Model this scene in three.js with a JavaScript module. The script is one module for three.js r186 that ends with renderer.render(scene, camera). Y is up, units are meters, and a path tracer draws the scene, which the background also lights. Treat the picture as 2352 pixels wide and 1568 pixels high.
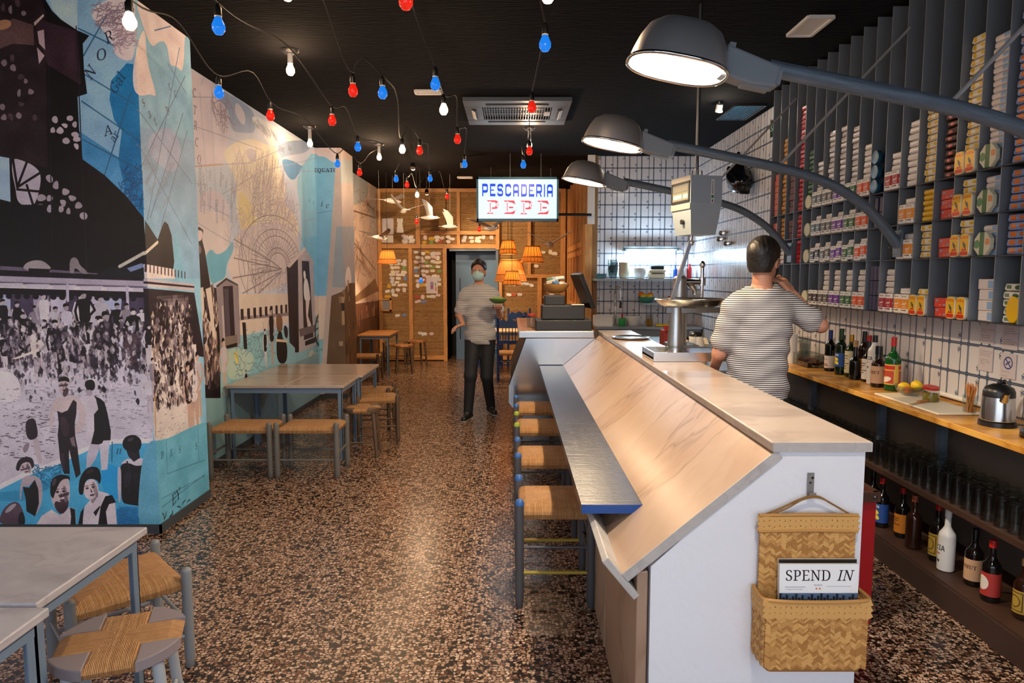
import * as THREE from 'three';
import { RoundedBoxGeometry } from 'three/addons/geometries/RoundedBoxGeometry.js';
import { mergeGeometries, toCreasedNormals, mergeVertices } from 'three/addons/utils/BufferGeometryUtils.js';
import { RectAreaLightUniformsLib } from 'three/addons/lights/RectAreaLightUniformsLib.js';

// ---------- camera, sky, exposure ----------
const renderer = new THREE.WebGLRenderer({ antialias: true });
renderer.toneMapping = THREE.LinearToneMapping;
renderer.toneMappingExposure = 0.83;
renderer.shadowMap.enabled = true;
RectAreaLightUniformsLib.init();
const scene = new THREE.Scene();
const camera = new THREE.PerspectiveCamera(53.13, 2352 / 1568, 0.05, 60);
camera.position.set(0, 1.65, 0);
camera.lookAt(0, 1.65 - 152 / 1568, -1);
scene.background = new THREE.Color().setRGB(2.75, 3.0, 3.5);   // overcast daylight of the street, enters through the shop front only

// ---------- small helpers ----------
const CEIL = 3.3, BACKZ = -13.2, PI = Math.PI;
let seedState = 7;
function rnd() { seedState = (seedState + 0x6d2b79f5) | 0; let t = Math.imul(seedState ^ (seedState >>> 15), 1 | seedState); t = (t + Math.imul(t ^ (t >>> 7), 61 | t)) ^ t; return ((t ^ (t >>> 14)) >>> 0) / 4294967296; }
const rr = (a, b) => a + (b - a) * rnd();
const used = new Map();
function numbered(n) { const k = used.get(n) || 0; used.set(n, k + 1); return k ? n + '_' + String(k).padStart(3, '0') : n; }
function add(o) { scene.add(o); return o; }
function shade(m) { m.castShadow = true; m.receiveShadow = true; return m; }
function part(name, geo, mat, parent) { const m = shade(new THREE.Mesh(Array.isArray(geo) ? merge(geo) : geo, mat)); m.name = name; parent.add(m); return m; }
function tag(o, label, category, group, kind) { if (label) o.userData.label = label; if (category) o.userData.category = category; if (group) o.userData.group = group; if (kind) o.userData.kind = kind; return o; }
function thing(name, label, category, pos = [0, 0, 0], turn = 0, group) { const g = new THREE.Group(); g.name = numbered(name); g.position.set(...pos); g.rotation.y = turn; scene.add(g); return tag(g, label, category, group); }
function solo(name, geo, mat, label, category, pos = [0, 0, 0], turn = 0, group) { const m = part(numbered(name), geo, mat, scene); m.position.set(...pos); m.rotation.y = turn; return tag(m, label, category, group); }
function struct(name, geo, mat) { const m = part(name, geo, mat, scene); m.userData.kind = 'structure'; return m; }
function copy(o, pos, turn, label, group) { const c = o.clone(); c.name = numbered(o.name.replace(/_\d{3}$/, '')); c.position.set(...pos); if (turn !== undefined) c.rotation.y = turn; c.userData = { ...o.userData }; if (label) c.userData.label = label; if (group) c.userData.group = group; scene.add(c); return c; }
function merge(list) { const flat = list.flat(Infinity).map((g) => (g.index ? g.toNonIndexed() : g)); for (const g of flat) { for (const k of Object.keys(g.attributes)) if (!['position', 'normal', 'uv'].includes(k)) g.deleteAttribute(k); if (!g.attributes.uv) g.setAttribute('uv', new THREE.Float32BufferAttribute(new Float32Array(g.attributes.position.count * 2), 2)); if (!g.attributes.normal) g.computeVertexNormals(); } return flat.length === 1 ? flat[0] : mergeGeometries(flat); }
const M4 = new THREE.Matrix4(), Q = new THREE.Quaternion(), EU = new THREE.Euler();
function put(g, x = 0, y = 0, z = 0, rx = 0, ry = 0, rz = 0) { g.applyMatrix4(new THREE.Matrix4().compose(new THREE.Vector3(x, y, z), new THREE.Quaternion().setFromEuler(new THREE.Euler(rx, ry, rz)), new THREE.Vector3(1, 1, 1))); return g; }
// box with uv in metres on every face
function box(w, h, d, x = 0, y = 0, z = 0, rx = 0, ry = 0, rz = 0) { return put(metric(new THREE.BoxGeometry(w, h, d)), x, y, z, rx, ry, rz); }
function rbox(w, h, d, r, x = 0, y = 0, z = 0, rx = 0, ry = 0, rz = 0) { return put(metric(new RoundedBoxGeometry(w, h, d, 2, r)), x, y, z, rx, ry, rz); }
function metric(g) { if (g.index) g = g.toNonIndexed(); const p = g.attributes.position, n = g.attributes.normal, uv = new Float32Array(p.count * 2); for (let i = 0; i < p.count; i += 3) { let nx = 0, ny = 0, nz = 0; for (let k = 0; k < 3; k++) { nx += Math.abs(n.getX(i + k)); ny += Math.abs(n.getY(i + k)); nz += Math.abs(n.getZ(i + k)); } for (let k = 0; k < 3; k++) { const j = i + k, X = p.getX(j), Y = p.getY(j), Z = p.getZ(j); const q = nx > ny && nx > nz ? [Z, Y] : ny > nz ? [X, Z] : [X, Y]; uv[j * 2] = q[0]; uv[j * 2 + 1] = q[1]; } } g.setAttribute('uv', new THREE.BufferAttribute(uv, 2)); return g; }
function cyl(r1, r2, h, x = 0, y = 0, z = 0, seg = 16, rx = 0, ry = 0, rz = 0, open = false) { return put(new THREE.CylinderGeometry(r1, r2, h, seg, 1, open), x, y, z, rx, ry, rz); }
function ball(r, x = 0, y = 0, z = 0, sx = 1, sy = 1, sz = 1, seg = 16) { const g = new THREE.SphereGeometry(r, seg, Math.max(8, seg * 0.7 | 0)); g.scale(sx, sy, sz); return put(g, x, y, z); }
function rod(a, b, r, r2 = r, seg = 10) { const A = new THREE.Vector3(...a), B = new THREE.Vector3(...b), d = B.clone().sub(A), g = new THREE.CylinderGeometry(r2, r, d.length(), seg); g.applyQuaternion(new THREE.Quaternion().setFromUnitVectors(new THREE.Vector3(0, 1, 0), d.normalize())); g.translate((A.x + B.x) / 2, (A.y + B.y) / 2, (A.z + B.z) / 2); return g; }
function beam(a, b, w, h) { const A = new THREE.Vector3(...a), B = new THREE.Vector3(...b), d = B.clone().sub(A), g = metric(new THREE.BoxGeometry(w, h, d.length())); const m = new THREE.Matrix4().lookAt(A, B, new THREE.Vector3(0, 1, 0.0001)); g.applyMatrix4(m); g.translate((A.x + B.x) / 2, (A.y + B.y) / 2, (A.z + B.z) / 2); return g; }
function tube(pts, r, seg = 24, rad = 8, closed = false) { return new THREE.TubeGeometry(new THREE.CatmullRomCurve3(pts.map((p) => new THREE.Vector3(...p)), closed), seg, r, rad, closed); }
function lathe(prof, seg = 24, x = 0, y = 0, z = 0) { return put(new THREE.LatheGeometry(prof.map((p) => new THREE.Vector2(...p)), seg), x, y, z); }
function extr(pts, depth, bevel = 0, holes = []) { const s = new THREE.Shape(pts.map((p) => new THREE.Vector2(...p))); for (const h of holes) s.holes.push(new THREE.Path(h.map((p) => new THREE.Vector2(...p)))); return new THREE.ExtrudeGeometry(s, { depth, bevelEnabled: bevel > 0, bevelSize: bevel, bevelThickness: bevel, bevelSegments: 2, curveSegments: 12 }); }
function circ(r, n = 24, cx = 0, cy = 0, a0 = 0, a1 = 2 * PI) { const o = []; for (let i = 0; i < n; i++) { const a = a0 + (a1 - a0) * i / n; o.push([cx + r * Math.cos(a), cy + r * Math.sin(a)]); } return o; }
function quad(a, b, c, d, uv = [[0, 0], [1, 0], [1, 1], [0, 1]]) { const g = new THREE.BufferGeometry(), P = [a, b, c, a, c, d], U = [uv[0], uv[1], uv[2], uv[0], uv[2], uv[3]]; g.setAttribute('position', new THREE.Float32BufferAttribute(P.flat(), 3)); g.setAttribute('uv', new THREE.Float32BufferAttribute(U.flat(), 2)); g.computeVertexNormals(); return g; }
const canvas = (w, h) => { const c = document.createElement('canvas'); c.width = w; c.height = h; return c; };
function ctex(c, rep = true) { const t = new THREE.CanvasTexture(c); t.colorSpace = THREE.SRGBColorSpace; t.magFilter = THREE.LinearFilter; if (rep) t.wrapS = t.wrapT = THREE.RepeatWrapping; return t; }
function dtex(data, w, h, srgb = true) { const t = new THREE.DataTexture(data, w, h, THREE.RGBAFormat); t.magFilter = THREE.LinearFilter; t.wrapS = t.wrapT = THREE.RepeatWrapping; if (srgb) t.colorSpace = THREE.SRGBColorSpace; t.needsUpdate = true; return t; }
function scaled(t, sx, sy) { const c = t.clone(); c.repeat.set(sx, sy); c.needsUpdate = true; return c; }
const std = (color, roughness = 0.6, metalness = 0, extra = {}) => new THREE.MeshStandardMaterial({ color, roughness, metalness, ...extra });
const phys = (o) => new THREE.MeshPhysicalMaterial(o);

// ---------- noise ----------
const NP = new Uint8Array(512); { const a = [...Array(256).keys()]; for (let i = 255; i > 0; i--) { const j = rnd() * (i + 1) | 0; [a[i], a[j]] = [a[j], a[i]]; } for (let i = 0; i < 512; i++) NP[i] = a[i & 255]; }
const sm = (t) => t * t * (3 - 2 * t);
function vn(x, y, px = 256, py = 256) { const xi = Math.floor(x), yi = Math.floor(y), fx = sm(x - xi), fy = sm(y - yi); const h = (i, j) => NP[(NP[((i % px) + px) % px & 255] + (((j % py) + py) % py)) & 255] / 255; return (h(xi, yi) * (1 - fx) + h(xi + 1, yi) * fx) * (1 - fy) + (h(xi, yi + 1) * (1 - fx) + h(xi + 1, yi + 1) * fx) * fy; }
function fbm(x, y, px, py, o = 4) { let s = 0, a = 0.5; for (let i = 0; i < o; i++) { s += a * vn(x, y, px, py); x *= 2; y *= 2; px *= 2; py *= 2; a *= 0.5; } return s / (1 - Math.pow(0.5, o)); }
function texel(w, h, f, srgb = true) { const d = new Uint8Array(w * h * 4); for (let y = 0; y < h; y++) for (let x = 0; x < w; x++) { const c = f(x, y), i = (y * w + x) * 4; if (typeof c === 'number') d[i] = d[i + 1] = d[i + 2] = c; else { d[i] = c[0]; d[i + 1] = c[1]; d[i + 2] = c[2]; } d[i + 3] = 255; } return dtex(d, w, h, srgb); }
const mix = (a, b, t) => [a[0] + (b[0] - a[0]) * t, a[1] + (b[1] - a[1]) * t, a[2] + (b[2] - a[2]) * t];
const clamp = (x, a = 0, b = 1) => Math.min(b, Math.max(a, x));

// ---------- surface textures ----------
function terrazzo() {   // rounded pale chips in a dark binder
  const N = 1024, C = 74, cs = N / C, px = [], col = [];
  for (let i = 0; i < C * C; i++) { const k = rnd(), v = rr(-14, 14); px.push([rr(0.12, 0.88), rr(0.12, 0.88), rr(0.7, 1.35)]); col.push(k < 0.4 ? [200 + v, 176 + v, 158 + v] : k < 0.6 ? [168 + v, 142 + v, 122 + v] : k < 0.7 ? [226 + v * 0.6, 206 + v * 0.6, 190 + v * 0.6] : k < 0.85 ? [120 + v, 88 + v, 70 + v] : [34 + v * 0.6, 25 + v * 0.6, 21 + v * 0.6]); }
  return texel(N, N, (x, y) => {
    x += (vn(x / 6, y / 6) - 0.5) * 7; y += (vn(x / 6 + 40, y / 6 + 70) - 0.5) * 7;
    const gx = Math.floor(x / cs), gy = Math.floor(y / cs); let b = 9e9, s = 9e9, bi = 0;
    for (let j = -1; j < 2; j++) for (let i = -1; i < 2; i++) { const ix = gx + i, iy = gy + j, k = ((iy + C) % C) * C + ((ix + C) % C), p = px[k]; const d = Math.hypot((ix + p[0]) * cs - x, (iy + p[1]) * cs - y) * p[2]; if (d < b) { s = b; b = d; bi = k; } else if (d < s) s = d; }
    const n = (vn(x / 4, y / 4) - 0.5) * 16, c = col[bi], m = clamp((s - b - 1.2) / 2.2) * clamp((10.5 - b) / 2.2);
    return mix([30, 22, 18], [c[0] + n, c[1] + n, c[2] + n], m).map((q) => clamp(q, 0, 255));
  });
}
const T = {};
T.floor = terrazzo();
T.marble = texel(1024, 1024, (x, y) => {   // v runs along the streaks: broad soft bands, a few fine brown veins
  const w = fbm(x / 170, y / 256, 6, 4) * 3, a = fbm(x / 256 + w * 0.7, y / 512 + w * 0.4, 4, 2, 5), c = fbm(x / 100, y / 128, 10, 8, 4), vein = Math.pow(1 - Math.abs(2 * fbm(x / 205 + w * 0.5, y / 512 + w * 0.2, 5, 2, 4) - 1), 22);
  const warm = mix([232, 218, 206], [206, 178, 156], clamp((a - 0.36) * 2.2) * 0.75 + (c - 0.5) * 0.3); return mix(warm, [140, 116, 98], vein * 0.4).map((q) => clamp(q, 0, 255));
});
T.marble2 = texel(1024, 512, (x, y) => {   // pale slab with cloudy greys
  const w = fbm(x / 128, y / 128, 8, 4) * 3, a = fbm(x / 170 + w, y / 60 + w * 0.6, 6, 8, 5), vein = Math.pow(1 - Math.abs(2 * fbm(x / 256 + w * 0.5, y / 100 + w, 4, 5, 4) - 1), 12);
  return mix(mix([226, 222, 220], [196, 190, 190], clamp((a - 0.35) * 2)), [160, 150, 148], vein * 0.2).map((q) => clamp(q, 0, 255));
});
T.yellow = texel(1024, 256, (x, y) => { const a = fbm(x / 64, y / 32, 16, 8, 5), b = fbm(x / 200, y / 64, 5, 4, 4); return mix(mix([220, 156, 62], [240, 188, 96], a), [166, 102, 30], Math.pow(1 - Math.abs(2 * b - 1), 6) * 0.7); });
T.reed = texel(1024, 1024, (x, y) => {   // thin split reeds lying across, wire-bound
  const row = Math.floor(y / 5.12), h = NP[row & 255] / 255, o = NP[(row * 7 + 3) & 255], n = vn(x / 46 + o, row * 3.7, 256, 256), e = (y / 5.12) % 1, dk = clamp(1 - Math.abs(e - 0.5) * 1.1);
  const c = mix([150, 108, 64], [226, 186, 126], clamp(h * 0.6 + n * 0.55 - 0.05)); const g = vn(x / 20 + o * 2, row * 1.3) > 0.87 ? 0.55 : 1; return c.map((q) => q * (0.62 + 0.38 * dk) * g);
});
T.reedB = texel(1024, 1024, (x, y) => { const e = (y / 5.12) % 1; return 255 * Math.sin(PI * e); }, false);
T.pine = texel(256, 1024, (x, y) => { const w = fbm(x / 32, y / 256, 8, 4) * 3, g = 0.5 + 0.5 * Math.sin((x / 256 * 2 * PI) * 7 + w * 6), k = fbm(x / 12, y / 256, 21, 4, 3); const d = Math.hypot((x - 90) / 1, (y - 380) / 1.6), kn = clamp(1 - d / 13); return mix(mix([222, 168, 104], [190, 130, 70], g * 0.55 + k * 0.35), [96, 56, 28], kn); });
T.rush = texel(512, 512, (x, y) => { const st = Math.floor(x / 10.24), h = NP[st & 255] / 255, e = (x / 10.24) % 1, n = fbm(x / 3, y / 60, 170, 8, 3), m = fbm(x / 60, y / 40, 8, 13, 3); const c = mix([164, 108, 58], [228, 178, 122], clamp(h * 0.4 + n * 0.6 + m * 0.3 - 0.14)); return c.map((q) => q * (0.78 + 0.22 * Math.sin(PI * e))); });

T.rushB = texel(256, 256, (x, y) => 255 * Math.sin(PI * ((x / 5.12) % 1)), false);
T.steel = texel(256, 256, (x, y) => 120 + 90 * vn(x / 2, y / 90, 128, 3) + 25 * vn(x / 30, y / 30, 9, 9), false);
T.plaster = texel(512, 512, (x, y) => 255 * fbm(x / 16, y / 16, 32, 32, 4), false);
T.cloth = texel(256, 256, (x, y) => 127 + 60 * Math.sin((x + y) / 256 * 2 * PI * 40) + 60 * (vn(x / 3, y / 3, 85, 85) - 0.5), false);
T.felt = texel(512, 512, (x, y) => 255 * fbm(x / 40, y / 6, 13, 85, 4), false);
T.bluewood = texel(512, 1024, (x, y) => {   // worn dark blue paint, saw marks across, scuffs
  const cr = vn(x / 200, y / 3.2, 3, 320), n = fbm(x / 30, y / 60, 17, 17, 4), sc = vn(x / 5, y / 5, 102, 205) > 0.93 && vn(x / 40, y / 60) > 0.6 ? 1 : 0, ln = vn(x / 90, y / 2.2, 6, 465) > 0.9 ? 0.5 : 0;
  return mix(mix([16, 24, 50], [28, 40, 72], n * 0.6 + cr * 0.5), [150, 140, 128], clamp(sc * 0.8 + ln * 0.45));
});
T.boardB = texel(256, 1024, (x, y) => 255 * clamp(0.55 * vn(x / 120, y / 2.6, 2, 393) + 0.35 * vn(x / 7, y / 5, 36, 204) + (vn(x / 30, y / 1.8, 8, 568) > 0.86 ? 0.3 : 0)), false);
T.galv = texel(256, 256, (x, y) => { const a = fbm(x / 32, y / 32, 8, 8, 4); return 165 + 60 * a; }, true);
T.stripe = texel(8, 64, (x, y) => (y % 32 < 14 ? [52, 52, 58] : [214, 208, 204]));
T.wicker = texel(256, 256, (x, y) => { const c = Math.floor(x / 16), r = Math.floor(y / 8), o = (c + r) & 1, ex = (x / 16) % 1, ey = (y / 8) % 1; const d = o ? Math.sin(PI * ey) : 0.55 + 0.3 * Math.sin(PI * ex); return mix([96, 58, 24], [214, 156, 84], clamp(d * (0.75 + 0.35 * vn(x / 9, y / 5, 28, 51)))); });

// ---------- materials ----------
const M = {
  floor: std(0xe6d6ca, 0.26, 0, { map: scaled(T.floor, 1 / 1.35, 1 / 1.35) }),
  ceiling: phys({ color: 0x0d0c0f, roughness: 1, specularIntensity: 0.25, bumpMap: scaled(T.felt, 1, 1), bumpScale: 0.004 }),
  blackwall: std(0x141318, 0.8),
  plaster: std(0xe6e6ea, 0.7, 0, { bumpMap: scaled(T.plaster, 1.6, 1.6), bumpScale: 0.0015 }),
  marble: std(0xc2b0a0, 0.24, 0, { map: T.marble }),
  slab: std(0xc4c4cc, 0.22, 0, { map: scaled(T.marble2, 0.8, 1.2) }),
  topslab: std(0xccbcae, 0.2, 0, { map: scaled(T.marble2, 0.5, 1.0) }),
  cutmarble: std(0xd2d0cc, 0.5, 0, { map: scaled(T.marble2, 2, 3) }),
  yellow: std(0xffffff, 0.3, 0, { map: scaled(T.yellow, 0.9, 2.2) }),
  reed: std(0xffffff, 0.75, 0, { map: scaled(T.reed, 0.9, 0.9), bumpMap: scaled(T.reedB, 0.9, 0.9), bumpScale: 0.003 }),
  pine: std(0xffffff, 0.55, 0, { map: scaled(T.pine, 3.2, 0.8) }),
  pineh: std(0xffffff, 0.55, 0, { map: (() => { const t = scaled(T.pine, 3.2, 0.8); t.rotation = PI / 2; return t; })() }),
  rush: std(0xffffff, 0.6, 0, { map: scaled(T.rush, 5, 5), bumpMap: scaled(T.rushB, 4, 4), bumpScale: 0.004 }),
  greypaint: std(0x6a7078, 0.45), greywood: std(0x7d8288, 0.45), darkwood: std(0x4a4a4e, 0.45), brownwood: std(0x5a4636, 0.5), seatwood: std(0x8f888a, 0.45),
  bluesteel: std(0x64788e, 0.42), steelframe: std(0x5d656c, 0.45),
  steel: std(0xc8c8c6, 0.24, 1), brushed: std(0xb2b5b6, 0.3, 1, { bumpMap: scaled(T.steel, 2, 2), bumpScale: 0.0006 }), chrome: std(0xdedede, 0.1, 1), darksteel: std(0x77797c, 0.35, 1),
  galv: std(0x8698aa, 0.45, 0.25, { map: scaled(T.galv, 3, 3) }), rack: std(0x90969c, 0.42, 0.45), rackedge: std(0x3c4046, 0.5, 0.5),
  aluhead: std(0xd2d2d4, 0.4, 0.85), whiteenamel: std(0xf2efe8, 0.3, 0, { side: THREE.DoubleSide }), greyplastic: std(0x7c848c, 0.5),
  black: std(0x0c0c0e, 0.45), blackgloss: std(0x08080a, 0.2), blackplastic: std(0x151517, 0.35), cable: std(0x08080a, 0.7), white: std(0xe8e6e2, 0.5), offwhite: std(0xd8d2c6, 0.55), paper: std(0xe4e0d8, 0.8), cream: std(0xd8cdb0, 0.6),
  darkwoodshelf: std(0x3a2418, 0.55), plinth: std(0x35241c, 0.6), red: std(0xa01018, 0.4), redframe: std(0x3a2a24, 0.5),
  bluewood: std(0x8a94c0, 0.3, 0, { map: scaled(T.bluewood, 1 / 0.5, 1 / 1.3), bumpMap: scaled(T.boardB, 2, 1 / 1.1), bumpScale: 0.0007 }), bluepaint: std(0x0f4690, 0.4), bluedoor: std(0x5f83a8, 0.5), bluechair: std(0x17407e, 0.4),
  glass: phys({ color: 0xffffff, transmission: 1, roughness: 0.03, thickness: 0, ior: 1.45 }),
  drinkglass: phys({ color: 0xdfe4e4, transmission: 1, roughness: 0.04, thickness: 0, ior: 1.5 }),
  skin: std(0xb98268, 0.5), hair: std(0x140f0d, 0.5), trousers: std(0x16171c, 0.7), shirt: std(0xffffff, 0.8, 0, { map: scaled(T.stripe, 1, 1 / 0.023) }), shoe: std(0x1a1b1e, 0.5), mask: std(0xa9c6c4, 0.7), maskblack: std(0x1b1a1c, 0.7),
  lemon: std(0xe8c01c, 0.45), lime: std(0x8fae2a, 0.45), orange: std(0xd86e14, 0.45), greenbowl: std(0x3f8f7c, 0.3),
};

// ---------- the printed mural (map, beach photograph) drawn in metres along the wall ----------
function muralCanvas(len, ppm) {
  const H = CEIL, c = canvas(Math.round(len * ppm), Math.round(H * ppm)), g = c.getContext('2d');
  g.setTransform(ppm, 0, 0, -ppm, 0, H * ppm); g.lineCap = g.lineJoin = 'round';
  const k = { c, g,
    P(pts, f) { g.fillStyle = f; g.beginPath(); pts.forEach((p, i) => (i ? g.lineTo(...p) : g.moveTo(...p))); g.closePath(); g.fill(); return k; },
    S(pts, f) { g.fillStyle = f; g.beginPath(); const n = pts.length; const m = (a, b) => [(a[0] + b[0]) / 2, (a[1] + b[1]) / 2]; g.moveTo(...m(pts[n - 1], pts[0])); for (let i = 0; i < n; i++) g.quadraticCurveTo(...pts[i], ...m(pts[i], pts[(i + 1) % n])); g.fill(); return k; },
    L(pts, f, w) { g.strokeStyle = f; g.lineWidth = w; g.beginPath(); pts.forEach((p, i) => (i ? g.lineTo(...p) : g.moveTo(...p))); g.stroke(); return k; },
    E(x, y, rx, ry, f, a = 0) { g.fillStyle = f; g.beginPath(); g.ellipse(x, y, rx, ry, a, 0, 2 * PI); g.fill(); return k; },
    R(x0, y0, x1, y1, f) { g.fillStyle = f; g.fillRect(Math.min(x0, x1), Math.min(y0, y1), Math.abs(x1 - x0), Math.abs(y1 - y0)); return k; },
    T(t, x, y, s, f = '#39384a', a = 0, font = 'italic 100px serif') { g.save(); g.translate(x, y); g.rotate(a); g.scale(s / 100, -s / 100); g.fillStyle = f; g.font = font; g.textAlign = 'center'; g.fillText(t, 0, 35); g.restore(); return k; },
    // fine scribble of map lettering and contour lines inside a box
    scrib(x0, y0, x1, y1, n, f, w, ang = 0, len2 = 0.08) { for (let i = 0; i < n; i++) { let x = rr(x0, x1), y = rr(y0, y1), a = ang + rr(-0.5, 0.5); const pts = [[x, y]]; for (let j = 0; j < 5; j++) { a += rr(-0.7, 0.7); x += Math.cos(a) * len2 / 5; y += Math.sin(a) * len2 / 5; pts.push([x, y]); } k.L(pts, f, w); } return k; },
    words(x0, y0, x1, y1, n, s, f, ang) { const al = 'aeinorstlumdchgk'; for (let i = 0; i < n; i++) { let t = ''; const m = 3 + rnd() * 6 | 0; for (let j = 0; j < m; j++) t += al[rnd() * al.length | 0]; k.T(t, rr(x0, x1), rr(y0, y1), s * rr(0.7, 1.2), f, ang + rr(-0.08, 0.08)); } return k; },
    // a small standing bather of the beach photograph
    fig(x, y, h, dark, o = {}) {
      const sk = o.skin || ['#b5aab4', '#c9c0c6', '#a3979f'][rnd() * 3 | 0], su = o.suit || (dark ? ['#1a151d', '#241b26', '#30252f'][rnd() * 3 | 0] : ['#cbc6cf', '#b9b4c0', '#8d8592'][rnd() * 3 | 0]), w = h * 0.13, f = o.flip ? -1 : 1, st = rr(0.02, 0.06) * h;
      k.P([[x - w * 0.55, y + h * 0.5], [x - w * 0.2 - st, y], [x + w * 0.12 - st, y], [x + w * 0.05, y + h * 0.45]], sk); k.P([[x + w * 0.55, y + h * 0.5], [x + w * 0.3 + st, y], [x + st - w * 0.1, y], [x - w * 0.05, y + h * 0.45]], o.legdark ? su : sk);
      k.S([[x - w, y + h * 0.83], [x - w * 0.75, y + h * 0.6], [x - w * 0.85, y + h * 0.4], [x + w * 0.85, y + h * 0.4], [x + w * 0.75, y + h * 0.62], [x + w, y + h * 0.83], [x, y + h * 0.86]], su);
      k.L([[x - w * 0.9 * f, y + h * 0.8], [x - w * 1.35 * f, y + h * 0.62], [x - w * 1.1 * f, y + h * 0.45]], o.sleeve ? su : sk, h * 0.045); k.L([[x + w * 0.9 * f, y + h * 0.8], [x + w * 1.5 * f, y + h * 0.64], [x + w * 0.6 * f, y + h * 0.52]], o.sleeve ? su : sk, h * 0.045);
      k.E(x, y + h * 0.92, h * 0.052, h * 0.068, sk); k.S([[x - h * 0.058, y + h * 0.91], [x - h * 0.06, y + h * 0.99], [x, y + h * 1.01], [x + h * 0.06, y + h * 0.98], [x + h * 0.055, y + h * 0.94], [x, y + h * 0.955]], '#1c161d');
      return k; },
    blotch(x0, y0, x1, y1, n, s = 0.03, cols = ['#1d1720', '#2c2430', '#6d6472', '#b3a9b4', '#cfc8d0', '#423846']) { for (let i = 0; i < n; i++) { const x = rr(x0, x1), y = rr(y0, y1), r = s * rr(0.15, 1); g.globalAlpha = rr(0.45, 0.95); k.P([0, 1, 2, 3, 4, 5].map((j) => [x + Math.cos(j * 1.05) * r * rr(0.2, 1), y + Math.sin(j * 1.05) * r * rr(0.4, 1.7)]), cols[rnd() * cols.length | 0]); } g.globalAlpha = 1; return k; },
    face(x, y, w, h, tilt = 0) { g.save(); g.translate(x, y); g.rotate(tilt); g.fillStyle = 'rgba(60,44,54,0.85)'; for (const s of [-1, 1]) { g.beginPath(); g.ellipse(s * w * 0.24, h * 0.1, w * 0.13, h * 0.055, 0, 0, 7); g.fill(); g.fillRect(s * w * 0.24 - w * 0.15, h * 0.2, w * 0.3, h * 0.035); } g.beginPath(); g.moveTo(0, h * 0.1); g.lineTo(w * 0.09, -h * 0.14); g.lineTo(-w * 0.05, -h * 0.15); g.fill(); g.beginPath(); g.ellipse(0, -h * 0.28, w * 0.2, h * 0.05, 0, 0, 7); g.fill(); g.fillStyle = 'rgba(60,44,54,0.35)'; g.beginPath(); g.ellipse(w * 0.34, -h * 0.05, w * 0.16, h * 0.4, 0, 0, 7); g.fill(); g.restore(); return k; },
    sand(x0, y0, x1, y1, n, f = '#8f8794') { for (let i = 0; i < n; i++) { const x = rr(x0, x1), y = rr(y0, y1); k.L([[x, y], [x + rr(0.005, 0.03), y + rr(-0.006, 0.006)]], f, rr(0.002, 0.006)); } return k; },
    grain(a) { const w = c.width, h = c.height, im = g.getImageData(0, 0, w, h), d = im.data; for (let i = 0; i < d.length; i += 4) { const x = (i / 4) % w, y = (i / 4 / w) | 0, n = (vn(x / 2.3, y / 2.3) - 0.5) * a + (vn(x / 45, y / 45) - 0.5) * a * 0.8; for (let q = 0; q < 3; q++) d[i + q] = clamp((d[i + q] - 118) * 1.3 + 126 + n, 0, 255); } g.putImageData(im, 0, 0); return k; },
  };
  return k;
}
const LEN_AB = 1.14 + 0.72, LEN_C = 4.110 + 0.34 + 0.66, LEN_F = 3.46;

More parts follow.
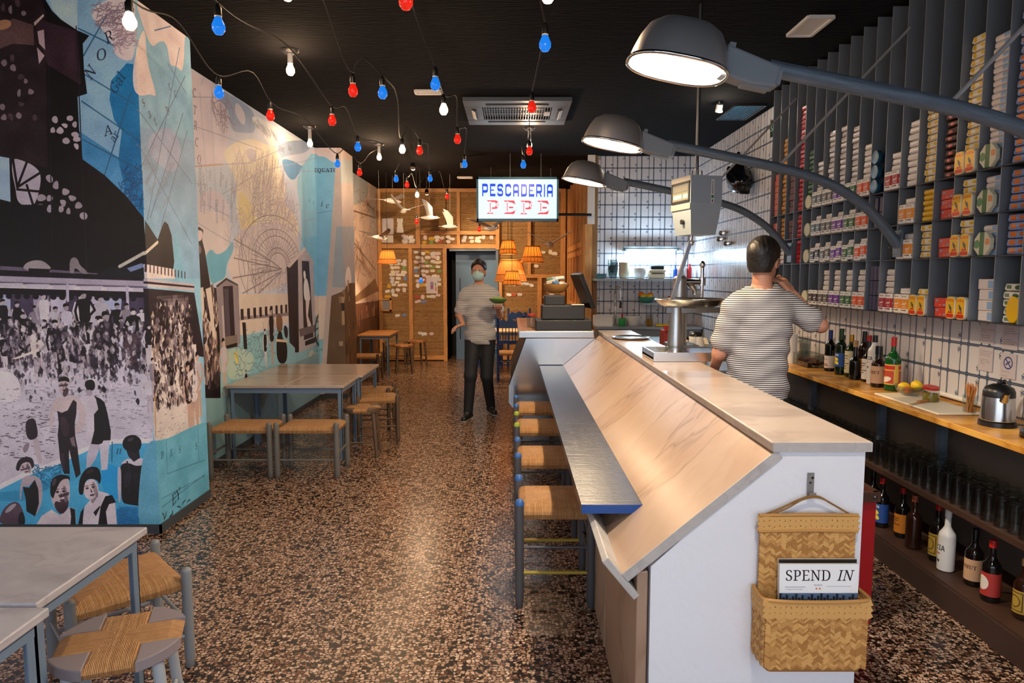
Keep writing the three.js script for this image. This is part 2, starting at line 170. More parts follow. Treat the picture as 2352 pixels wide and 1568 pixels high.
function muralAB() {
  const k = muralCanvas(LEN_AB, 600), W = LEN_AB;
  k.R(0, 0, W, CEIL, '#86b6d8');
  // --- front face: map on the upper right
  k.P([[0.623,3.358],[1.207,3.358],[1.136,2.002],[0.754,2.316],[0.608,3.134]], '#8fb9da');
  k.P([[0.622,3.334],[0.811,3.334],[0.797,3.104],[0.702,3.172],[0.659,3.229]], '#b4d0df');
  k.S([[0.873,3.197],[0.929,3.264],[1.127,3.334],[1.159,3.334],[1.138,2.953],[1.085,2.927],[1.016,2.963],[1.002,3.033],[0.939,3.129]], '#d8cfd6');
  k.P([[0.767,2.524],[1.15,2.264],[1.136,2.002],[0.932,2.186],[0.777,2.353]], '#4f94c6');
  k.P([[1.082,2.92],[1.152,2.907],[1.136,2.002],[1.106,2.049],[1.062,2.12],[1.026,2.199],[1,2.355],[1.031,2.524],[0.987,2.588],[0.967,2.704],[0.982,2.818]], '#2a7fb6');
  k.P([[0.999,2.337],[1.026,2.199],[1.062,2.12],[0.999,2.181],[0.935,2.225]], '#5b9ccb');
  for (const l of [[[0.803,3.121],[0.892,3.079],[1.011,3.021]], [[0.825,2.963],[0.977,3.197]], [[0.801,2.869],[1.118,2.678]], [[0.798,2.698],[1.159,2.446]], [[0.91,2.259],[1.096,2.742]], [[0.79,2.472],[1.15,2.277]]]) k.L(l, '#3f6f97', 0.008);
  { const [a, b, c2, d, e, f, h] = [[0.977,3.069],[0.925,2.968],[0.855,2.862],[1.015,2.8],[0.941,2.524],[0.981,2.485],[0.984,3.089]]; k.T('R', ...a, 0.09, '#353c52', 0.5); k.T('O', ...b, 0.09, '#353c52', 0.2); k.T('N', ...c2, 0.09, '#353c52', 0.9); k.T('Gal', ...d, 0.08, '#2c4a6b', 1.0); k.T('A', ...e, 0.08, '#2c3c58', 0.3); k.T('ar', ...f, 0.06, '#2c4a6b', 1); }
  { const [[x0, y1], [x1, y0]] = [[0.877,3.264],[1.129,3.129]]; k.scrib(x0, y0, x1, y1, 110, '#8d7f90', 0.004, 0.3, 0.05); k.scrib(x0 + 0.12, y0 - 0.12, x1, y0, 60, '#a593a2', 0.004, 0.2, 0.06); }
  { const [[x0, y1], [x1, y0]] = [[1.005,2.29],[1.125,2.054]]; k.scrib(x0, y0, x1, y1, 90, '#2c5f8c', 0.005, 0.6, 0.05); }
  // dark iron structure
  k.P([[0.197,3.383],[0.617,3.383],[0.618,3.284],[0.653,3.222],[0.702,3.172],[0.797,3.109],[0.866,3.079],[0.824,3.033],[0.823,2.882],[0.833,2.742],[0.774,2.724],[0.772,2.524],[0.783,2.353],[0.91,2.259],[1.036,2.133],[1.136,2.002],[1.142,1.602],[0.062,1.602]], '#14101a');
  k.P([[0.197,3.383],[0.573,3.383],[0.613,3.209],[0.567,2.303],[0.122,2.389]], '#33262c');
  k.P([[0.541,3.184],[0.797,3.104],[0.799,2.793],[0.607,2.907]], '#43303c');
  k.P([[0.176,3.109],[0.334,3.129],[0.416,3.179],[0.538,3.139],[0.541,3.023],[0.406,3.033],[0.325,3.003],[0.167,2.983]], '#6d5656');
  k.S([[0.23,3.134],[0.39,3.184],[0.413,3.134],[0.333,3.104]], '#b98f70');
  k.P([[0.557,3.104],[0.597,3.114],[0.597,2.996],[0.563,3.033]], '#bfaab2'); k.P([[0.548,3.013],[0.592,2.963],[0.555,2.915]], '#bfaab2'); k.P([[0.539,3.154],[0.6,3.204],[0.604,3.192],[0.543,3.134]], '#c9b8b4');
  for (const [x, y] of [[0.364,3.246],[0.407,3.229],[0.448,3.264],[0.483,3.209],[0.345,2.92],[0.401,2.887],[0.439,2.836],[0.469,2.818],[0.425,2.742],[0.491,2.755],[0.314,2.665],[0.323,2.601],[0.363,2.606],[0.408,2.614],[0.429,2.683],[0.507,2.601],[0.4,2.945]]) k.S([0, 1, 2, 3, 4].map((i) => [x + Math.cos(i * 1.26) * rr(0.008, 0.03), y + Math.sin(i * 1.26) * rr(0.01, 0.035)]), rnd() > 0.4 ? '#8f8088' : '#5d4d55');
  k.P([[0.227,2.381],[0.337,2.361],[0.326,2.097],[0.209,2.128]], '#a9c4de');
  k.S([[0.353,2.363],[0.416,2.348],[0.493,2.311],[0.527,2.259],[0.503,2.146],[0.46,2.06],[0.366,2.086],[0.362,2.186],[0.346,2.264]], '#bcb5c4');
  for (const l of [[0.373,2.186],[0.358,2.355],[0.373,2.186],[0.442,2.337],[0.373,2.186],[0.525,2.277],[0.372,2.173],[0.51,2.16],[0.432,2.199],[0.466,2.065]].reduce((a, p, i, q) => (i % 2 ? a : [...a, [p, q[i + 1]]]), [])) k.L(l, '#221a24', 0.014);
  for (const [x, y] of [[0.633,2.588],[0.689,2.555],[0.655,2.524],[0.613,2.524],[0.723,2.596],[0.688,2.459],[0.744,2.498],[0.75,2.433],[0.748,2.562],[0.758,2.472]]) k.S([0, 1, 2, 3, 4].map((i) => [x + Math.cos(i * 1.26) * rr(0.014, 0.035), y + Math.sin(i * 1.26) * rr(0.014, 0.03)]), '#b9b0bd');
  for (const [x, y] of [[0.573,2.233],[0.566,2.12],[0.561,2.054],[0.613,2.199],[0.664,2.16],[0.649,2.094],[0.678,2.041],[0.702,2.12],[0.742,2.073],[0.77,2.015],[0.636,2.054],[0.518,2.12],[0.517,2.068]]) k.S([0, 1, 2, 3, 4].map((i) => [x + Math.cos(i * 1.26) * rr(0.012, 0.036), y + Math.sin(i * 1.26) * rr(0.016, 0.036)]), '#a79eac');
  for (const l of [[[0.791,3.134],[0.766,1.629]], [[0.612,2.907],[0.555,1.629]], [[0.538,3.134],[0.518,2.368]]]) k.L(l, '#2c2430', 0.006);
  k.P([[0.152,2.081],[0.539,2.081],[0.516,1.736],[0.126,1.736]], '#0d1420');
  // pavilion roof, railing and awnings
  k.P([[1.151,2.039],[1.163,2.002],[1.258,1.762],[1.312,1.762],[1.313,1.896],[1.289,1.962],[1.258,1.98],[1.23,1.949],[1.215,1.869]], '#2a2730');
  k.P([[0.124,1.714],[0.393,1.698],[0.661,1.677],[0.848,1.661],[1.171,1.629],[1.162,1.467],[0.108,1.494]], '#6b6278');
  k.S([[0.371,1.698],[0.4,1.73],[0.45,1.744],[0.498,1.741],[0.534,1.714],[0.554,1.688],[0.472,1.677],[0.391,1.682]], '#a39aa2'); k.P([[0.408,1.693],[0.543,1.688],[0.53,1.661],[0.412,1.663]], '#1c171f');
  k.S([[0.66,1.661],[0.664,1.736],[0.682,1.762],[0.714,1.757],[0.727,1.709],[0.758,1.688],[0.778,1.655],[0.74,1.655],[0.695,1.704],[0.687,1.661]], '#8e858c');
  k.P([[0.807,1.645],[0.918,1.704],[1.013,1.704],[1.121,1.722],[1.176,1.736],[1.17,1.623]], '#20242f'); k.L([[0.972,1.704],[1.18,1.816]], '#c0bdb4', 0.02); k.P([[1.017,1.693],[1.108,1.725],[1.134,1.704],[1.038,1.671]], '#7d8db4');
  k.P([[0.122,1.688],[1.171,1.639],[1.17,1.615],[0.119,1.65]], '#211b26'); k.P([[0.119,1.65],[1.17,1.612],[1.168,1.58],[0.117,1.615]], '#aaa3b6'); k.P([[0.116,1.602],[1.168,1.569],[1.166,1.542],[0.114,1.575]], '#d0c9d2');
  for (let i = 0; i < 6; i++) k.P([[0.224,1.602],[0.37,1.602],[0.346,1.575],[0.222,1.58]].map(([x, y]) => [x + i * 0.165, y - i * 0.006]), '#c2bccb');
  k.P([[0.114,1.572],[1.166,1.542],[1.148,1.194],[0.085,1.194]], '#4b425a');
  k.P([[0.114,1.575],[1.166,1.545],[1.164,1.51],[0.111,1.537]], '#1e1824');
  for (const q of [[[0.192,1.532],[0.284,1.529],[0.276,1.344],[0.178,1.344]], [[0.424,1.526],[0.521,1.523],[0.507,1.304],[0.426,1.309]], [[0.532,1.515],[0.629,1.515],[0.616,1.396],[0.53,1.402]], [[0.759,1.521],[0.845,1.515],[0.833,1.304],[0.768,1.309]], [[0.851,1.51],[0.975,1.505],[0.965,1.434],[0.846,1.44]]]) k.P(q, ['#9d97b0', '#c0bbd0', '#8f87a4', '#aab0cc', '#78789a'][rnd() * 5 | 0]);
  for (let i = 0; i < 20; i++) k.E(i * 0.055, [[0.218,1.526]][0][1] - i * 0.001, 0.02, 0.018, '#1e1824');
  for (const l of [[[0.642,1.588],[0.638,1.494]], [[1.011,1.575],[1.007,1.304]]]) k.L(l, '#b9b2c6', 0.018);
  // crowd in front of the pavilion
  k.P([[0.091,1.276],[1.153,1.276],[1.178,0.583],[0.016,0.271]], '#c6c0ce');
  k.P([[0.097,1.344],[0.531,1.344],[0.603,1.194],[0.489,1.112],[0.075,1.057]], '#4a3846');
  k.P([[0.614,1.358],[1.102,1.344],[1.116,1.194],[0.841,1.057],[0.625,1.112]], '#3b3344');
  { const row = (v, n, h0, h1, u0, u1) => { for (let i = 0; i < n; i++) { k.fig(u0 + (u1 - u0) * (i + rr(0.1, 0.9)) / n, v + rr(-0.03, 0.03), rr(h0, h1), rnd() > 0.45, { sleeve: rnd() > 0.4, flip: rnd() > 0.5 }); } }; const s = [[0.196,1.222],[1.123,1.222],[0.182,1.029],[1.113,1.029]]; row(s[0][1], 16, 0.2, 0.3, 0.16, 1.14); row(s[0][1] - 0.1, 14, 0.22, 0.32, 0.16, 1.14); row(s[2][1], 10, 0.2, 0.36, 0.16, 1.14); }
  { const [a] = [[0.625,1.276]], [b] = [[0.738,1.344]], [c2] = [[1.022,0.863]], [d] = [[0.421,1.112]], [e] = [[0.549,1.194]], [f] = [[0.868,1.057]]; k.fig(a[0], a[1] - 0.12, 0.32, false, { suit: '#c4c0d2' }); k.fig(b[0], b[1] - 0.12, 0.33, true, { sleeve: true, legdark: true, suit: '#120e16' }); k.fig(d[0], d[1] - 0.1, 0.32, false, { suit: '#d2c9c6' }); k.fig(e[0], e[1] - 0.16, 0.34, true, { sleeve: true, legdark: true }); k.fig(f[0], f[1] - 0.05, 0.42, true, { legdark: true, sleeve: true }); k.fig(c2[0], c2[1], 0.5, true, { suit: '#55434e', skin: '#c8c4d4' }); }
  { const [[x0, y1], [x1, y0]] = [[0.206,1.358],[1.124,0.974]]; k.blotch(x0, y0, x1, y1, 900, 0.026); k.blotch(x0, y0 - 0.12, x1, y0, 70, 0.022); }
  k.P([[0.255,1.126],[0.44,1.194],[0.444,1.178],[0.299,1.128]], '#d9cfcb'); k.S([[0.13,1.057],[0.293,1.043],[0.315,0.891],[0.252,0.849],[0.115,0.863]], '#d6d0d8');
  { const [[x0, y1], [x1, y0]] = [[0.178,0.974],[1.124,0.611]]; k.sand(x0, y0, x1, y1, 260); k.sand(0.1, y0 - 0.12, 0.5, y1 - 0.15, 140, '#5d5360'); }
  // sea
  k.S([[-0.039,0.271],[0.074,0.294],[0.275,0.385],[0.445,0.441],[0.545,0.492],[0.673,0.549],[0.772,0.583],[0.875,0.605],[1.135,0.605],[1.257,0.605],[1.217,-0.22],[-0.077,-0.22]], '#4fa6d0');
  k.P([[1.179,0.6],[1.229,0.6],[1.195,-0.104],[1.144,-0.104]], '#4fa6d0');
  k.P([[0.128,0.271],[0.296,0.285],[0.526,0.413],[0.55,0.356],[0.291,0.213],[0.123,0.213]], '#3b93bd'); k.L([[0.072,0.276],[0.303,0.39],[0.502,0.464],[0.701,0.555],[0.875,0.602],[1.135,0.605]], '#d9d4de', 0.03);
  k.S([[0.832,0.185],[1.069,0.17],[1.165,0.156],[1.155,-0.046],[0.805,-0.046]], '#3183bb'); k.S([[0.821,0.47],[0.928,0.413],[0.904,0.213],[0.794,0.242],[0.774,0.385]], '#2a9bdc');
  { const [[x0, y1], [x1, y0]] = [[0.85,0.156],[1.15,0.024]]; k.scrib(x0, y0, x1, y1, 200, '#2a74a8', 0.004, 0, 0.04); const [[a0, b1], [a1, b0]] = [[0.335,0.456],[0.549,0.328]]; k.scrib(a0, b0, a1, b1, 70, '#2b6f95', 0.005, 0, 0.04); }
  k.L([[0.864,0.597],[0.854,0.47]], '#2d5f82', 0.006); { const [a, b] = [[0.899,0.538],[1.1,0.512]]; k.T('H', ...a, 0.045, '#1f3f5c'); k.T('E', ...b, 0.045, '#1f3f5c'); }
  // large bathers
  k.S([[0.322,0.725],[0.352,0.75],[0.383,0.75],[0.394,0.699],[0.397,0.625],[0.342,0.605],[0.32,0.641]], '#3a2d38');
  k.P([[0.362,0.615],[0.397,0.621],[0.405,0.557],[0.412,0.459],[0.386,0.456],[0.369,0.537]], '#b9adb6');
  k.S([[0.292,0.563],[0.325,0.596],[0.341,0.589],[0.325,0.537],[0.298,0.524]], '#8c7f8a');
  k.S([[0.507,0.853],[0.544,0.891],[0.581,0.878],[0.627,0.904],[0.67,0.885],[0.704,0.827],[0.708,0.763],[0.691,0.692],[0.649,0.654],[0.611,0.65],[0.609,0.673],[0.639,0.692],[0.669,0.763],[0.654,0.827],[0.633,0.795],[0.605,0.763],[0.543,0.769],[0.526,0.802],[0.506,0.789],[0.496,0.718],[0.489,0.679],[0.478,0.692],[0.476,0.757],[0.491,0.827]], '#c6b7bb');
  k.P([[0.529,0.798],[0.556,0.785],[0.595,0.802],[0.62,0.846],[0.634,0.869],[0.654,0.853],[0.648,0.782],[0.633,0.718],[0.631,0.641],[0.641,0.563],[0.651,0.391],[0.62,0.363],[0.598,0.485],[0.589,0.55],[0.584,0.524],[0.582,0.391],[0.545,0.391],[0.526,0.485],[0.524,0.563],[0.521,0.641],[0.533,0.718]], '#2b2029');
  k.S([[0.542,0.763],[0.58,0.757],[0.601,0.699],[0.592,0.641],[0.559,0.628],[0.544,0.686]], '#46363f');
  k.P([[0.597,0.621],[0.623,0.634],[0.631,0.563],[0.607,0.576]], '#7d6d74');
  k.P([[0.53,0.524],[0.553,0.531],[0.553,0.427],[0.539,0.407]], '#43343e');
  k.S([[0.547,0.936],[0.546,0.974],[0.564,0.999],[0.601,0.999],[0.612,0.967],[0.602,0.917],[0.575,0.885],[0.554,0.904]], '#bfaeb4');
  k.S([[0.579,0.936],[0.611,0.948],[0.605,0.904],[0.578,0.881],[0.567,0.904]], '#5d4b54');
  k.S([[0.544,0.98],[0.552,1.006],[0.59,1.021],[0.617,1.006],[0.616,0.977],[0.595,0.99],[0.563,0.987]], '#1e161d');
  k.P([[0.549,0.964],[0.606,0.971],[0.605,0.958],[0.549,0.952]], '#54434c');
  k.S([[0.675,0.872],[0.708,0.897],[0.765,0.897],[0.794,0.846],[0.788,0.808],[0.761,0.782],[0.751,0.667],[0.725,0.589],[0.702,0.589],[0.703,0.705],[0.711,0.782],[0.698,0.827]], '#c9c1cd');
  k.P([[0.774,0.891],[0.802,0.878],[0.829,0.853],[0.844,0.782],[0.859,0.667],[0.853,0.609],[0.775,0.581],[0.729,0.585],[0.755,0.673],[0.759,0.776],[0.788,0.808]], '#100d16');
  k.P([[0.724,0.581],[0.792,0.581],[0.75,0.485],[0.716,0.437],[0.69,0.43],[0.697,0.511]], '#bab3c4');
  k.P([[0.808,0.607],[0.849,0.609],[0.823,0.42],[0.784,0.413],[0.783,0.557]], '#c7c2d0');
  k.S([[0.709,0.961],[0.72,0.993],[0.765,0.999],[0.779,0.967],[0.77,0.929],[0.729,0.923]], '#130f17');
  k.S([[0.723,0.936],[0.761,0.929],[0.752,0.891],[0.727,0.891]], '#a99fae');
  k.P([[0.803,0.846],[0.818,0.84],[0.834,0.718],[0.82,0.641],[0.815,0.718]], '#1d1a28');
  k.S([[0.901,0.446],[0.951,0.495],[0.995,0.479],[1.034,0.498],[1.112,0.476],[1.076,0.459],[1.024,0.433],[0.987,0.45],[0.949,0.459]], '#c9c2d0');
  k.S([[0.901,0.45],[0.956,0.466],[1.018,0.435],[1.077,0.466],[1.115,0.472],[1.157,0.42],[1.181,0.386],[1.153,0.321],[1.106,0.292],[1.102,0.304],[1.139,0.336],[1.155,0.38],[1.125,0.386],[1.103,0.354],[1.093,0.27],[1.113,0.198],[1.036,0.177],[0.941,0.19],[0.902,0.204],[0.905,0.329]], '#17131d');
  k.S([[0.926,0.394],[0.959,0.407],[0.969,0.355],[0.946,0.29],[0.921,0.303]], '#2f2936');
  k.S([[0.984,0.394],[1.01,0.401],[1.012,0.329],[0.991,0.29]], '#26212d');
  k.S([[1.138,0.427],[1.169,0.401],[1.178,0.385],[1.152,0.326],[1.14,0.329],[1.158,0.381]], '#8a6f72');
  k.P([[0.949,0.55],[1.03,0.554],[1.034,0.495],[0.994,0.469],[0.961,0.505]], '#2c242f');
  k.S([[0.926,0.599],[0.956,0.638],[1.01,0.646],[1.048,0.616],[1.049,0.57],[1.023,0.528],[0.972,0.531],[0.932,0.554]], '#151019');
  k.S([[0.958,0.615],[0.996,0.631],[1.005,0.615],[0.969,0.596]], '#4a404e');
  k.S([[0.885,0.427],[0.904,0.44],[0.912,0.407],[0.898,0.203],[0.879,0.204]], '#b6b0c2');
  k.S([[0.267,0.345],[0.3,0.381],[0.359,0.381],[0.397,0.358],[0.404,0.273],[0.385,0.178],[0.348,0.117],[0.341,0.132],[0.371,0.211],[0.371,0.296],[0.35,0.352],[0.312,0.3],[0.275,0.319],[0.258,0.211],[0.25,0.224]], '#b3a5b0');
  k.P([[0.276,0.306],[0.316,0.3],[0.357,0.352],[0.375,0.29],[0.373,0.198],[0.342,0.112],[0.29,0.145],[0.29,0.231]], '#16111b');
  k.S([[0.264,0.446],[0.279,0.472],[0.315,0.485],[0.342,0.466],[0.341,0.427],[0.321,0.391],[0.286,0.394]], '#bcadb6');
  k.S([[0.237,0.417],[0.257,0.479],[0.297,0.502],[0.354,0.498],[0.361,0.44],[0.341,0.424],[0.334,0.469],[0.291,0.465],[0.27,0.44],[0.262,0.407]], '#2b212b');
  k.P([[0.269,0.42],[0.331,0.437],[0.331,0.427],[0.271,0.409]], '#5d4b56');
  k.S([[0.099,0.053],[0.131,0.145],[0.18,0.198],[0.239,0.214],[0.269,0.152],[0.28,0.053]], '#5d4b58');
  k.S([[0.144,0.138],[0.192,0.191],[0.234,0.198],[0.216,0.171],[0.169,0.132]], '#a89ca8');
  k.S([[0.24,0.138],[0.272,0.145],[0.28,0.053],[0.227,0.053]], '#2a212b');
  k.P([[0.336,0.039],[0.386,0.117],[0.452,0.157],[0.501,0.119],[0.569,0.175],[0.603,0.157],[0.602,0.039]], '#cfc5ce');
  k.P([[0.569,0.171],[0.601,0.157],[0.6,0.039],[0.563,0.039],[0.573,0.112]], '#251d27');
  k.S([[0.45,0.237],[0.464,0.349],[0.518,0.381],[0.576,0.375],[0.577,0.263],[0.558,0.171],[0.504,0.115],[0.465,0.181]], '#c3b4bb');
  k.S([[0.465,0.181],[0.482,0.218],[0.506,0.201],[0.566,0.237],[0.558,0.162],[0.506,0.115]], '#4a3842');
  k.S([[0.446,0.257],[0.46,0.358],[0.518,0.389],[0.584,0.378],[0.579,0.339],[0.574,0.362],[0.526,0.354],[0.495,0.3],[0.474,0.25],[0.466,0.224]], '#1d151c');
  k.S([[0.465,0.345],[0.498,0.368],[0.489,0.322],[0.468,0.303]], '#55454f');
  k.P([[0.5,0.252],[0.569,0.273],[0.568,0.252],[0.535,0.242],[0.508,0.232]], '#54434d');
  k.S([[0.535,0.244],[0.556,0.25],[0.558,0.208],[0.538,0.201]], '#8f7c85');
  k.P([[0.634,0.039],[0.664,0.178],[0.703,0.221],[0.757,0.28],[0.818,0.263],[0.86,0.211],[0.865,0.039]], '#d2cad6');
  k.P([[0.74,0.039],[0.766,0.175],[0.8,0.244],[0.843,0.252],[0.866,0.204],[0.821,0.193],[0.797,0.142],[0.804,0.039]], '#1a141f');
  k.P([[0.61,0.039],[0.636,0.138],[0.657,0.168],[0.641,0.039]], '#1a141f');
  k.S([[0.703,0.224],[0.734,0.257],[0.76,0.277],[0.738,0.218],[0.711,0.191]], '#9a8d98');
  k.S([[0.658,0.288],[0.675,0.339],[0.727,0.365],[0.76,0.322],[0.758,0.267],[0.715,0.216],[0.673,0.231]], '#cdc0c8');
  k.S([[0.63,0.283],[0.643,0.368],[0.694,0.435],[0.767,0.439],[0.783,0.375],[0.769,0.315],[0.755,0.352],[0.698,0.362],[0.671,0.329],[0.661,0.256],[0.637,0.252]], '#17111a');
  k.S([[0.679,0.407],[0.725,0.427],[0.742,0.407],[0.697,0.388]], '#3c323e');
  k.P([[0.717,0.138],[0.761,0.181],[0.764,0.175],[0.731,0.112]], '#2a222c');
  { const q = [[0.577,0.955],[0.303,0.428],[0.518,0.26],[0.709,0.288]]; k.face(...q[0], 0.045, 0.085); k.face(...q[1], 0.06, 0.085, 0.2); k.face(...q[2], 0.085, 0.15, 0.12); k.face(...q[3], 0.082, 0.13, 0.22); }
  k.L([[0.951,0.47],[0.969,0.385],[0.951,0.271]], '#2c2a3c', 0.01);
  // --- inner face of the pillar (first shift the pen)
  k.P([[1.208,3.386],[1.923,3.673],[1.765,-0.832],[1.11,-0.499],[1.136,1.629]], '#8ab7d4');
  k.P([[1.146,2.551],[2.026,2.612],[1.93,1.625],[1.147,1.628]], '#86abcc');
  k.S([[1.119,3.35],[2.147,3.855],[1.79,3.361],[1.745,3.028],[1.638,3.054],[1.553,3.024],[1.532,3.161],[1.442,3.153],[1.349,3.08],[1.314,3.09],[1.267,3.126]], '#d6ccd2'); k.S([[1.113,2.899],[1.177,3.071],[1.267,3.178],[1.256,2.968],[1.373,2.775],[1.284,2.779],[1.205,2.745],[1.115,2.728]], '#d9cdd0');
  k.S([[1.288,2.554],[1.574,2.641],[1.678,2.459],[1.543,2.323],[1.348,2.349],[1.199,2.431]], '#a3b3d4');
  for (const l of [[[1.127,2.649],[1.79,2.298]], [[1.116,2.442],[1.749,1.87]], [[1.172,1.991],[1.699,3.187]], [[1.143,2.317],[1.763,3.019]], [[1.209,2.007],[1.707,2.757]], [[1.525,3.035],[1.771,2.904]], [[1.376,3.19],[1.59,3.291]], [[1.338,1.963],[1.76,2.651]]]) k.L(l, '#6b84a6', 0.008);
  for (const [t, u] of [['s', 0], ['a', 1], ['t', 2], ['r', 3], ['c', 4], ['h', 5]]) { const p = [[1.191,2.703],[1.256,2.648],[1.325,2.616],[1.528,2.889],[1.601,2.86],[1.49,2.726]][u]; k.T(t, ...p, 0.075, '#5b5a72', 0.8); }
  { const [[x0, y1], [x1, y0]] = [[1.148,2.422],[1.494,2.117]]; k.words(x0, y0, x1, y1, 16, 0.045, '#7c8aa8', 0.8); }
  k.P([[1.148,2.002],[1.286,1.882],[1.374,1.769],[1.466,1.771],[1.521,1.976],[1.66,1.626],[1.126,1.629]], '#7fb0cf'); k.P([[1.146,1.989],[1.286,1.877],[1.349,1.963],[1.385,2],[1.429,1.983],[1.468,1.915],[1.487,1.743],[1.446,1.627],[1.116,1.629]], '#26232b'); k.L([[1.126,1.783],[1.284,1.86]], '#c9c4ba', 0.02);
  k.P([[1.12,1.719],[1.482,1.691],[1.488,1.627],[1.121,1.629]], '#d2c8cc'); for (let i = 0; i < 12; i++) { const p = [[1.135,1.714],[1.131,1.671]][0], q = [[1.135,1.714],[1.131,1.677]][1]; k.L([[p[0] + i * 0.045, p[1] - i * 0.004], [q[0] + i * 0.045, q[1] - i * 0.004]], '#4e4250', 0.015); }
  k.P([[1.116,1.629],[1.761,1.588],[1.756,1.539],[1.112,1.581]], '#b9b1bd'); k.P([[1.115,1.613],[1.76,1.573],[1.758,1.561],[1.113,1.599]], '#2c2430'); k.P([[1.111,1.57],[1.755,1.527],[1.875,1.051],[1.105,1.198]], '#2b222d');
  for (let i = 0; i < 26; i++) { const p = [[1.137,1.532],[1.695,1.32]]; k.R(rr(p[0][0], p[1][0]), rr(p[1][1], p[0][1]), rr(p[0][0], p[1][0]), rr(p[1][1], p[0][1]) , rnd() > 0.6 ? 'rgba(190,180,190,0.28)' : 'rgba(30,22,32,0.5)'); }
  k.P([[1.105,1.198],[1.747,1.16],[1.767,0.522],[1.131,0.608]], '#c9c3c6'); k.P([[1.397,1.294],[1.467,1.289],[1.522,0.853],[1.243,0.872],[1.317,1.175]], '#d4cfd0');
  for (let i = 0; i < 34; i++) { const q = [[1.115,1.197],[1.704,0.727]], x = rr(q[0][0], q[1][0]); k.fig(x, rr(q[1][1], q[0][1]) - 0.02, rr(0.16, 0.3), rnd() > 0.25, { sleeve: rnd() > 0.5 }); }
  for (let i = 0; i < 7; i++) { const q = [[1.484,0.588],[1.772,0.569]]; k.fig(rr(q[0][0], q[1][0]), q[1][1] + rr(-0.02, 0.1), rr(0.4, 0.6), rnd() > 0.4, { skin: '#b79f98' }); }
  { const [[x0, y1], [x1, y0]] = [[1.157,1.466],[1.71,0.789]]; k.blotch(x0, y0, x1, y1, 700, 0.03, ['#1d1720', '#2c2430', '#6d6472', '#b3a9a8', '#cfc8c8', '#423846', '#8a7a78']); }
  { const [[x0, y1], [x1, y0]] = [[1.157,0.874],[1.683,0.51]]; k.sand(x0, y0, x1, y1, 90); }
  k.S([[1.049,0.625],[1.215,0.587],[1.375,0.583],[1.559,0.586],[1.829,0.579],[2.048,0.532],[1.932,-0.673],[0.967,-0.228]], '#6aa9c6');
  for (const l of [[[1.27,0.579],[1.26,0.355]], [[1.721,0.549],[1.705,0.313]], [[1.26,0.355],[1.802,0.299]], [[1.179,0.215],[1.791,0.184]], [[1.174,0.159],[1.52,0.179],[1.791,0.191]]]) k.L(l, '#4a7f9c', 0.006);
  { const q = [[1.206,0.494],[1.323,0.478],[1.436,0.469],[1.676,0.435],[1.352,0.166],[1.31,0.037]]; ['B', 'E', 'S', 'S'].forEach((t, i) => k.T(t, ...q[i], 0.06, '#2b4a60', 0.15)); k.T('EY', ...q[4], 0.1, '#22394a', 0.2); }
  { const [[x0, y1], [x1, y0]] = [[1.191,0.109],[1.555,-0.132]]; k.scrib(x0, y0, x1, y1, 24, '#1d2a34', 0.007, 0.4, 0.05); }
  k.L([[1.159,0.901],[1.144,0.638]], '#b09468', 0.012);
  return k.grain(30);
}

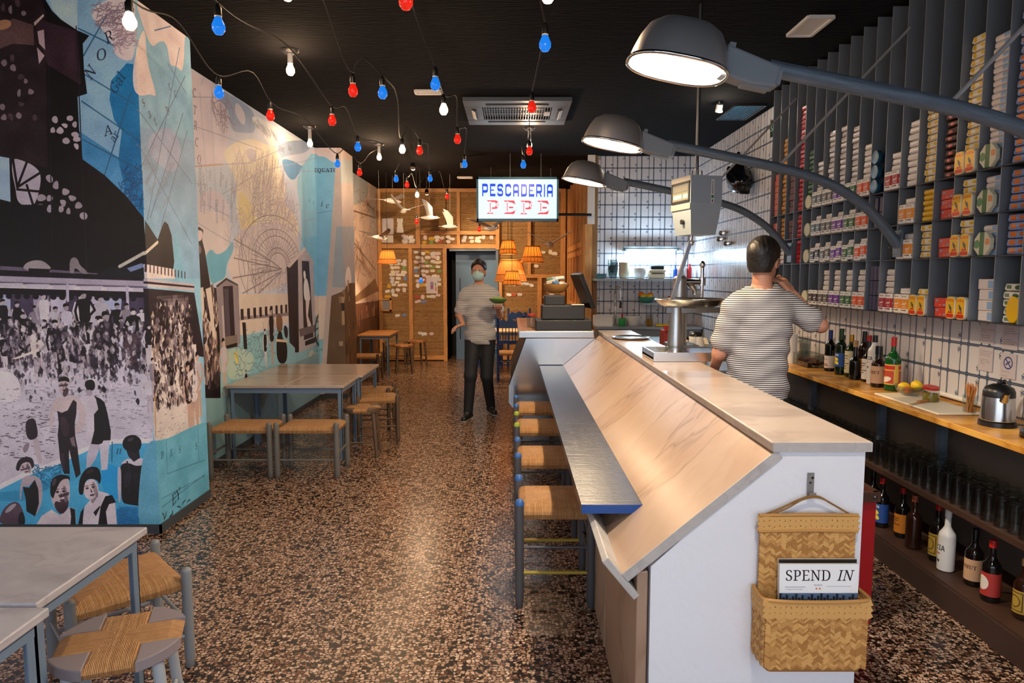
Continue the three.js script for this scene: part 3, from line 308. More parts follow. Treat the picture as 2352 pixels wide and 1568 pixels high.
function muralC() {
  const k = muralCanvas(LEN_C, 400), W = LEN_C;
  k.R(0, 0, W, CEIL, '#b9c3d6');
  // map: seas and lands of the recess wall
  k.P([[0.478,3.326],[0.592,3.307],[0.452,1.866],[0.336,1.861]], '#7fb0d6');
  k.S([[0.59,3.288],[1.111,3.292],[1.349,3.2],[1.429,2.944],[1.252,2.721],[1.375,2.657],[1.525,2.528],[1.538,2.376],[1.306,2.222],[1.314,2.029],[0.978,1.927],[0.537,1.907],[0.449,2.236],[0.521,2.979]], '#c9c4d2');
  k.S([[0.579,2.549],[0.857,2.575],[1.192,2.628],[1.35,2.674],[1.474,2.564],[1.529,2.418],[1.469,2.237],[1.354,2.172],[1.264,2.324],[1.024,2.399],[0.701,2.311],[0.684,2.136],[0.558,2.125]], '#b7c6da');
  k.S([[1.062,3.279],[1.306,3.283],[2.047,3.302],[2.056,3.071],[1.773,3.014],[1.43,2.955],[1.42,3.123],[1.245,3.175]], '#8fa4c2');
  k.S([[1.57,3.276],[1.792,3.208],[1.782,3.105],[1.72,3.07],[1.529,3.137]], '#c4c4d2');
  k.S([[1.917,3.248],[2.984,3.259],[3.708,3.289],[2.652,3.09],[2.493,2.985],[2.224,3.105],[2.028,3.112]], '#cbd3da');
  k.S([[2.649,3.064],[3.148,3.21],[3.915,3.358],[3.901,3.207],[2.96,3.002],[2.793,2.947]], '#93a6bf');
  k.S([[1.203,2.733],[1.476,2.867],[1.955,3.004],[2.352,3.009],[2.647,3.038],[2.67,2.888],[2.814,2.755],[2.919,2.583],[2.824,2.439],[3.331,2.35],[3.347,2.038],[1.913,1.924],[1.565,2.067],[1.476,2.303],[1.523,2.506],[1.373,2.635]], '#ddd2bf');
  k.S([[1.545,2.442],[1.715,2.418],[1.948,2.28],[1.994,2.094],[1.792,1.965],[1.563,2.044]], '#dccb96');
  k.S([[1.759,2.865],[2.041,2.916],[2.031,2.808],[1.931,2.757],[1.781,2.79]], '#b9b2c0');
  k.S([[2.793,2.947],[3.214,2.99],[3.58,2.978],[3.778,2.995],[3.381,2.863],[3.282,2.779],[3.061,2.749],[2.862,2.841]], '#5f93be');
  k.S([[3.381,2.863],[3.898,3.177],[4.23,3.295],[6.657,3.807],[6.473,1.908],[3.282,1.836],[3.498,2.132],[3.439,2.502],[3.316,2.658]], '#8cbcd4');
  k.P([[3.449,2.451],[5.55,2.651],[5.426,1.374],[3.957,1.384],[3.483,1.889]], '#7fb6d2'); k.P([[3.538,2.46],[5.55,2.651],[5.517,2.315],[3.549,2.109]], '#8fbcd2');
  k.S([[3.852,3.228],[5.819,3.616],[5.811,3.542],[5.219,3.37],[4.948,3.308],[4.455,3.272],[4.058,3.204]], '#c2b9c0');
  k.S([[0.568,2.177],[1.277,2.205],[1.335,2.05],[1.273,1.916],[1.195,1.854],[1.029,1.82],[0.947,1.884],[0.875,1.815],[0.771,1.831],[0.76,1.922],[0.596,2.074]], '#cdc6cc');
  k.S([[1.234,1.766],[1.393,1.871],[1.462,2.058],[2.291,2.226],[3.255,2.224],[3.394,1.886],[2.942,1.517],[1.508,1.457],[1.294,1.626]], '#c9c0c2');
  k.S([[0.79,1.813],[0.925,1.883],[1.007,1.819],[1.245,1.875],[1.378,1.982],[1.393,1.871],[1.208,1.745],[1.197,1.626],[0.984,1.588],[0.894,1.57],[0.841,1.684]], '#6faecb');
  k.P([[0.365,2.158],[0.556,2.176],[0.56,1.611],[0.313,1.629]], '#5b9dcc');
  for (const l of [[[0.587,3.05],[1.629,3.313]], [[0.567,2.843],[2.208,2.934]], [[0.555,2.508],[1.868,2.747],[2.969,3.096]], [[0.563,2.388],[0.885,2.402]], [[0.87,2.241],[1.329,2.181]], [[1.192,2.368],[2.186,2.714],[4.163,3.176]], [[0.825,3.148],[0.91,2.186]], [[1.026,3.141],[1.067,2.097]], [[3.515,2.307],[5.497,2.603]], [[3.384,2.892],[5.556,3.215]], [[0.904,3.284],[0.853,3.213]], [[0.576,2.098],[1.332,1.944]]]) k.L(l, '#9aa0b4', 0.007);
  { const q = [[0.716,3.12],[0.713,2.983],[0.712,2.86],[0.72,2.729],[0.75,2.596]]; 'CTRCO'.split('').forEach((t, i) => k.T(t, ...q[i], 0.1, '#6d6474', 0)); }
  k.L([[0.574,2.507],[1.218,2.632]], '#b98f84', 0.012);
  { const z = (a) => { const [[x0, y1], [x1, y0]] = a; return [x0, y0, x1, y1]; };
    k.words(...z([[0.724,2.554],[1.464,2.181]]), 26, 0.05, '#8088a0', 1.4); k.words(...z([[2.035,3.183],[2.693,3.123]]), 22, 0.05, '#6f7890', -0.3); k.words(...z([[2.005,2.874],[2.918,2.569]]), 46, 0.05, '#8f8488', 1.2);
    k.scrib(...z([[1.431,2.688],[2.898,2.367]]), 160, '#a59aa0', 0.005, 1.3, 0.2); k.scrib(...z([[1.839,2.444],[3.218,2.116]]), 260, '#9d929c', 0.0055, 0.9, 0.24); k.scrib(...z([[1.295,2.147],[2.589,1.767]]), 120, '#a59ca8', 0.005, 1.2, 0.26); k.scrib(...z([[1.809,1.7],[2.89,1.391]]), 150, '#9a9092', 0.0055, 1.2, 0.14); k.scrib(...z([[1.037,3.262],[1.388,3.063]]), 40, '#8f8496', 0.007, -1, 0.2); }
  { const q = [[4.738,3.101],[3.641,2.603],[3.816,2.6],[3.998,2.589],[4.162,2.598],[4.361,2.603],[4.63,2.614],[5.355,2.626],[2.803,3.053],[3.096,3.113]]; k.T('EQUATOR', ...q[0], 0.075, '#3c3c50', 0, 'bold 100px serif'); 'Atlant'.split('').slice(0, 6).forEach((t, i) => i && k.T('Atlantic'[i + 2] || t, ...q[i + 1], 0.07, '#474a60', -0.15)); k.T('C', ...q[7], 0.14, '#474a60'); k.T('Long', ...q[8], 0.08, '#5d6478', 0.1); k.T('Sea', ...q[9], 0.08, '#5d6478', 0.1); }
  // drawn big wheel
  { const [c0] = [[2.589,1.767]]; const [e1] = [[2.607,1.949]], [w1] = [[2.213,1.761]]; const ry = e1[1] - c0[1], rx = Math.abs(c0[0] - w1[0]) * 1.0; for (const m of [0.7, 1, 1.7, 2.1, 2.9]) { k.g.strokeStyle = '#7d7478'; k.g.lineWidth = 0.009; k.g.beginPath(); k.g.ellipse(c0[0], c0[1], rx * m, ry * m, 0, -0.5, PI + 0.6); k.g.stroke(); } for (let i = 0; i < 30; i++) { const a = -0.5 + i * (PI + 1.1) / 30; k.L([[c0[0] + Math.cos(a) * rx * 0.7, c0[1] + Math.sin(a) * ry * 0.7], [c0[0] + Math.cos(a) * rx * 2.1, c0[1] + Math.sin(a) * ry * 2.1]], '#857c80', 0.007); } for (const l of [[[1.404,1.983],[2.416,1.788],[2.694,1.719]], [[1.387,1.809],[2.694,1.719]], [[1.344,1.625],[2.694,1.719]], [[1.509,1.468],[2.691,1.694]], [[1.841,1.425],[2.691,1.694]], [[1.635,1.646],[1.561,2.002],[1.904,1.468]], [[1.778,1.97],[1.674,1.474]], [[1.954,1.979],[1.875,1.468]]]) k.L(l, '#7a7074', 0.01); }
  // beach band and sea at the foot
  k.P([[0.973,1.473],[1.51,1.478],[2.934,1.44],[3.957,1.384],[5.563,1.354],[5.531,1.03],[3.882,1.127],[1.58,1.081],[0.939,1.118]], '#cbbfb6'); k.P([[1.434,1.23],[2.87,1.187],[2.874,1.225],[1.437,1.261]], '#8a7f84');
  for (let i = 0; i < 9; i++) { const q = [[1.496,1.331],[2.767,1.319],[1.486,1.227],[2.758,1.225]]; const t = i / 8, x = q[0][0] + (q[1][0] - q[0][0]) * t, y1 = q[0][1] + (q[1][1] - q[0][1]) * t, y0 = q[2][1] + (q[3][1] - q[2][1]) * t; k.R(x, y0, x + 0.07, y1, '#33282f'); k.R(x - 0.02, y0, x, y1 - 0.03, '#b3a8ac'); }
  k.P([[0.939,1.118],[1.635,1.077],[2.897,1.057],[3.882,1.127],[5.531,1.03],[7.003,-0.518],[0.801,0.605]], '#8ab4c0'); k.S([[1.109,0.972],[1.462,0.975],[1.844,0.846],[1.652,0.671],[1.13,0.688]], '#a9bfb8'); k.S([[1.304,0.951],[1.38,0.942],[1.394,0.825],[1.343,0.832]], '#d3c25e'); k.S([[4.464,0.505],[4.949,0.528],[5.261,0.375],[4.687,0.382],[4.4,0.436]], '#b7b4a8'); k.S([[3.495,0.609],[3.744,0.722],[4.032,0.572],[3.821,0.496]], '#b7bcb2');
  { const z = (a) => { const [[x0, y1], [x1, y0]] = a; return [x0, y0, x1, y1]; }; k.scrib(...z([[3.299,0.905],[5.322,0.299]]), 120, '#54707c', 0.009, 0.6, 0.16); k.scrib(...z([[1.169,1.097],[2.344,0.69]]), 60, '#6a8a94', 0.008, 0.3, 0.2); const q = [[5.031,0.716],[5.09,0.661],[4.538,0.676],[4.829,0.582]]; k.T('Zemlya', ...q[0], 0.09, '#2c3440', -0.35); k.T('Sandra', ...q[1], 0.09, '#2c3440', -0.35); k.T('80°', ...q[2], 0.08, '#2c3440', -0.2); k.T('Zemlya George', ...q[3], 0.08, '#2c3440', -0.25); }
  k.R(0, 0, W, 0.62, '#7f9fa8');
  // crowd and railing at the near end
  k.P([[0.242,1.613],[0.55,1.602],[1.047,1.529],[0.977,0.573],[0.156,0.722]], '#241c22'); k.P([[0.242,1.613],[0.588,1.597],[0.586,1.579],[0.24,1.592]], '#a69ca4');
  k.S([[0.246,1.291],[0.33,1.251],[0.4,1.034],[0.477,0.845],[0.334,0.734],[0.177,0.761]], '#c9c2c0');
  for (let i = 0; i < 40; i++) { const q = [[0.275,1.048],[0.945,0.717],[0.32,1.51]]; k.fig(rr(q[0][0], q[1][0]), rr(q[1][1], q[2][1] - 0.4), rr(0.2, 0.36), rnd() > 0.6, { skin: ['#b7a49e', '#c9b9b2', '#8f7d7a'][i % 3] }); }
  { const [[x0, y1], [x1, y0]] = [[0.304,1.527],[0.967,0.713]]; k.blotch(x0, y0, x1, y1, 420, 0.07, ['#1d1720', '#2c2430', '#6d5c5c', '#c3b0a8', '#d3c6c0', '#423846']); }
  // the woman in the black dress, seen from below
  k.P([[0.563,1.939],[0.61,2.022],[0.711,2.046],[0.78,2.024],[0.751,1.94],[0.794,1.85],[0.872,1.561],[0.762,1.517],[0.583,1.539],[0.565,1.753]], '#2a2028'); k.S([[0.624,1.969],[0.658,2.016],[0.759,2.022],[0.769,1.977],[0.73,1.93],[0.649,1.926]], '#d8c6ca'); k.S([[0.617,1.897],[0.717,1.902],[0.741,1.839],[0.669,1.818],[0.593,1.843]], '#7f6a74'); k.P([[0.622,1.538],[0.734,1.554],[0.737,1.369],[0.711,1.315],[0.608,0.982],[0.591,1.012],[0.66,1.318]], '#cfc4be'); k.P([[0.774,1.535],[0.882,1.552],[0.912,1.303],[0.917,1.12],[0.873,1.124],[0.836,1.307]], '#cfc4be');
  // two bathing huts
  k.P([[0.982,1.56],[1.197,1.626],[1.466,1.563],[1.466,1.017],[1.384,0.984],[1.017,0.992],[1.004,1.21]], '#8f8790'); k.P([[0.982,1.56],[1.197,1.628],[1.466,1.563],[1.439,1.553],[1.207,1.606],[1.003,1.545]], '#4d454c'); k.P([[1.123,1.552],[1.337,1.554],[1.342,1.081],[1.133,1.09]], '#2d2530'); k.P([[1.139,1.528],[1.235,1.528],[1.243,1.1],[1.141,1.099]], '#57505e'); k.P([[1.122,1.101],[1.395,1.097],[1.389,1.035],[1.113,1.012]], '#7d746f'); k.P([[1.078,1.382],[1.113,1.38],[1.122,0.981],[1.086,0.98]], '#b5adb2'); k.P([[1.138,1.019],[1.388,1.025],[1.384,0.989],[1.135,0.99]], '#15111a'); k.P([[1.524,1.203],[1.605,1.197],[1.622,0.937],[1.54,0.946]], '#1d171e');
  k.P([[2.867,1.758],[3.538,1.993],[3.926,1.837],[3.919,0.732],[3.195,0.726],[2.88,0.878]], '#b0a9ae'); k.P([[2.867,1.756],[3.284,1.87],[3.217,0.731],[2.88,0.878]], '#2a2029'); k.P([[2.867,1.756],[3.561,2],[3.627,1.969],[2.963,1.734]], '#c7bebf'); k.P([[3.432,1.827],[3.73,1.826],[3.831,0.857],[3.427,0.852]], '#2b222b'); k.S([[3.476,1.59],[3.641,1.63],[3.757,1.362],[3.705,1.321],[3.474,1.33]], '#e0d6d6'); k.S([[3.473,1.699],[3.556,1.713],[3.593,1.617],[3.499,1.59]], '#e4d8d8'); k.P([[3.542,1.328],[3.707,1.335],[3.617,1.143],[3.748,1.021],[3.69,0.912],[3.62,0.932],[3.547,1.147]], '#d4c9c6'); k.P([[3.243,1.004],[3.946,1.007],[3.963,0.918],[3.277,0.907]], '#6d646a'); k.P([[3.471,0.834],[3.93,0.848],[3.923,0.776],[3.466,0.779]], '#120e14'); k.P([[3.068,1.149],[3.171,1.143],[3.195,0.726],[3.069,0.741]], '#1a141b');
  { const [c0] = [[4.285,0.968]], [a] = [[3.97,0.991]], [b] = [[4.302,1.148]], [d] = [[4.765,0.869]]; k.g.strokeStyle = '#241d26'; k.g.lineWidth = 0.05; k.g.beginPath(); k.g.ellipse(c0[0] + 0.02, c0[1] - 0.03, (d[0] - a[0]) / 2, b[1] - c0[1] + 0.06, 0.12, 0, 2 * PI); k.g.stroke(); for (let i = 0; i < 10; i++) { const t = i * 0.628; k.L([c0, [c0[0] + Math.cos(t) * (d[0] - a[0]) / 2, c0[1] - 0.03 + Math.sin(t) * (b[1] - c0[1] + 0.04)]], '#241d26', 0.02); } k.E(...c0, 0.06, 0.08, '#1a141b'); }
  k.P([[5.488,1.305],[5.278,1.245],[4.639,1.114],[5.372,0.82],[5.515,0.86],[5.065,1.074],[5.546,1.183]], '#8a7f7c');
  // bather with wicker on the head and two beside
  k.S([[2.464,1.211],[2.555,1.23],[2.662,1.199],[2.665,1.037],[2.516,1.012],[2.452,1.091]], '#7a5d4a'); k.S([[2.518,1.037],[2.627,1.028],[2.654,0.926],[2.802,0.886],[2.779,0.646],[2.449,0.688],[2.436,0.922]], '#191418'); k.L([[2.438,0.946],[2.803,0.899]], '#cdb9a6', 0.03); k.S([[2.689,1.098],[2.839,1.062],[2.825,0.922],[2.713,0.958]], '#2a2228'); { const q = [[2.31,0.694],[2.11,0.697],[1.888,0.67],[1.569,0.683],[1.106,0.691],[1.08,0.675],[1.275,0.654]]; k.fig(q[0][0], q[0][1], 0.62, true, { skin: '#a99c98' }); k.fig(q[1][0], q[1][1], 0.4, true); k.fig(q[3][0], q[3][1] - 0.2, 0.26, true); k.fig(q[5][0], q[5][1] - 0.1, 0.52, false, { skin: '#b9a79a' }); }
  // --- pillar two, front and inner face
  k.P([[4.149,3.517],[4.5,3.517],[4.404,-0.51],[4.038,-0.51]], '#7fb2d0'); k.S([[4.11,3.307],[4.496,3.351],[4.49,3.129],[4.41,3.096],[4.32,3.129],[4.237,3.196],[4.14,3.185]], '#c9bfc4'); k.P([[4.09,1.374],[4.449,1.397],[4.435,0.793],[4.074,0.793]], '#cbbfb6'); k.P([[4.074,0.793],[4.436,0.852],[4.404,-0.51],[4.038,-0.51]], '#86b0be');
  k.L([[4.135,2.99],[4.488,3.018]], '#6a8aa6', 0.008); k.L([[4.12,2.458],[4.476,2.525]], '#6a8aa6', 0.008); k.P([[4.447,1.316],[4.279,1.055],[4.448,0.84],[4.45,0.956],[4.354,1.055],[4.456,1.189]], '#8a7f7c'); { const q = [[4.296,0.805],[4.27,0.735],[4.21,0.647],[4.302,0.606]]; k.T('Zemlya', ...q[0], 0.07, '#2c3440', -0.4); k.T('Sandra', ...q[1], 0.07, '#2c3440', -0.4); k.T('Alya George', ...q[3], 0.07, '#2c3440', -0.35); } k.T('EQUATOR', ...[[4.272,3.012]][0], 0.07, '#3c3c50', 0, 'bold 100px serif'); k.T('C', ...[[4.436,2.514]][0], 0.12, '#474a60'); k.T('i', ...[[4.181,2.581]][0], 0.09, '#474a60'); k.T('c', ...[[4.254,2.559]][0], 0.09, '#474a60');
  k.P([[4.422,3.511],[5.73,3.78],[5.232,-1.352],[3.987,-0.973]], '#b9aca8'); k.P([[4.455,3.158],[5.685,3.318],[5.655,3.01],[4.425,2.847]], '#a9b4b8'); k.P([[4.37,2.283],[5.593,2.368],[5.506,1.47],[4.294,1.492]], '#9aa3ac'); k.S([[4.514,1.604],[4.651,1.767],[4.8,1.769],[4.912,1.602],[4.823,1.482],[4.575,1.487]], '#dcd0cc'); k.P([[4.283,1.379],[4.703,1.544],[5.512,1.535],[5.232,-1.352],[4.053,-0.993]], '#6b543e'); for (let i = 0; i < 26; i++) { const q = [[4.362,1.491],[5.058,0.36]]; const x = rr(q[0][0], q[1][0]), y = rr(q[1][1], q[0][1]); k.R(x, y, x + rr(0.02, 0.08), y + rr(0.04, 0.22), ['#8a7256', '#3e2c1e', '#a58d70', '#57422f'][i % 4]); }
  return k.grain(14);
}

function muralF() {
  const k = muralCanvas(LEN_F, 300), W = LEN_F;
  k.R(0, 0, W, CEIL, '#cfc0b6');
  k.S([[1.194,3.364],[2.481,3.416],[2.825,3.157],[2.077,2.848],[1.135,2.752]], '#a9b3bb'); k.S([[2.65,3.288],[3.655,3.339],[3.549,2.252],[2.749,2.372]], '#b9bcc0');
  { const q = [[1.374,3.12],[3.147,1.585]]; k.scrib(q[0][0] - 1, q[1][1], q[1][0], q[0][1], 110, '#8d7f7c', 0.012, 0.6, 0.3); k.words(q[0][0] - 1, q[1][1], q[1][0], q[0][1], 34, 0.1, '#7f7172', 0.9); }
  for (const l of [[[1.128,2.684],[3.258,2.725]], [[1.088,2.276],[3.163,1.748]], [[0.983,1.187],[3.147,1.585]], [[1.283,1.245],[3.132,1.422]]]) k.L(l, '#7d6c64', 0.025);
  k.P([[1.134,1.25],[3.147,1.585],[3.462,1.349],[1.432,1.204]], '#8a725c'); k.P([[0.983,1.187],[3.444,1.165],[3.225,-1.092],[0.811,-0.581]], '#7b5c50'); for (let i = 0; i < 90; i++) { const q = [[0.97,1.051],[3.021,0.281]]; const x = rr(q[0][0] - 1, q[1][0]), y = rr(q[1][1] - 0.5, q[0][1]); k.R(x, y, x + rr(0.02, 0.08), y + rr(0.06, 0.3), ['#a98e80', '#3c2922', '#c0a898', '#5d463c', '#2a1c18'][i % 5]); } k.R(0, 0, W, 0.9, '#5d463e'); for (let i = 0; i < 60; i++) { const x = rr(0, W), y = rr(0, 0.9); k.R(x, y, x + rr(0.02, 0.08), y + rr(0.06, 0.3), ['#8d7468', '#3c2922', '#2a1c18'][i % 3]); }
  return k.grain(14);
}
const mural = (k) => std(0xffffff, 0.4, 0, { map: ctex(k.c, false), bumpMap: scaled(T.cloth, 60, 60), bumpScale: 0.0006 });
const MUR = { ab: mural(muralAB()), c: mural(muralC()), f: mural(muralF()) };

// ---------- room shell ----------
struct('floor', box(6.4, 0.12, 15.6, -0.45, -0.06, -6.45), M.floor);
struct('ceiling', box(6.4, 0.12, 15.6, -0.45, CEIL + 0.06, -6.45), M.ceiling);
function muralBox(x0, x1, z0, z1, len, sOf) { const g = new THREE.BoxGeometry(x1 - x0, CEIL, Math.abs(z1 - z0)).toNonIndexed(); g.translate((x0 + x1) / 2, CEIL / 2, (z0 + z1) / 2); const p = g.attributes.position, n = g.attributes.normal, uv = g.attributes.uv; for (let i = 0; i < p.count; i++) uv.setXY(i, clamp(sOf(p.getX(i), p.getZ(i), n.getX(i) > 0.5) / len, 0.001, 0.999), p.getY(i) / CEIL); return g; }
struct('wall_left', box(0.15, CEIL, 5.6, -3.475, CEIL / 2, -1.45), M.plaster);
struct('wall_left_pillar', muralBox(-3.4, -2.26, -4.97, -4.25, LEN_AB, (x, z, side) => (side ? 1.14 + (-4.25 - z) : x + 3.4)), MUR.ab);
struct('wall_left_recess', muralBox(-2.72, -2.57, -9.08, -4.97, LEN_C, (x, z) => -4.97 - z), MUR.c);
struct('wall_left_pillar_far', muralBox(-2.72, -2.23, -9.74, -9.08, LEN_C, (x, z, side) => (side ? 4.110 + 0.34 + (-9.08 - z) : 4.110 + (x + 2.57))), MUR.c);
struct('wall_left_far', muralBox(-2.72, -2.57, -13.2, -9.74, LEN_F, (x, z) => -9.74 - z), MUR.f);
struct('baseboard_pillar', [box(1.152, 0.06, 0.012, -2.824, 0.03, -4.244), box(0.012, 0.06, 0.732, -2.254, 0.03, -4.604)], std(0x3a4148, 0.5));
struct('baseboard_left', [box(0.012, 0.06, 4.1, -2.564, 0.03, -7.02), box(0.012, 0.06, 3.4, -2.564, 0.03, -11.45), box(0.34, 0.06, 0.012, -2.4, 0.03, -9.074), box(0.012, 0.06, 0.66, -2.224, 0.03, -9.41)], std(0x3a4148, 0.5));

// shop front behind the viewer: posts, sill, head and glass, street outside
struct('wall_front', [box(6.4, 0.25, 0.16, -0.45, 0.125, 1.25), box(6.4, 0.35, 0.16, -0.45, CEIL - 0.175, 1.25), box(0.45, CEIL, 0.16, -3.4, CEIL / 2, 1.25), box(0.45, CEIL, 0.16, 2.5, CEIL / 2, 1.25)], M.blackwall);
for (const [i, x] of [[1, -2.35], [2, -0.6], [3, 1.2]]) { const w = i === 1 ? 1.6 : 1.7; const f = struct('window_' + i, [box(0.05, 2.7, 0.07, x - w / 2, 1.6, 1.24), box(0.05, 2.7, 0.07, x + w / 2, 1.6, 1.24), box(w, 0.05, 0.07, x, 0.28, 1.24), box(w, 0.05, 0.07, x, 2.92, 1.24)], M.blackplastic); part('pane', box(w - 0.06, 2.6, 0.008, x, 1.6, 1.24), M.glass, f); }
struct('pavement', box(14, 0.1, 7, 0, -0.12, 4.8), std(0x8a8782, 0.9));

// ---------- back wall: pine studs over reed matting, doorway ----------
const WB = struct('wall_back', [box(1.47, CEIL, 0.12, -1.985, CEIL / 2, -13.28), box(0.95, CEIL - 2.15, 0.12, -0.775, (CEIL + 2.15) / 2, -13.28), box(1.55, CEIL, 0.12, 0.475, CEIL / 2, -13.28), box(4.2, CEIL, 0.1, -0.7, CEIL / 2, -14.1), box(0.1, CEIL, 0.9, -1.3, CEIL / 2, -13.7), box(0.1, CEIL, 0.9, -0.26, CEIL / 2, -13.7)], M.blackwall);
part('reed_mat', [box(1.45, 3.24, 0.02, -1.99, 1.66, -13.21), box(0.95, 1.1, 0.02, -0.775, 2.7, -13.21), box(1.5, 3.24, 0.02, 0.46, 1.66, -13.21)], M.reed, WB);
// studs: [x0, x1, y0, y1] on the wall plane
const stud = (name, x0, x1, y0, y1, d = 0.06) => part(name, box(Math.abs(x1 - x0), Math.abs(y1 - y0), d, (x0 + x1) / 2, (y0 + y1) / 2, -13.17 + rnd() * 0.006), Math.abs(x1 - x0) > Math.abs(y1 - y0) ? M.pineh : M.pine, WB);
stud('post', -2.56, -2.49, 0, 3.28); stud('post', -1.32, -1.25, 0, 2.2); stud('post', -1.98, -1.91, 0.02, 2.17); stud('post', -1.83, -1.75, 2.24, 3.22); stud('post', -1.05, -0.99, 2.24, 3.22); stud('post', -0.31, -0.24, 2.14, 3.28); stud('post', -0.25, -0.19, 0, 1.62); stud('post', 0.3, 0.36, 1.66, 3.25); stud('post', 0.49, 0.57, 0, 1.6); stud('post', 0.93, 1.02, 0, 3.28);
stud('rail', -2.49, 0.93, 3.22, 3.285); stud('rail', -2.49, -0.24, 2.16, 2.24); stud('rail', -1.75, -0.31, 2.42, 2.49); stud('rail', -0.24, 0.93, 1.6, 1.67); stud('rail', -2.49, -1.32, 0.02, 0.1); stud('rail', -0.19, 0.93, 0.02, 0.1);
{ const f = part('wall_box', [box(0.26, 0.03, 0.08, -2.43, 1.19, -13.15), box(0.26, 0.03, 0.08, -2.43, 0.98, -13.15), box(0.04, 0.24, 0.08, -2.33, 1.085, -13.15)], M.pineh, WB); part('panel', box(0.2, 0.18, 0.02, -2.45, 1.085, -13.15), std(0x8d8f92, 0.4), f); }
struct('trim_1', [box(0.05, 2.15, 0.1, -0.285, 1.075, -13.2), box(0.9, 0.04, 0.1, -0.75, 2.13, -13.2)], M.bluesteel);
const D1 = struct('door_1', box(0.8, 2.1, 0.045, -0.7, 1.05, -13.45), M.bluedoor);
part('seam', box(0.02, 1.2, 0.05, -1.02, 1.0, -13.445), M.blackplastic, D1);

// ---------- timber partition on the right of the back room ----------
const WP = struct('wall_partition', box(0.07, CEIL, 3.6, 1.16, CEIL / 2, -11.45), std(0x8a6238, 0.7));
for (let i = 0; i < 6; i++) part('post', box(0.08, 3.24, 0.1, 1.085, 1.63, -13.0 + i * 0.58), M.pine, WP);
for (const y of [2.0, 2.12, 0.06, 1.15]) part('rail', box(0.075, 0.08, 3.2, 1.09, y, -11.5), M.pineh, WP);
part('board', box(0.1, 2.36, 0.2, 1.07, 1.18, -9.72), M.pine, WP); part('board', box(0.02, 2.3, 0.06, 1.01, 1.15, -9.95), M.pine, WP); part('board', box(0.09, 0.06, 0.32, 1.07, 2.33, -9.8), M.pineh, WP);
struct('trim_2', box(0.1, 0.94, 0.06, 1.1, 2.83, -9.64), M.white);

// ---------- tiled kitchen walls ----------
const TILE = 0.168;
function tilePrint(flip) { const c = canvas(256, 256), g = c.getContext('2d'); g.fillStyle = '#47586e'; g.fillRect(0, 0, 256, 256); g.fillStyle = '#d9d6d8'; const R = (x, y, w, h, r) => { g.beginPath(); g.roundRect(x, y, w, h, r); g.fill(); }; R(8, 9, 146, 238, 16); R(165, 9, 83, 238, 16); g.fillStyle = '#47586e'; const ox = 132, oy = flip ? 190 : 54; for (const [x, y, r] of [[0, 0, 9], [12, -14, 7], [12, 12, 7], [-12, -8, 6], [-8, 14, 6], [18, 0, 6], [0, -24, 5], [0, 26, 5]]) { g.beginPath(); g.arc(ox + x, oy + y, r, 0, 7); g.fill(); } return std(0xffffff, 0.16, 0, { map: ctex(c, false) }); }
const tileMats = [tilePrint(false), tilePrint(true)];
const tileGeo = new THREE.BoxGeometry(TILE - 0.004, TILE - 0.004, 0.008);
function tileWall(wall, x0, z0, dir, n, y0, rows, limit = 300) { // dir 'x' along +x facing +z, 'z' along -z facing -x
  let count = 0; const rest = [];
  for (let r = 0; r < rows; r++) for (let i = 0; i < n; i++) { const y = y0 + (r + 0.5) * TILE, x = dir === 'x' ? x0 + (i + 0.5) * TILE : x0, z = dir === 'x' ? z0 : z0 - (i + 0.5) * TILE; if (count++ < limit) { const m = part('tile', tileGeo, tileMats[(i + r) & 1], wall); m.position.set(x, y, z); if (dir === 'z') m.rotation.y = -PI / 2; } }
}
const WK = struct('wall_kitchen', box(1.6, CEIL, 0.12, 1.92, CEIL / 2, -9.74), std(0xb6b8bc, 0.6));
tileWall(WK, 1.13, -9.676, 'x', 9, 0.78, 15);
const WR = struct('wall_right', box(0.14, CEIL, 11.2, 2.64, CEIL / 2, -4.2), std(0xb6b8bc, 0.6));
tileWall(WR, 2.566, -2.3, 'z', 24, 0.93, 3);
const WKR = struct('wall_kitchen_right', box(0.01, CEIL, 3.1, 2.572, CEIL / 2, -8.15), std(0xb6b8bc, 0.6));
tileWall(WKR, 2.564, -6.36, 'z', 20, 0.78, 15);

// ---------- street lamps on curved galvanised arms ----------
const emis = (color, intensity, extra = {}) => std(0x111111, 0.4, 0, { emissive: color, emissiveIntensity: intensity, ...extra });
const LK = 0.41;
function point(parent, color, cd, x, y, z, radius = 1.5) { const l = new THREE.PointLight(color, cd * LK); l.position.set(x, y, z); l.castShadow = true; l.shadow.radius = radius; parent.add(l); return l; }
function domeGeo(off, inner) { // oblong bell: long along x, open below
  const N = 36, prof = [[0, 0.172], [0.3, 0.168], [0.55, 0.155], [0.74, 0.13], [0.86, 0.09], [0.94, 0.045], [1, 0]].map(([r, h]) => [r, h]);
  const pos = [], idx = [], ax = 0.182 - off, az = 0.15 - off, hh = 1 - off * 3;
  for (const [r, h] of prof) for (let i = 0; i < N; i++) { const a = i / N * 2 * PI, c = Math.cos(a), s = Math.sin(a), q = Math.pow(Math.pow(Math.abs(c), 2.5) + Math.pow(Math.abs(s), 2.5), -1 / 2.5); pos.push(c * q * r * ax, h * hh, s * q * r * az); }
  for (let j = 0; j < prof.length - 1; j++) for (let i = 0; i < N; i++) { const a = j * N + i, b = j * N + (i + 1) % N, c = a + N, d = b + N; idx.push(...(inner ? [a, c, b, b, c, d] : [a, b, c, b, d, c])); }
  const g = new THREE.BufferGeometry(); g.setAttribute('position', new THREE.Float32BufferAttribute(pos, 3)); g.setIndex(idx); g.computeVertexNormals(); return g; }
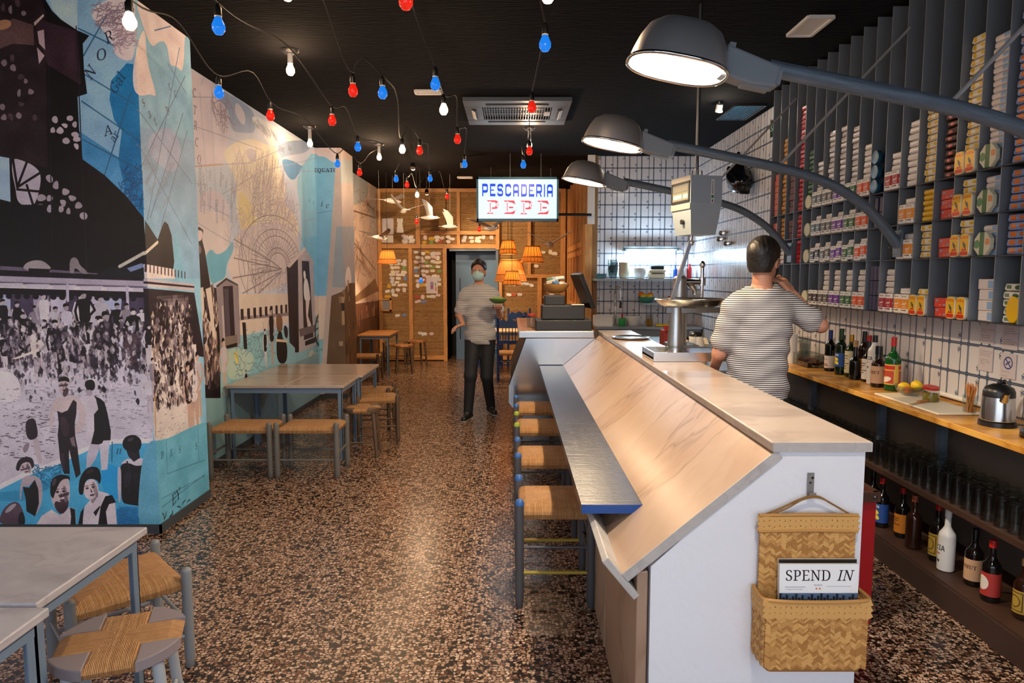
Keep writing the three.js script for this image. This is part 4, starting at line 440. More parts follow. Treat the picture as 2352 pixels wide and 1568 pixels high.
function streetLamp(z, col, cd, glow, label, dy = 0) {
  const t = thing('street_lamp', label, 'lamp', [0, dy, z], 0, 'street lamps over the counter');
  part('arm', tube([[2.345, 1.83, 0], [2.25, 1.945, 0], [2.14, 2.055, 0], [2.0, 2.15, 0], [1.88, 2.21, 0], [1.65, 2.28, 0], [1.35, 2.345, 0], [0.93, 2.43, 0]], 0.03, 40, 12), M.galv, t);
  part('strut', rod([1.6, 2.30, 0], [2.345, 3.1, 0], 0.0085), std(0xb8b8b8, 0.4, 0.4), t);
  part('wall_plate', box(0.012, 0.16, 0.09, 2.342, 1.84, 0), M.galv, t);
  const hx = 0.6, hy = 2.425, tilt = -0.2; const place = (g) => put(g, hx, hy, 0, 0, 0, tilt);
  const nk = part('neck', place(merge([put(extr([[0.165, 0.012], [0.165, 0.1], [0.35, 0.066], [0.35, 0.008], [0.27, 0.0]], 0.06, 0.01), 0, 0, -0.03), box(0.1, 0.012, 0.05, 0.29, -0.008, 0)])), M.greyplastic, t);
  part('clamp', place(box(0.03, 0.05, 0.07, 0.355, 0.034, 0)), M.greyplastic, nk); part('latch', place(box(0.02, 0.03, 0.02, 0.18, 0.115, 0)), M.greyplastic, nk);
  const head = part('hood', place(domeGeo(0, false)), M.aluhead, t);
  part('reflector', place(domeGeo(0.008, true)), M.whiteenamel, head);
  const rim = []; for (let i = 0; i < 40; i++) { const a = i / 40 * 2 * PI, c = Math.cos(a), s = Math.sin(a), q = Math.pow(Math.pow(Math.abs(c), 2.5) + Math.pow(Math.abs(s), 2.5), -1 / 2.5); rim.push([c * q * 0.18, 0, s * q * 0.148]); }
  part('rim', place(tube(rim, 0.0075, 80, 8, true)), M.chrome, head);
  const b = part('bulb', place(ball(0.045, 0.02, 0.06, 0, 1.5, 1, 1, 10)), emis(col, glow), t);
  point(t, col, cd, hx + 0.03, hy + 0.05, 0, 1.5);
}
streetLamp(-2.57, 0xfff0dc, 28, 6, 'polished street lamp with blazing white light on the closest curved arm', -0.028);
streetLamp(-0.96, 0xfff0dc, 11, 6, 'street lamp on the arm above the viewer, outside the picture');
streetLamp(-4.18, 0xffdcac, 23, 5, 'polished street lamp glowing yellow on the middle arm, above the weighing scale');
streetLamp(-5.8, 0xffe2b8, 22, 5, 'smallest polished street lamp, beside the lit shop sign');

// ---------- illuminated shop sign ----------
function signFace() {
  const c = canvas(1170, 609), g = c.getContext('2d'), BG = '#dff1fb'; g.setTransform(0.6, 0, 0, 0.6, -111, -102); g.fillStyle = BG; g.fillRect(0, 0, 2600, 1700);
  const ring = (x, y, w, h, t, s, r, sq) => { g.beginPath(); if (sq) g.roundRect(x, y, w, h, [0, r, r, 0]); else g.roundRect(x, y, w, h, r); if (sq) g.roundRect(x + s, y + t, w - 2 * s, h - 2 * t, [0, r * 0.5, r * 0.5, 0]); else g.roundRect(x + s, y + t, w - 2 * s, h - 2 * t, r * 0.55); g.fill('evenodd'); };
  const B = '#0a48d8', gap = (x, y, w, h) => { g.fillStyle = BG; g.fillRect(x, y, w, h); g.fillStyle = B; }; g.fillStyle = B; const H = 325, W = 142, S = 27, TH = 68;
  const L = { P(x, y) { ring(x, y, W, 235, 70, S, 52, true); g.fillRect(x, y, S, H); }, E(x, y) { g.fillRect(x, y, S, H); g.fillRect(x, y, W - 8, TH); g.fillRect(x, y + 150, 100, 30); g.fillRect(x, y + H - TH, W - 8, TH); }, S(x, y) { ring(x, y, W, 192, 68, S, 60); ring(x, y + 150, W, H - 150, 42, S, 60); gap(x + W - S - 2, y + 100, S + 4, 62); gap(x - 2, y + 180, S + 4, 45); g.fillRect(x, y + 225, S, 25); g.fillRect(x + 30, y + H - 68, 80, 50); g.fillRect(x + W - S, y + 190, S, 60); }, C(x, y) { ring(x, y, W, H, TH, S, 60); gap(x + W - S - 2, y + 108, S + 4, 106); }, A(x, y) { ring(x, y, W, H + 80, TH, S, 60); gap(x - 2, y + H, W + 4, 90); g.fillRect(x, y + 165, W, 70); }, D(x, y) { ring(x, y, W, H, TH, S, 60, true); }, R(x, y) { ring(x, y, W, 235, 65, S, 52, true); g.fillRect(x, y, S, H); g.beginPath(); g.moveTo(x + 78, y + 225); g.lineTo(x + 108, y + 225); g.lineTo(x + W, y + H); g.lineTo(x + W - 34, y + H); g.fill(); }, I(x, y) { g.fillRect(x, y, S, H); } };
  [['P', 280, 280], ['E', 475, 282], ['S', 657, 284], ['C', 855, 286], ['A', 1050, 288], ['D', 1248, 290], ['E', 1440, 292], ['R', 1622, 295], ['I', 1815, 298], ['A', 1893, 298]].forEach(([k, x, y]) => L[k](x, y));
  const stem = (x, y, h) => { g.fillStyle = '#fff'; g.strokeStyle = '#c9a9d4'; g.lineWidth = 6; g.beginPath(); g.roundRect(x, y, 82, h, 40); g.fill(); g.stroke(); g.fillStyle = '#e05060'; g.beginPath(); g.roundRect(x + 30, y + 28, 20, h - 56, 10); g.fill(); };
  const poly = (x, y, p) => { g.beginPath(); p.forEach(([a, b], i) => (i ? g.lineTo(x + a, y + b) : g.moveTo(x + a, y + b))); g.fill(); };
  const bigP = (x, y) => { g.fillStyle = '#e84f58'; poly(x, y, [[0, 0], [160, 0], [160, 60], [70, 40]]); g.beginPath(); g.moveTo(x + 140, y); g.lineTo(x + 215, y); g.bezierCurveTo(x + 365, y + 10, x + 365, y + 225, x + 215, y + 225); g.lineTo(x + 140, y + 225); g.lineTo(x + 140, y + 185); g.lineTo(x + 200, y + 180); g.bezierCurveTo(x + 260, y + 170, x + 270, y + 55, x + 200, y + 48); g.lineTo(x + 140, y + 48); g.fill(); poly(x, y, [[0, 352], [200, 352], [140, 310], [65, 310]]); stem(x + 62, y + 28, 305); g.fillStyle = '#fff'; g.strokeStyle = '#c9a9d4'; g.lineWidth = 6; g.beginPath(); g.ellipse(x + 295, y + 118, 38, 66, 0, 0, 7); g.fill(); g.stroke(); g.fillStyle = '#e05060'; g.beginPath(); g.roundRect(x + 287, y + 82, 18, 74, 9); g.fill(); };
  const bigE = (x, y) => { g.fillStyle = '#e24450'; g.beginPath(); g.moveTo(x, y); g.lineTo(x + 272, y); g.lineTo(x + 308, y + 112); g.quadraticCurveTo(x + 230, y + 45, x + 140, y + 42); g.lineTo(x + 65, y + 45); g.fill(); g.beginPath(); g.moveTo(x, y + 348); g.lineTo(x + 272, y + 350); g.lineTo(x + 308, y + 240); g.quadraticCurveTo(x + 230, y + 315, x + 140, y + 306); g.lineTo(x + 65, y + 310); g.fill(); g.beginPath(); g.roundRect(x + 130, y + 160, 122, 40, [0, 20, 20, 0]); g.fill(); stem(x + 60, y + 22, 285); };
  bigP(375, 708); bigE(803, 714); bigP(1213, 718); bigE(1638, 720); return ctex(c, false); }
{ const t = thing('shop_sign', 'lit white sign box reading PESCADERIA PEPE in blue and red', 'sign', [0.076, 2.682, -9.5]); const W = 1.116, H = 0.587;
  part('casing', [box(W, 0.03, 0.16, 0, H / 2 - 0.015, 0), box(W, 0.03, 0.16, 0, -H / 2 + 0.015, 0), box(0.025, H, 0.16, W / 2 - 0.012, 0, 0), box(0.025, H, 0.16, -W / 2 + 0.012, 0, 0), box(W, H, 0.02, 0, 0, -0.075)], std(0x4c7f96, 0.4, 0.3), t);
  const face = new THREE.PlaneGeometry(W - 0.05, H - 0.06); face.translate(0, 0, 0.065); const tx = signFace(); part('lit_face', face, std(0x151515, 0.25, 0, { emissive: 0xffffff, emissiveMap: tx, emissiveIntensity: 1.4 }), t);
  part('bracket', rod([W / 2, -0.2, 0], [1.02, -0.2, -0.06], 0.018), M.blackplastic, t); for (const x of [-0.1, 0.32]) part('hanging_rod', rod([x, H / 2, 0], [x, CEIL - 2.682, 0], 0.006), M.darksteel, t);
  const l = new THREE.RectAreaLight(0xe8f6ff, 2.2, W - 0.06, H - 0.08); l.position.set(0.076, 2.682, -9.425); l.lookAt(0.076, 2.682, 0); scene.add(l); }

// ---------- party bulbs on strings ----------
const bulbGeo = lathe([[0.0001, -0.036], [0.018, -0.032], [0.031, -0.012], [0.0315, 0.01], [0.022, 0.032], [0.0145, 0.05]], 12), sockGeo = lathe([[0.0001, 0.115], [0.008, 0.112], [0.012, 0.1], [0.018, 0.092], [0.019, 0.055], [0.0165, 0.05], [0.0165, 0.046]], 12), ringGeo = lathe([[0.0152, 0.046], [0.0178, 0.048], [0.0178, 0.054], [0.0152, 0.056]], 12);
const bulbKind = { white: [emis(0xffe0b4, 6), 0xffd4a8, 2.1], red: [std(0x8a0a0a, 0.15, 0, { emissive: 0xff2a16, emissiveIntensity: 0.85 }), 0xff2a16, 0], blue: [std(0x0a3a8a, 0.15, 0, { emissive: 0x1f8cff, emissiveIntensity: 0.9 }), 0x2f80ff, 0], off: [std(0xd8d8d8, 0.1), 0, 0] };
function bulb(kind, p, label, group, cd) { const t = thing('party_bulb', label, 'light bulb', p, 0, group); part('socket', sockGeo, M.blackplastic, t); const [m, c, i] = bulbKind[kind]; part('glass_bulb', bulbGeo, m, t); part('collar', ringGeo, kind === 'white' ? M.chrome : M.white, t); if (i) point(t, c, cd ?? i, 0, 0, 0, 1.5); return t; }
const ORD = ['first', 'second', 'third', 'fourth', 'fifth', 'sixth', 'seventh', 'eighth'];
function bulbString(where, list, start, end) { const pts = [start]; list.forEach(([kind, p, cd], i) => { bulb(kind, p, `${kind} party bulb, ${ORD[i]} from the viewer on the string ${where}`, 'party bulbs under the ceiling', cd); const top = [p[0], p[1] + 0.113, p[2]]; const a = pts[pts.length - 1]; pts.push([(a[0] + top[0]) / 2 + rr(-0.06, 0.06), Math.min(CEIL - 0.02, Math.max(a[1], top[1]) + 0.12), (a[2] + top[2]) / 2], top); }); const a = pts[pts.length - 1]; pts.push([(a[0] + end[0]) / 2, (a[1] + end[1]) / 2 + 0.03, (a[2] + end[2]) / 2], end); solo('bulb_cable', tube(pts, 0.005, pts.length * 8, 6), M.cable, `black cable of the bulb string ${where}`, 'cable'); }
const BY = 2.85;
bulbString('along the mural', [['white', [-1.825,2.85,-3.391]], ['blue', [-1.941,2.85,-4.66]], ['red', [-1.833,2.85,-5.32]], ['blue', [-1.896,2.85,-7.564]], ['red', [-1.796,2.85,-8.198]]], [-2.25, 3.25, -2.6], [-1.7, 3.28, -9.0]);
bulbString('second from the mural', [['blue', [-1.428,2.85,-3.454]], ['red', [-1.407,2.85,-5.482]], ['blue', [-1.457,2.85,-6.599]], ['blue', [-1.458,2.85,-8.749]], ['red', [-1.404,2.85,-9.292]], ['white', [-1.428,2.85,-10.439], 8]], [-1.8, 3.28, -2.4], [-1.3, 3.28, -11]);
bulbString('over the aisle', [['red', [-1.043,2.85,-4.617]], ['blue', [-0.859,2.85,-4.671]], ['white', [-1.055,2.85,-6.711]], ['red', [-0.897,2.85,-6.78]], ['blue', [-1.026,2.85,-8.71]], ['red', [-0.998,2.85,-10.668]]], [-1.2, 3.28, -3.2], [-0.8, 3.28, -11]);
bulbString('beside the ceiling cassette', [['red', [-0.468,2.85,-3.141]], ['blue', [-0.486,2.85,-4.463]], ['white', [-0.499,2.85,-5.128]], ['red', [-0.485,2.85,-6.223]], ['blue', [-0.517,2.85,-7.594]]], [-0.5, 3.28, -2.3], [-0.5, 3.28, -8.6]);
bulbString('under the ceiling cassette', [['white', [0.154,2.85,-3.066]], ['blue', [0.173,2.85,-3.707]], ['red', [0.144,2.85,-5.062]], ['red', [0.17,2.85,-6.804]], ['blue', [0.124,2.85,-7.623]]], [0.2, 3.28, -2.3], [0.1, 3.28, -8.8]);
// single bulbs hanging low on their own cords in the back room
for (const [kind, p, l] of [['red', [-1.518,2.498,-11], 'red party bulb hanging low beside the upper reed panel'], ['red', [-0.52,2.375,-11], 'red party bulb hanging below the lit shop sign'], ['blue', [-1.434,1.561,-10.8], 'blue party bulb on a long cord before the paper notes']]) { const b = bulb(kind, p, l); part('cord', tube([[0, 0.11, 0], [0.005, (CEIL - p[1]) / 2, 0], [0, CEIL - p[1], 0]], 0.004, 12, 5), M.cable, b); }
// bare bulbs on ceiling roses
for (const [p, l, cd] of [[[-1.633,3.17,-5.201], 'closest bare white bulb on a black ceiling rose', 3.2], [[-2.255,3.13,-7.799], 'bare white bulb on a ceiling rose beside the mural', 2.2], [[-1.678,3.15,-8.81], 'bare white bulb on a ceiling rose before the reed wall', 5], [[0.196,3.13,-7.874], 'bare white bulb on a ceiling rose behind the ceiling cassette', 4.5], [[-1.205,3.17,-3.826], 'bare white bulb on a ceiling rose at the very top edge', 3.2]]) { const t = thing('ceiling_bulb', l, 'ceiling lamp', [p[0], CEIL, p[2]], 0, 'bare bulbs on ceiling roses'); const d = CEIL - p[1]; part('rose', lathe([[0.0001, -0.03], [0.04, -0.028], [0.065, -0.012], [0.07, 0]], 20), M.blackplastic, t); part('holder', cyl(0.017, 0.02, d - 0.03, 0, -(d - 0.03) / 2 - 0.0, 0, 12), M.white, t); part('glass_bulb', put(bulbGeo.clone(), 0, -d - 0.02, 0), bulbKind.white[0], t); point(t, 0xffd4a8, cd, 0, -d - 0.02, 0, 1.5); }
// spot over the bar, small unlit spot, chrome pair lit to brighten reed wall
for (const [p, l, on, aim] of [[[1.98,3.24,-6.708], 'small bright ceiling spot over the kitchen corner', 1], [[-1.323,3.1,-9.284], 'chrome ceiling spot behind the white string bulb', 2, [-2.1, 1.5, -13.1]], [[-1.436,3.05,-11.676], 'chrome ceiling spot above the hanging gulls', 2, [0.4, 1.5, -13.1]], [[-0.699,3.2,-9.809], 'little white ceiling spot beside a blue bulb', 0]]) { const t = thing('ceiling_spot', l, 'spotlight', [p[0], p[1], p[2]]); part('body', [cyl(0.03, 0.035, 0.07, 0, 0, 0, 16, on === 2 ? -0.5 : 0.5), rod([0, 0.02, 0], [0, CEIL - p[1], 0], 0.006)], on === 1 ? M.white : M.chrome, t); part('lens', cyl(0.026, 0.026, 0.012, 0, -0.035, on === 2 ? -0.02 : 0.02, 16, on === 2 ? -0.5 : 0.5), on ? emis(0xfff0d8, 12) : std(0xcfcfd2, 0.1, 0.4), t); if (on === 1) point(t, 0xfff0d8, 1.6, 0, -0.06, 0.03); if (on === 2) { const sp = new THREE.SpotLight(0xffd8a8, 26, 0, 0.75, 0.9); sp.position.set(p[0], p[1] - 0.07, p[2] - 0.02); sp.target.position.set(...aim); sp.castShadow = true; sp.shadow.radius = 2; scene.add(sp, sp.target); } }

// ---------- ceiling cassette, vents, skylight grille ----------
{ const t = thing('ceiling_cassette', 'grey ceiling air conditioning cassette with slatted intake', 'air conditioner', [0.05, CEIL, -7.05]); const g = std(0x566068, 0.45), d = std(0x15171a, 0.5);
  part('frame', [box(1.02, 0.035, 0.24, 0, -0.018, 0.39), box(1.02, 0.035, 0.24, 0, -0.018, -0.39), box(0.17, 0.035, 0.56, -0.425, -0.018, 0), box(0.17, 0.035, 0.56, 0.425, -0.018, 0)], g, t); part('intake', box(0.7, 0.01, 0.56, 0, -0.01, 0), d, t);
  for (let i = 0; i < 26; i++) part('slat', box(0.006, 0.018, 0.52, -0.325 + i * 0.026, -0.026, 0), g, t); for (const z of [-0.26, -0.09, 0.09, 0.26]) part('crossbar', box(0.68, 0.012, 0.008, 0, -0.03, z), g, t);
  for (const s of [-1, 1]) { part('air_slot', box(0.05, 0.01, 0.36, s * 0.42, -0.037, 0), d, t); part('flap', put(box(0.035, 0.006, 0.34), s * 0.43, -0.05, 0, 0, 0, s * 0.5), M.white, t); part('air_slot', box(0.6, 0.01, 0.05, 0, -0.037, s * 0.36), d, t); }
  part('badge', box(0.06, 0.006, 0.16, 0.3, -0.036, 0.0), M.white, t); }
for (const [c, w, d, l, m] of [[[1.974,3.29,-4.705], 0.16, 0.34, 'white recessed ceiling lamp tray above the street lamp', 1], [[-0.757,3.29,-6.339], 0.22, 0.1, 'white ceiling vent strip beside the cassette', 0], [[-0.794,3.29,-11.747], 0.24, 0.12, 'white ceiling vent strip beside the shop sign', 0], [[2.309,3.29,-7.099], 0.3, 0.6, 'blue ribbed ceiling panel over the kitchen', 2]]) { const t = thing('ceiling_panel', l, 'vent', [c[0], CEIL, c[2]]); const mm = [M.white, M.white, std(0x2f6d94, 0.4)][m]; part('frame', [box(w, 0.02, 0.02, 0, -0.01, d / 2), box(w, 0.02, 0.02, 0, -0.01, -d / 2), box(0.02, 0.02, d, w / 2, -0.01, 0), box(0.02, 0.02, d, -w / 2, -0.01, 0)], m === 2 ? M.blackplastic : M.white, t); part('plate', box(w - 0.02, 0.008, d - 0.02, 0, -0.006, 0), mm, t); if (m === 2) for (let i = 0; i < 10; i++) part('rib', box(0.014, 0.012, d - 0.03, -w / 2 + 0.03 + i * (w - 0.06) / 9, -0.012, 0), mm, t); }

// ---------- wicker lamps in the back room ----------
const wickMat = phys({ color: 0xd8b88c, roughness: 0.9, map: scaled(T.wicker, 5, 3), transmission: 0.18, thickness: 0, side: THREE.DoubleSide });
function wickerLamp(p, r, h, label) { const t = thing('wicker_lamp', label, 'pendant lamp', p, 0, 'wicker pendant lamps'); const r1 = r * 0.66;
  part('shade', lathe([[r1 * 0.5, h], [r1, h * 0.98], [r, 0.02], [r * 1.02, 0]], 32), wickMat, t); const cm = std(0xb07838, 0.7);
  for (const [rad, y] of [[r * 1.02, 0], [r * 0.9, h * 0.33], [r1 * 1.03, h * 0.98]]) { const ring = []; for (let i = 0; i < 20; i++) ring.push([Math.cos(i / 20 * 2 * PI) * rad, y, Math.sin(i / 20 * 2 * PI) * rad]); part('cane_hoop', tube(ring, 0.008, 40, 6, true), cm, t); }
  for (let i = 0; i < 18; i++) { const a = i / 18 * 2 * PI; part('cane', rod([Math.cos(a) * r * 1.01, 0, Math.sin(a) * r * 1.01], [Math.cos(a) * r1 * 1.01, h * 0.98, Math.sin(a) * r1 * 1.01], 0.004, 0.004, 5), cm, t); }
  part('cord', rod([0, h * 0.9, 0], [0, CEIL - p[1], 0], 0.004), M.cable, t); part('holder', cyl(0.02, 0.02, 0.07, 0, h * 0.85, 0, 10), M.blackplastic, t); part('bulb', ball(0.035, 0, h * 0.6, 0, 1, 1, 1, 10), emis(0xffd49a, 8), t); point(t, 0xffd8a4, 7, 0, h * 0.6, 0, 1.5); }
wickerLamp([-0.065, 2.0, -11.3], 0.145, 0.22, 'small wicker lamp hanging topmost, right behind the shop sign');
wickerLamp([0.33, 1.86, -11.2], 0.18, 0.26, 'brightly glowing wicker lamp hanging beside the gull, right of the others');
wickerLamp([-0.02, 1.55, -11.6], 0.27, 0.36, 'largest wicker lamp, dim and wide, in the middle of the cluster');
wickerLamp([0.0, 1.5, -11.0], 0.145, 0.22, 'lowest wicker lamp of the cluster, glowing orange');
wickerLamp([-2.03, 1.84, -11.2], 0.155, 0.21, 'lone wicker lamp hanging beside the mural wall');

// ---------- rush seats, stools, benches ----------
function rushSeat(w, d, t, y, dome = 0.012, cross = false) { // woven rush, four wedges meeting along the diagonals; strands run across each rail
  const pos = [], uv = [], N = 12, quadp = (P, U) => { pos.push(...P[0], ...P[1], ...P[2], ...P[0], ...P[2], ...P[3]); uv.push(...U[0], ...U[1], ...U[2], ...U[0], ...U[2], ...U[3]); };
  const hw = w / 2, hd = d / 2, off = Math.max(0, hw - hd), offd = Math.max(0, hd - hw);
  const H = (x, z) => { const e = Math.min(hw - Math.abs(x), hd - Math.abs(z)); return y + dome * Math.min(1, e / 0.1) - 0.012 * Math.pow(1 - clamp(e / 0.02), 2); };
  for (let i = 0; i < N; i++) for (let j = 0; j < N; j++) { const x0 = -hw + w * i / N, x1 = -hw + w * (i + 1) / N, z0 = -hd + d * j / N, z1 = -hd + d * (j + 1) / N; const tri = (a, b, c) => { const cx = (a[0] + b[0] + c[0]) / 3, cz = (a[1] + b[1] + c[1]) / 3; const side = cross ? Math.abs(cx) > Math.abs(cz) : (hw - Math.abs(cx)) < (hd - Math.abs(cz)); for (const p of [a, b, c]) { pos.push(p[0], H(...p), p[1]); uv.push(...(side ? [p[1], p[0]] : [p[0], p[1]])); } }; const A = [x0, z0], B = [x1, z0], C = [x1, z1], D = [x0, z1]; if ((i - N / 2 + 0.5) * (j - N / 2 + 0.5) > 0) { tri(A, C, B); tri(A, D, C); } else { tri(A, D, B); tri(B, D, C); } }
  const yb = y - t, S = 8; for (let i = 0; i < S; i++) { const f = (a, b) => a + (b - a) * i / S, f1 = (a, b) => a + (b - a) * (i + 1) / S; for (const [ax, az, bx, bz, ox, oz] of [[-hw, hd, hw, hd, 0, 1], [hw, hd, hw, -hd, 1, 0], [hw, -hd, -hw, -hd, 0, -1], [-hw, -hd, -hw, hd, -1, 0]]) { const p = [f(ax, bx), f(az, bz)], q = [f1(ax, bx), f1(az, bz)], k = ox ? 1 : 0, R = [[y - 0.012, 0], [y - t * 0.5, 0.008], [yb, 0]]; for (let m = 0; m < 2; m++) { const [ya, oa] = R[m], [yc, oc] = R[m + 1]; quadp([[p[0] + ox * oa, ya, p[1] + oz * oa], [p[0] + ox * oc, yc, p[1] + oz * oc], [q[0] + ox * oc, yc, q[1] + oz * oc], [q[0] + ox * oa, ya, q[1] + oz * oa]], [[p[k], ya], [p[k], yc], [q[k], yc], [q[k], ya]]); } } }
  quadp([[-hw, yb, hd], [-hw, yb, -hd], [hw, yb, -hd], [hw, yb, hd]], [[-hw, hd], [-hw, -hd], [hw, -hd], [hw, hd]]);
  const g = new THREE.BufferGeometry(); g.setAttribute('position', new THREE.Float32BufferAttribute(pos, 3)); g.setAttribute('uv', new THREE.Float32BufferAttribute(uv, 2)); g.computeVertexNormals(); return g; }
const turnedLeg = (h, r) => lathe([[0.0001, 0], [r * 0.75, 0], [r, h * 0.1], [r, h * 0.35], [r * 0.86, h * 0.36], [r, h * 0.37], [r, h * 0.72], [r * 0.86, h * 0.73], [r, h * 0.74], [r * 0.86, h * 0.755], [r, h * 0.765], [r, h * 0.97], [r * 0.7, h], [0.0001, h + 0.004]], 14);
function rushStool(name, w, d, seat, legH, label, cat, pos, turn, group, mats = {}, r = 0.021) {
  const t = thing(name, label, cat, pos, turn, group), lm = mats.leg || M.greywood;
  part('rush_seat', rushSeat(w - r, d - r, 0.05, seat), M.rush, t);
  for (const [sx, sz] of [[-1, 1], [1, 1], [-1, -1], [1, -1]]) { const l = part('leg', turnedLeg(legH, r), lm, t); l.position.set(sx * (w / 2 - r * 0.3), 0, sz * (d / 2 - r * 0.3)); if (mats.tip) { const k = part('worn_tip', lathe([[r * 1.01, legH * 0.955], [r * 1.02, legH * 0.972], [r * 0.72, legH + 0.002], [0.0001, legH + 0.006]], 14), mats.tip[(sx + sz + 2) % mats.tip.length] || mats.tip[0], l); } }
  const y1 = seat * 0.36, y2 = seat * 0.62, X = w / 2 - r * 0.3, Z = d / 2 - r * 0.3; for (const s of [-1, 1]) { part('stretcher', rod([-X, y1, s * Z], [X, y1, s * Z], 0.009), mats.bar || lm, t); part('stretcher', rod([s * X, y1 + 0.05, -Z], [s * X, y1 + 0.05, Z], 0.009), lm, t); if (mats.two) { part('stretcher', rod([-X, y2, s * Z], [X, y2, s * Z], 0.008), lm, t); part('stretcher', rod([s * X, y2 + 0.03, -Z], [s * X, y2 + 0.03, Z], 0.008), lm, t); } }
  return t; }
function roundStool(label, pos, turn, group, lm = M.greywood, wm = M.seatwood, R = 0.19, H = 0.46) {
  const t = thing('round_stool', label, 'stool', pos, turn, group), a = R * 0.38;
  for (const [sx, sz] of [[1, 1], [-1, 1], [-1, -1], [1, -1]]) { const e = Math.sqrt(R * R - a * a), pts = [[a, a]]; const a0 = Math.atan2(a, e), a1 = Math.atan2(e, a); for (let i = 0; i <= 10; i++) { const q = a0 + (a1 - a0) * i / 10; pts.push([R * Math.cos(q), R * Math.sin(q)]); } const P = pts.map(([x, z]) => [x * sx, z * sz]); if (sx * sz < 0) P.reverse(); part('corner_block', put(extr(P, 0.03, 0.004), 0, H - 0.004, 0, PI / 2, 0, 0), wm, t); }
  part('rush_seat', [rushSeat(a * 2 + 0.004, R * 1.8, 0.036, H, 0.004, true), rushSeat(R * 1.8, a * 2 + 0.004, 0.036, H - 0.0006, 0.004, true)].map((g) => g), M.rush, t);
  for (const [sx, sz] of [[1, 1], [-1, 1], [-1, -1], [1, -1]]) { const A = [sx * R * 0.62, H - 0.03, sz * R * 0.62], B = [sx * R * 0.8, 0, sz * R * 0.8]; part('leg', [rod(B, A, 0.017, 0.019, 12), rod([B[0] * 0.99, 0.16, B[2] * 0.99].map((v, i) => (i === 1 ? 0.15 : B[i] + (A[i] - B[i]) * 0.35)), [B[0] + (A[0] - B[0]) * 0.4, 0.175, B[2] + (A[2] - B[2]) * 0.4], 0.0205, 0.0205, 12)], lm, t); }
  for (const s of [-1, 1]) { const k = R * 0.74; part('stretcher', rod([-k, 0.14, s * k], [k, 0.14, s * k], 0.008), lm, t); part('stretcher', rod([s * k * 0.96, 0.2, -k], [s * k * 0.96, 0.2, k], 0.008), lm, t); }
  return t; }
function cafeTable(label, x0, x1, z0, z1, h, topMat, group, seam) { // marble top on a steel angle frame
  const w = x1 - x0, d = Math.abs(z1 - z0), t = thing('cafe_table', label, 'table', [(x0 + x1) / 2, 0, (z0 + z1) / 2], 0, group);
  if (seam) { part('top_slab', rbox(w / 2 - 0.0015, 0.028, d, 0.006, -w / 4, h - 0.014, 0), topMat, t); part('top_slab', rbox(w / 2 - 0.0015, 0.028, d, 0.006, w / 4, h - 0.014, 0), topMat, t); } else part('top_slab', rbox(w, 0.028, d, 0.006, 0, h - 0.014, 0), topMat, t);
  const X = w / 2 - 0.03, Z = d / 2 - 0.03; part('apron', [box(2 * X, 0.045, 0.006, 0, h - 0.052, Z), box(2 * X, 0.045, 0.006, 0, h - 0.052, -Z), box(0.006, 0.045, 2 * Z, X, h - 0.052, 0), box(0.006, 0.045, 2 * Z, -X, h - 0.052, 0)], M.bluesteel, t);
  for (const [sx, sz] of [[1, 1], [-1, 1], [-1, -1], [1, -1]]) part('leg', [box(0.035, h - 0.03, 0.005, sx * (X - 0.015), (h - 0.03) / 2, sz * Z), box(0.005, h - 0.03, 0.035, sx * X, (h - 0.03) / 2, sz * (Z - 0.015))], M.bluesteel, t);
  return t; }
cafeTable('pale marble table in the foreground, beside the printed pillar', -2.3, -1.385, -1.905, -2.515, 0.7, M.slab, 'marble tables in the foreground');
cafeTable('pale marble table at the bottom edge, closest to the viewer', -2.26, -1.34, -1.28, -1.895, 0.694, M.slab, 'marble tables in the foreground');
rushStool('rush_stool', 0.43, 0.43, 0.39, 0.43, 'square rush stool with grey legs half under the foreground table', 'stool', [-1.66, 0, -2.76], 0.76);
roundStool('round rush stool with four grey corner blocks beside the foreground table', [-1.3, 0, -2.16], 0.35, undefined, std(0x9aa0a6, 0.45), std(0x847a7e, 0.45), 0.2);
cafeTable('marble table with a seam across it, against the mural', -2.54, -1.49, -5.98, -6.6, 0.68, M.topslab, 'marble tables against the mural', true);
cafeTable('marble table pushed behind the seamed one, against the mural', -2.54, -1.46, -6.605, -7.45, 0.68, M.topslab, 'marble tables against the mural');
rushStool('rush_bench', 0.5, 0.36, 0.42, 0.46, 'low rush bench next to the pillar, before the seamed marble table', 'bench', [-2.215, 0, -5.62], 0, 'rush benches', { leg: std(0x66635e, 0.45) }, 0.023);  // leg colour darkened for the shade the bench stands in
rushStool('rush_bench', 0.5, 0.36, 0.42, 0.46, 'low rush bench before the seamed marble table, next to the round stool', 'bench', [-1.67, 0, -5.62], 0, 'rush benches', { leg: std(0x66635e, 0.45) }, 0.023);  // legs darkened likewise, shade put into their colour
roundStool('round rush stool with wooden corner blocks at the seamed marble table', [-1.38, 0, -6.2], 0.1, 'stools by the mural tables', M.brownwood, M.brownwood, 0.175, 0.45);
rushStool('rush_stool', 0.4, 0.36, 0.44, 0.47, 'square rush stool just behind the round stool at the mural tables', 'stool', [-1.36, 0, -6.82], 0.2, 'stools by the mural tables', { leg: M.brownwood });
rushStool('rush_stool', 0.4, 0.34, 0.42, 0.45, 'farthest square rush stool at the mural tables, half hidden', 'stool', [-1.52, 0, -7.4], 0, 'stools by the mural tables', { leg: M.brownwood });
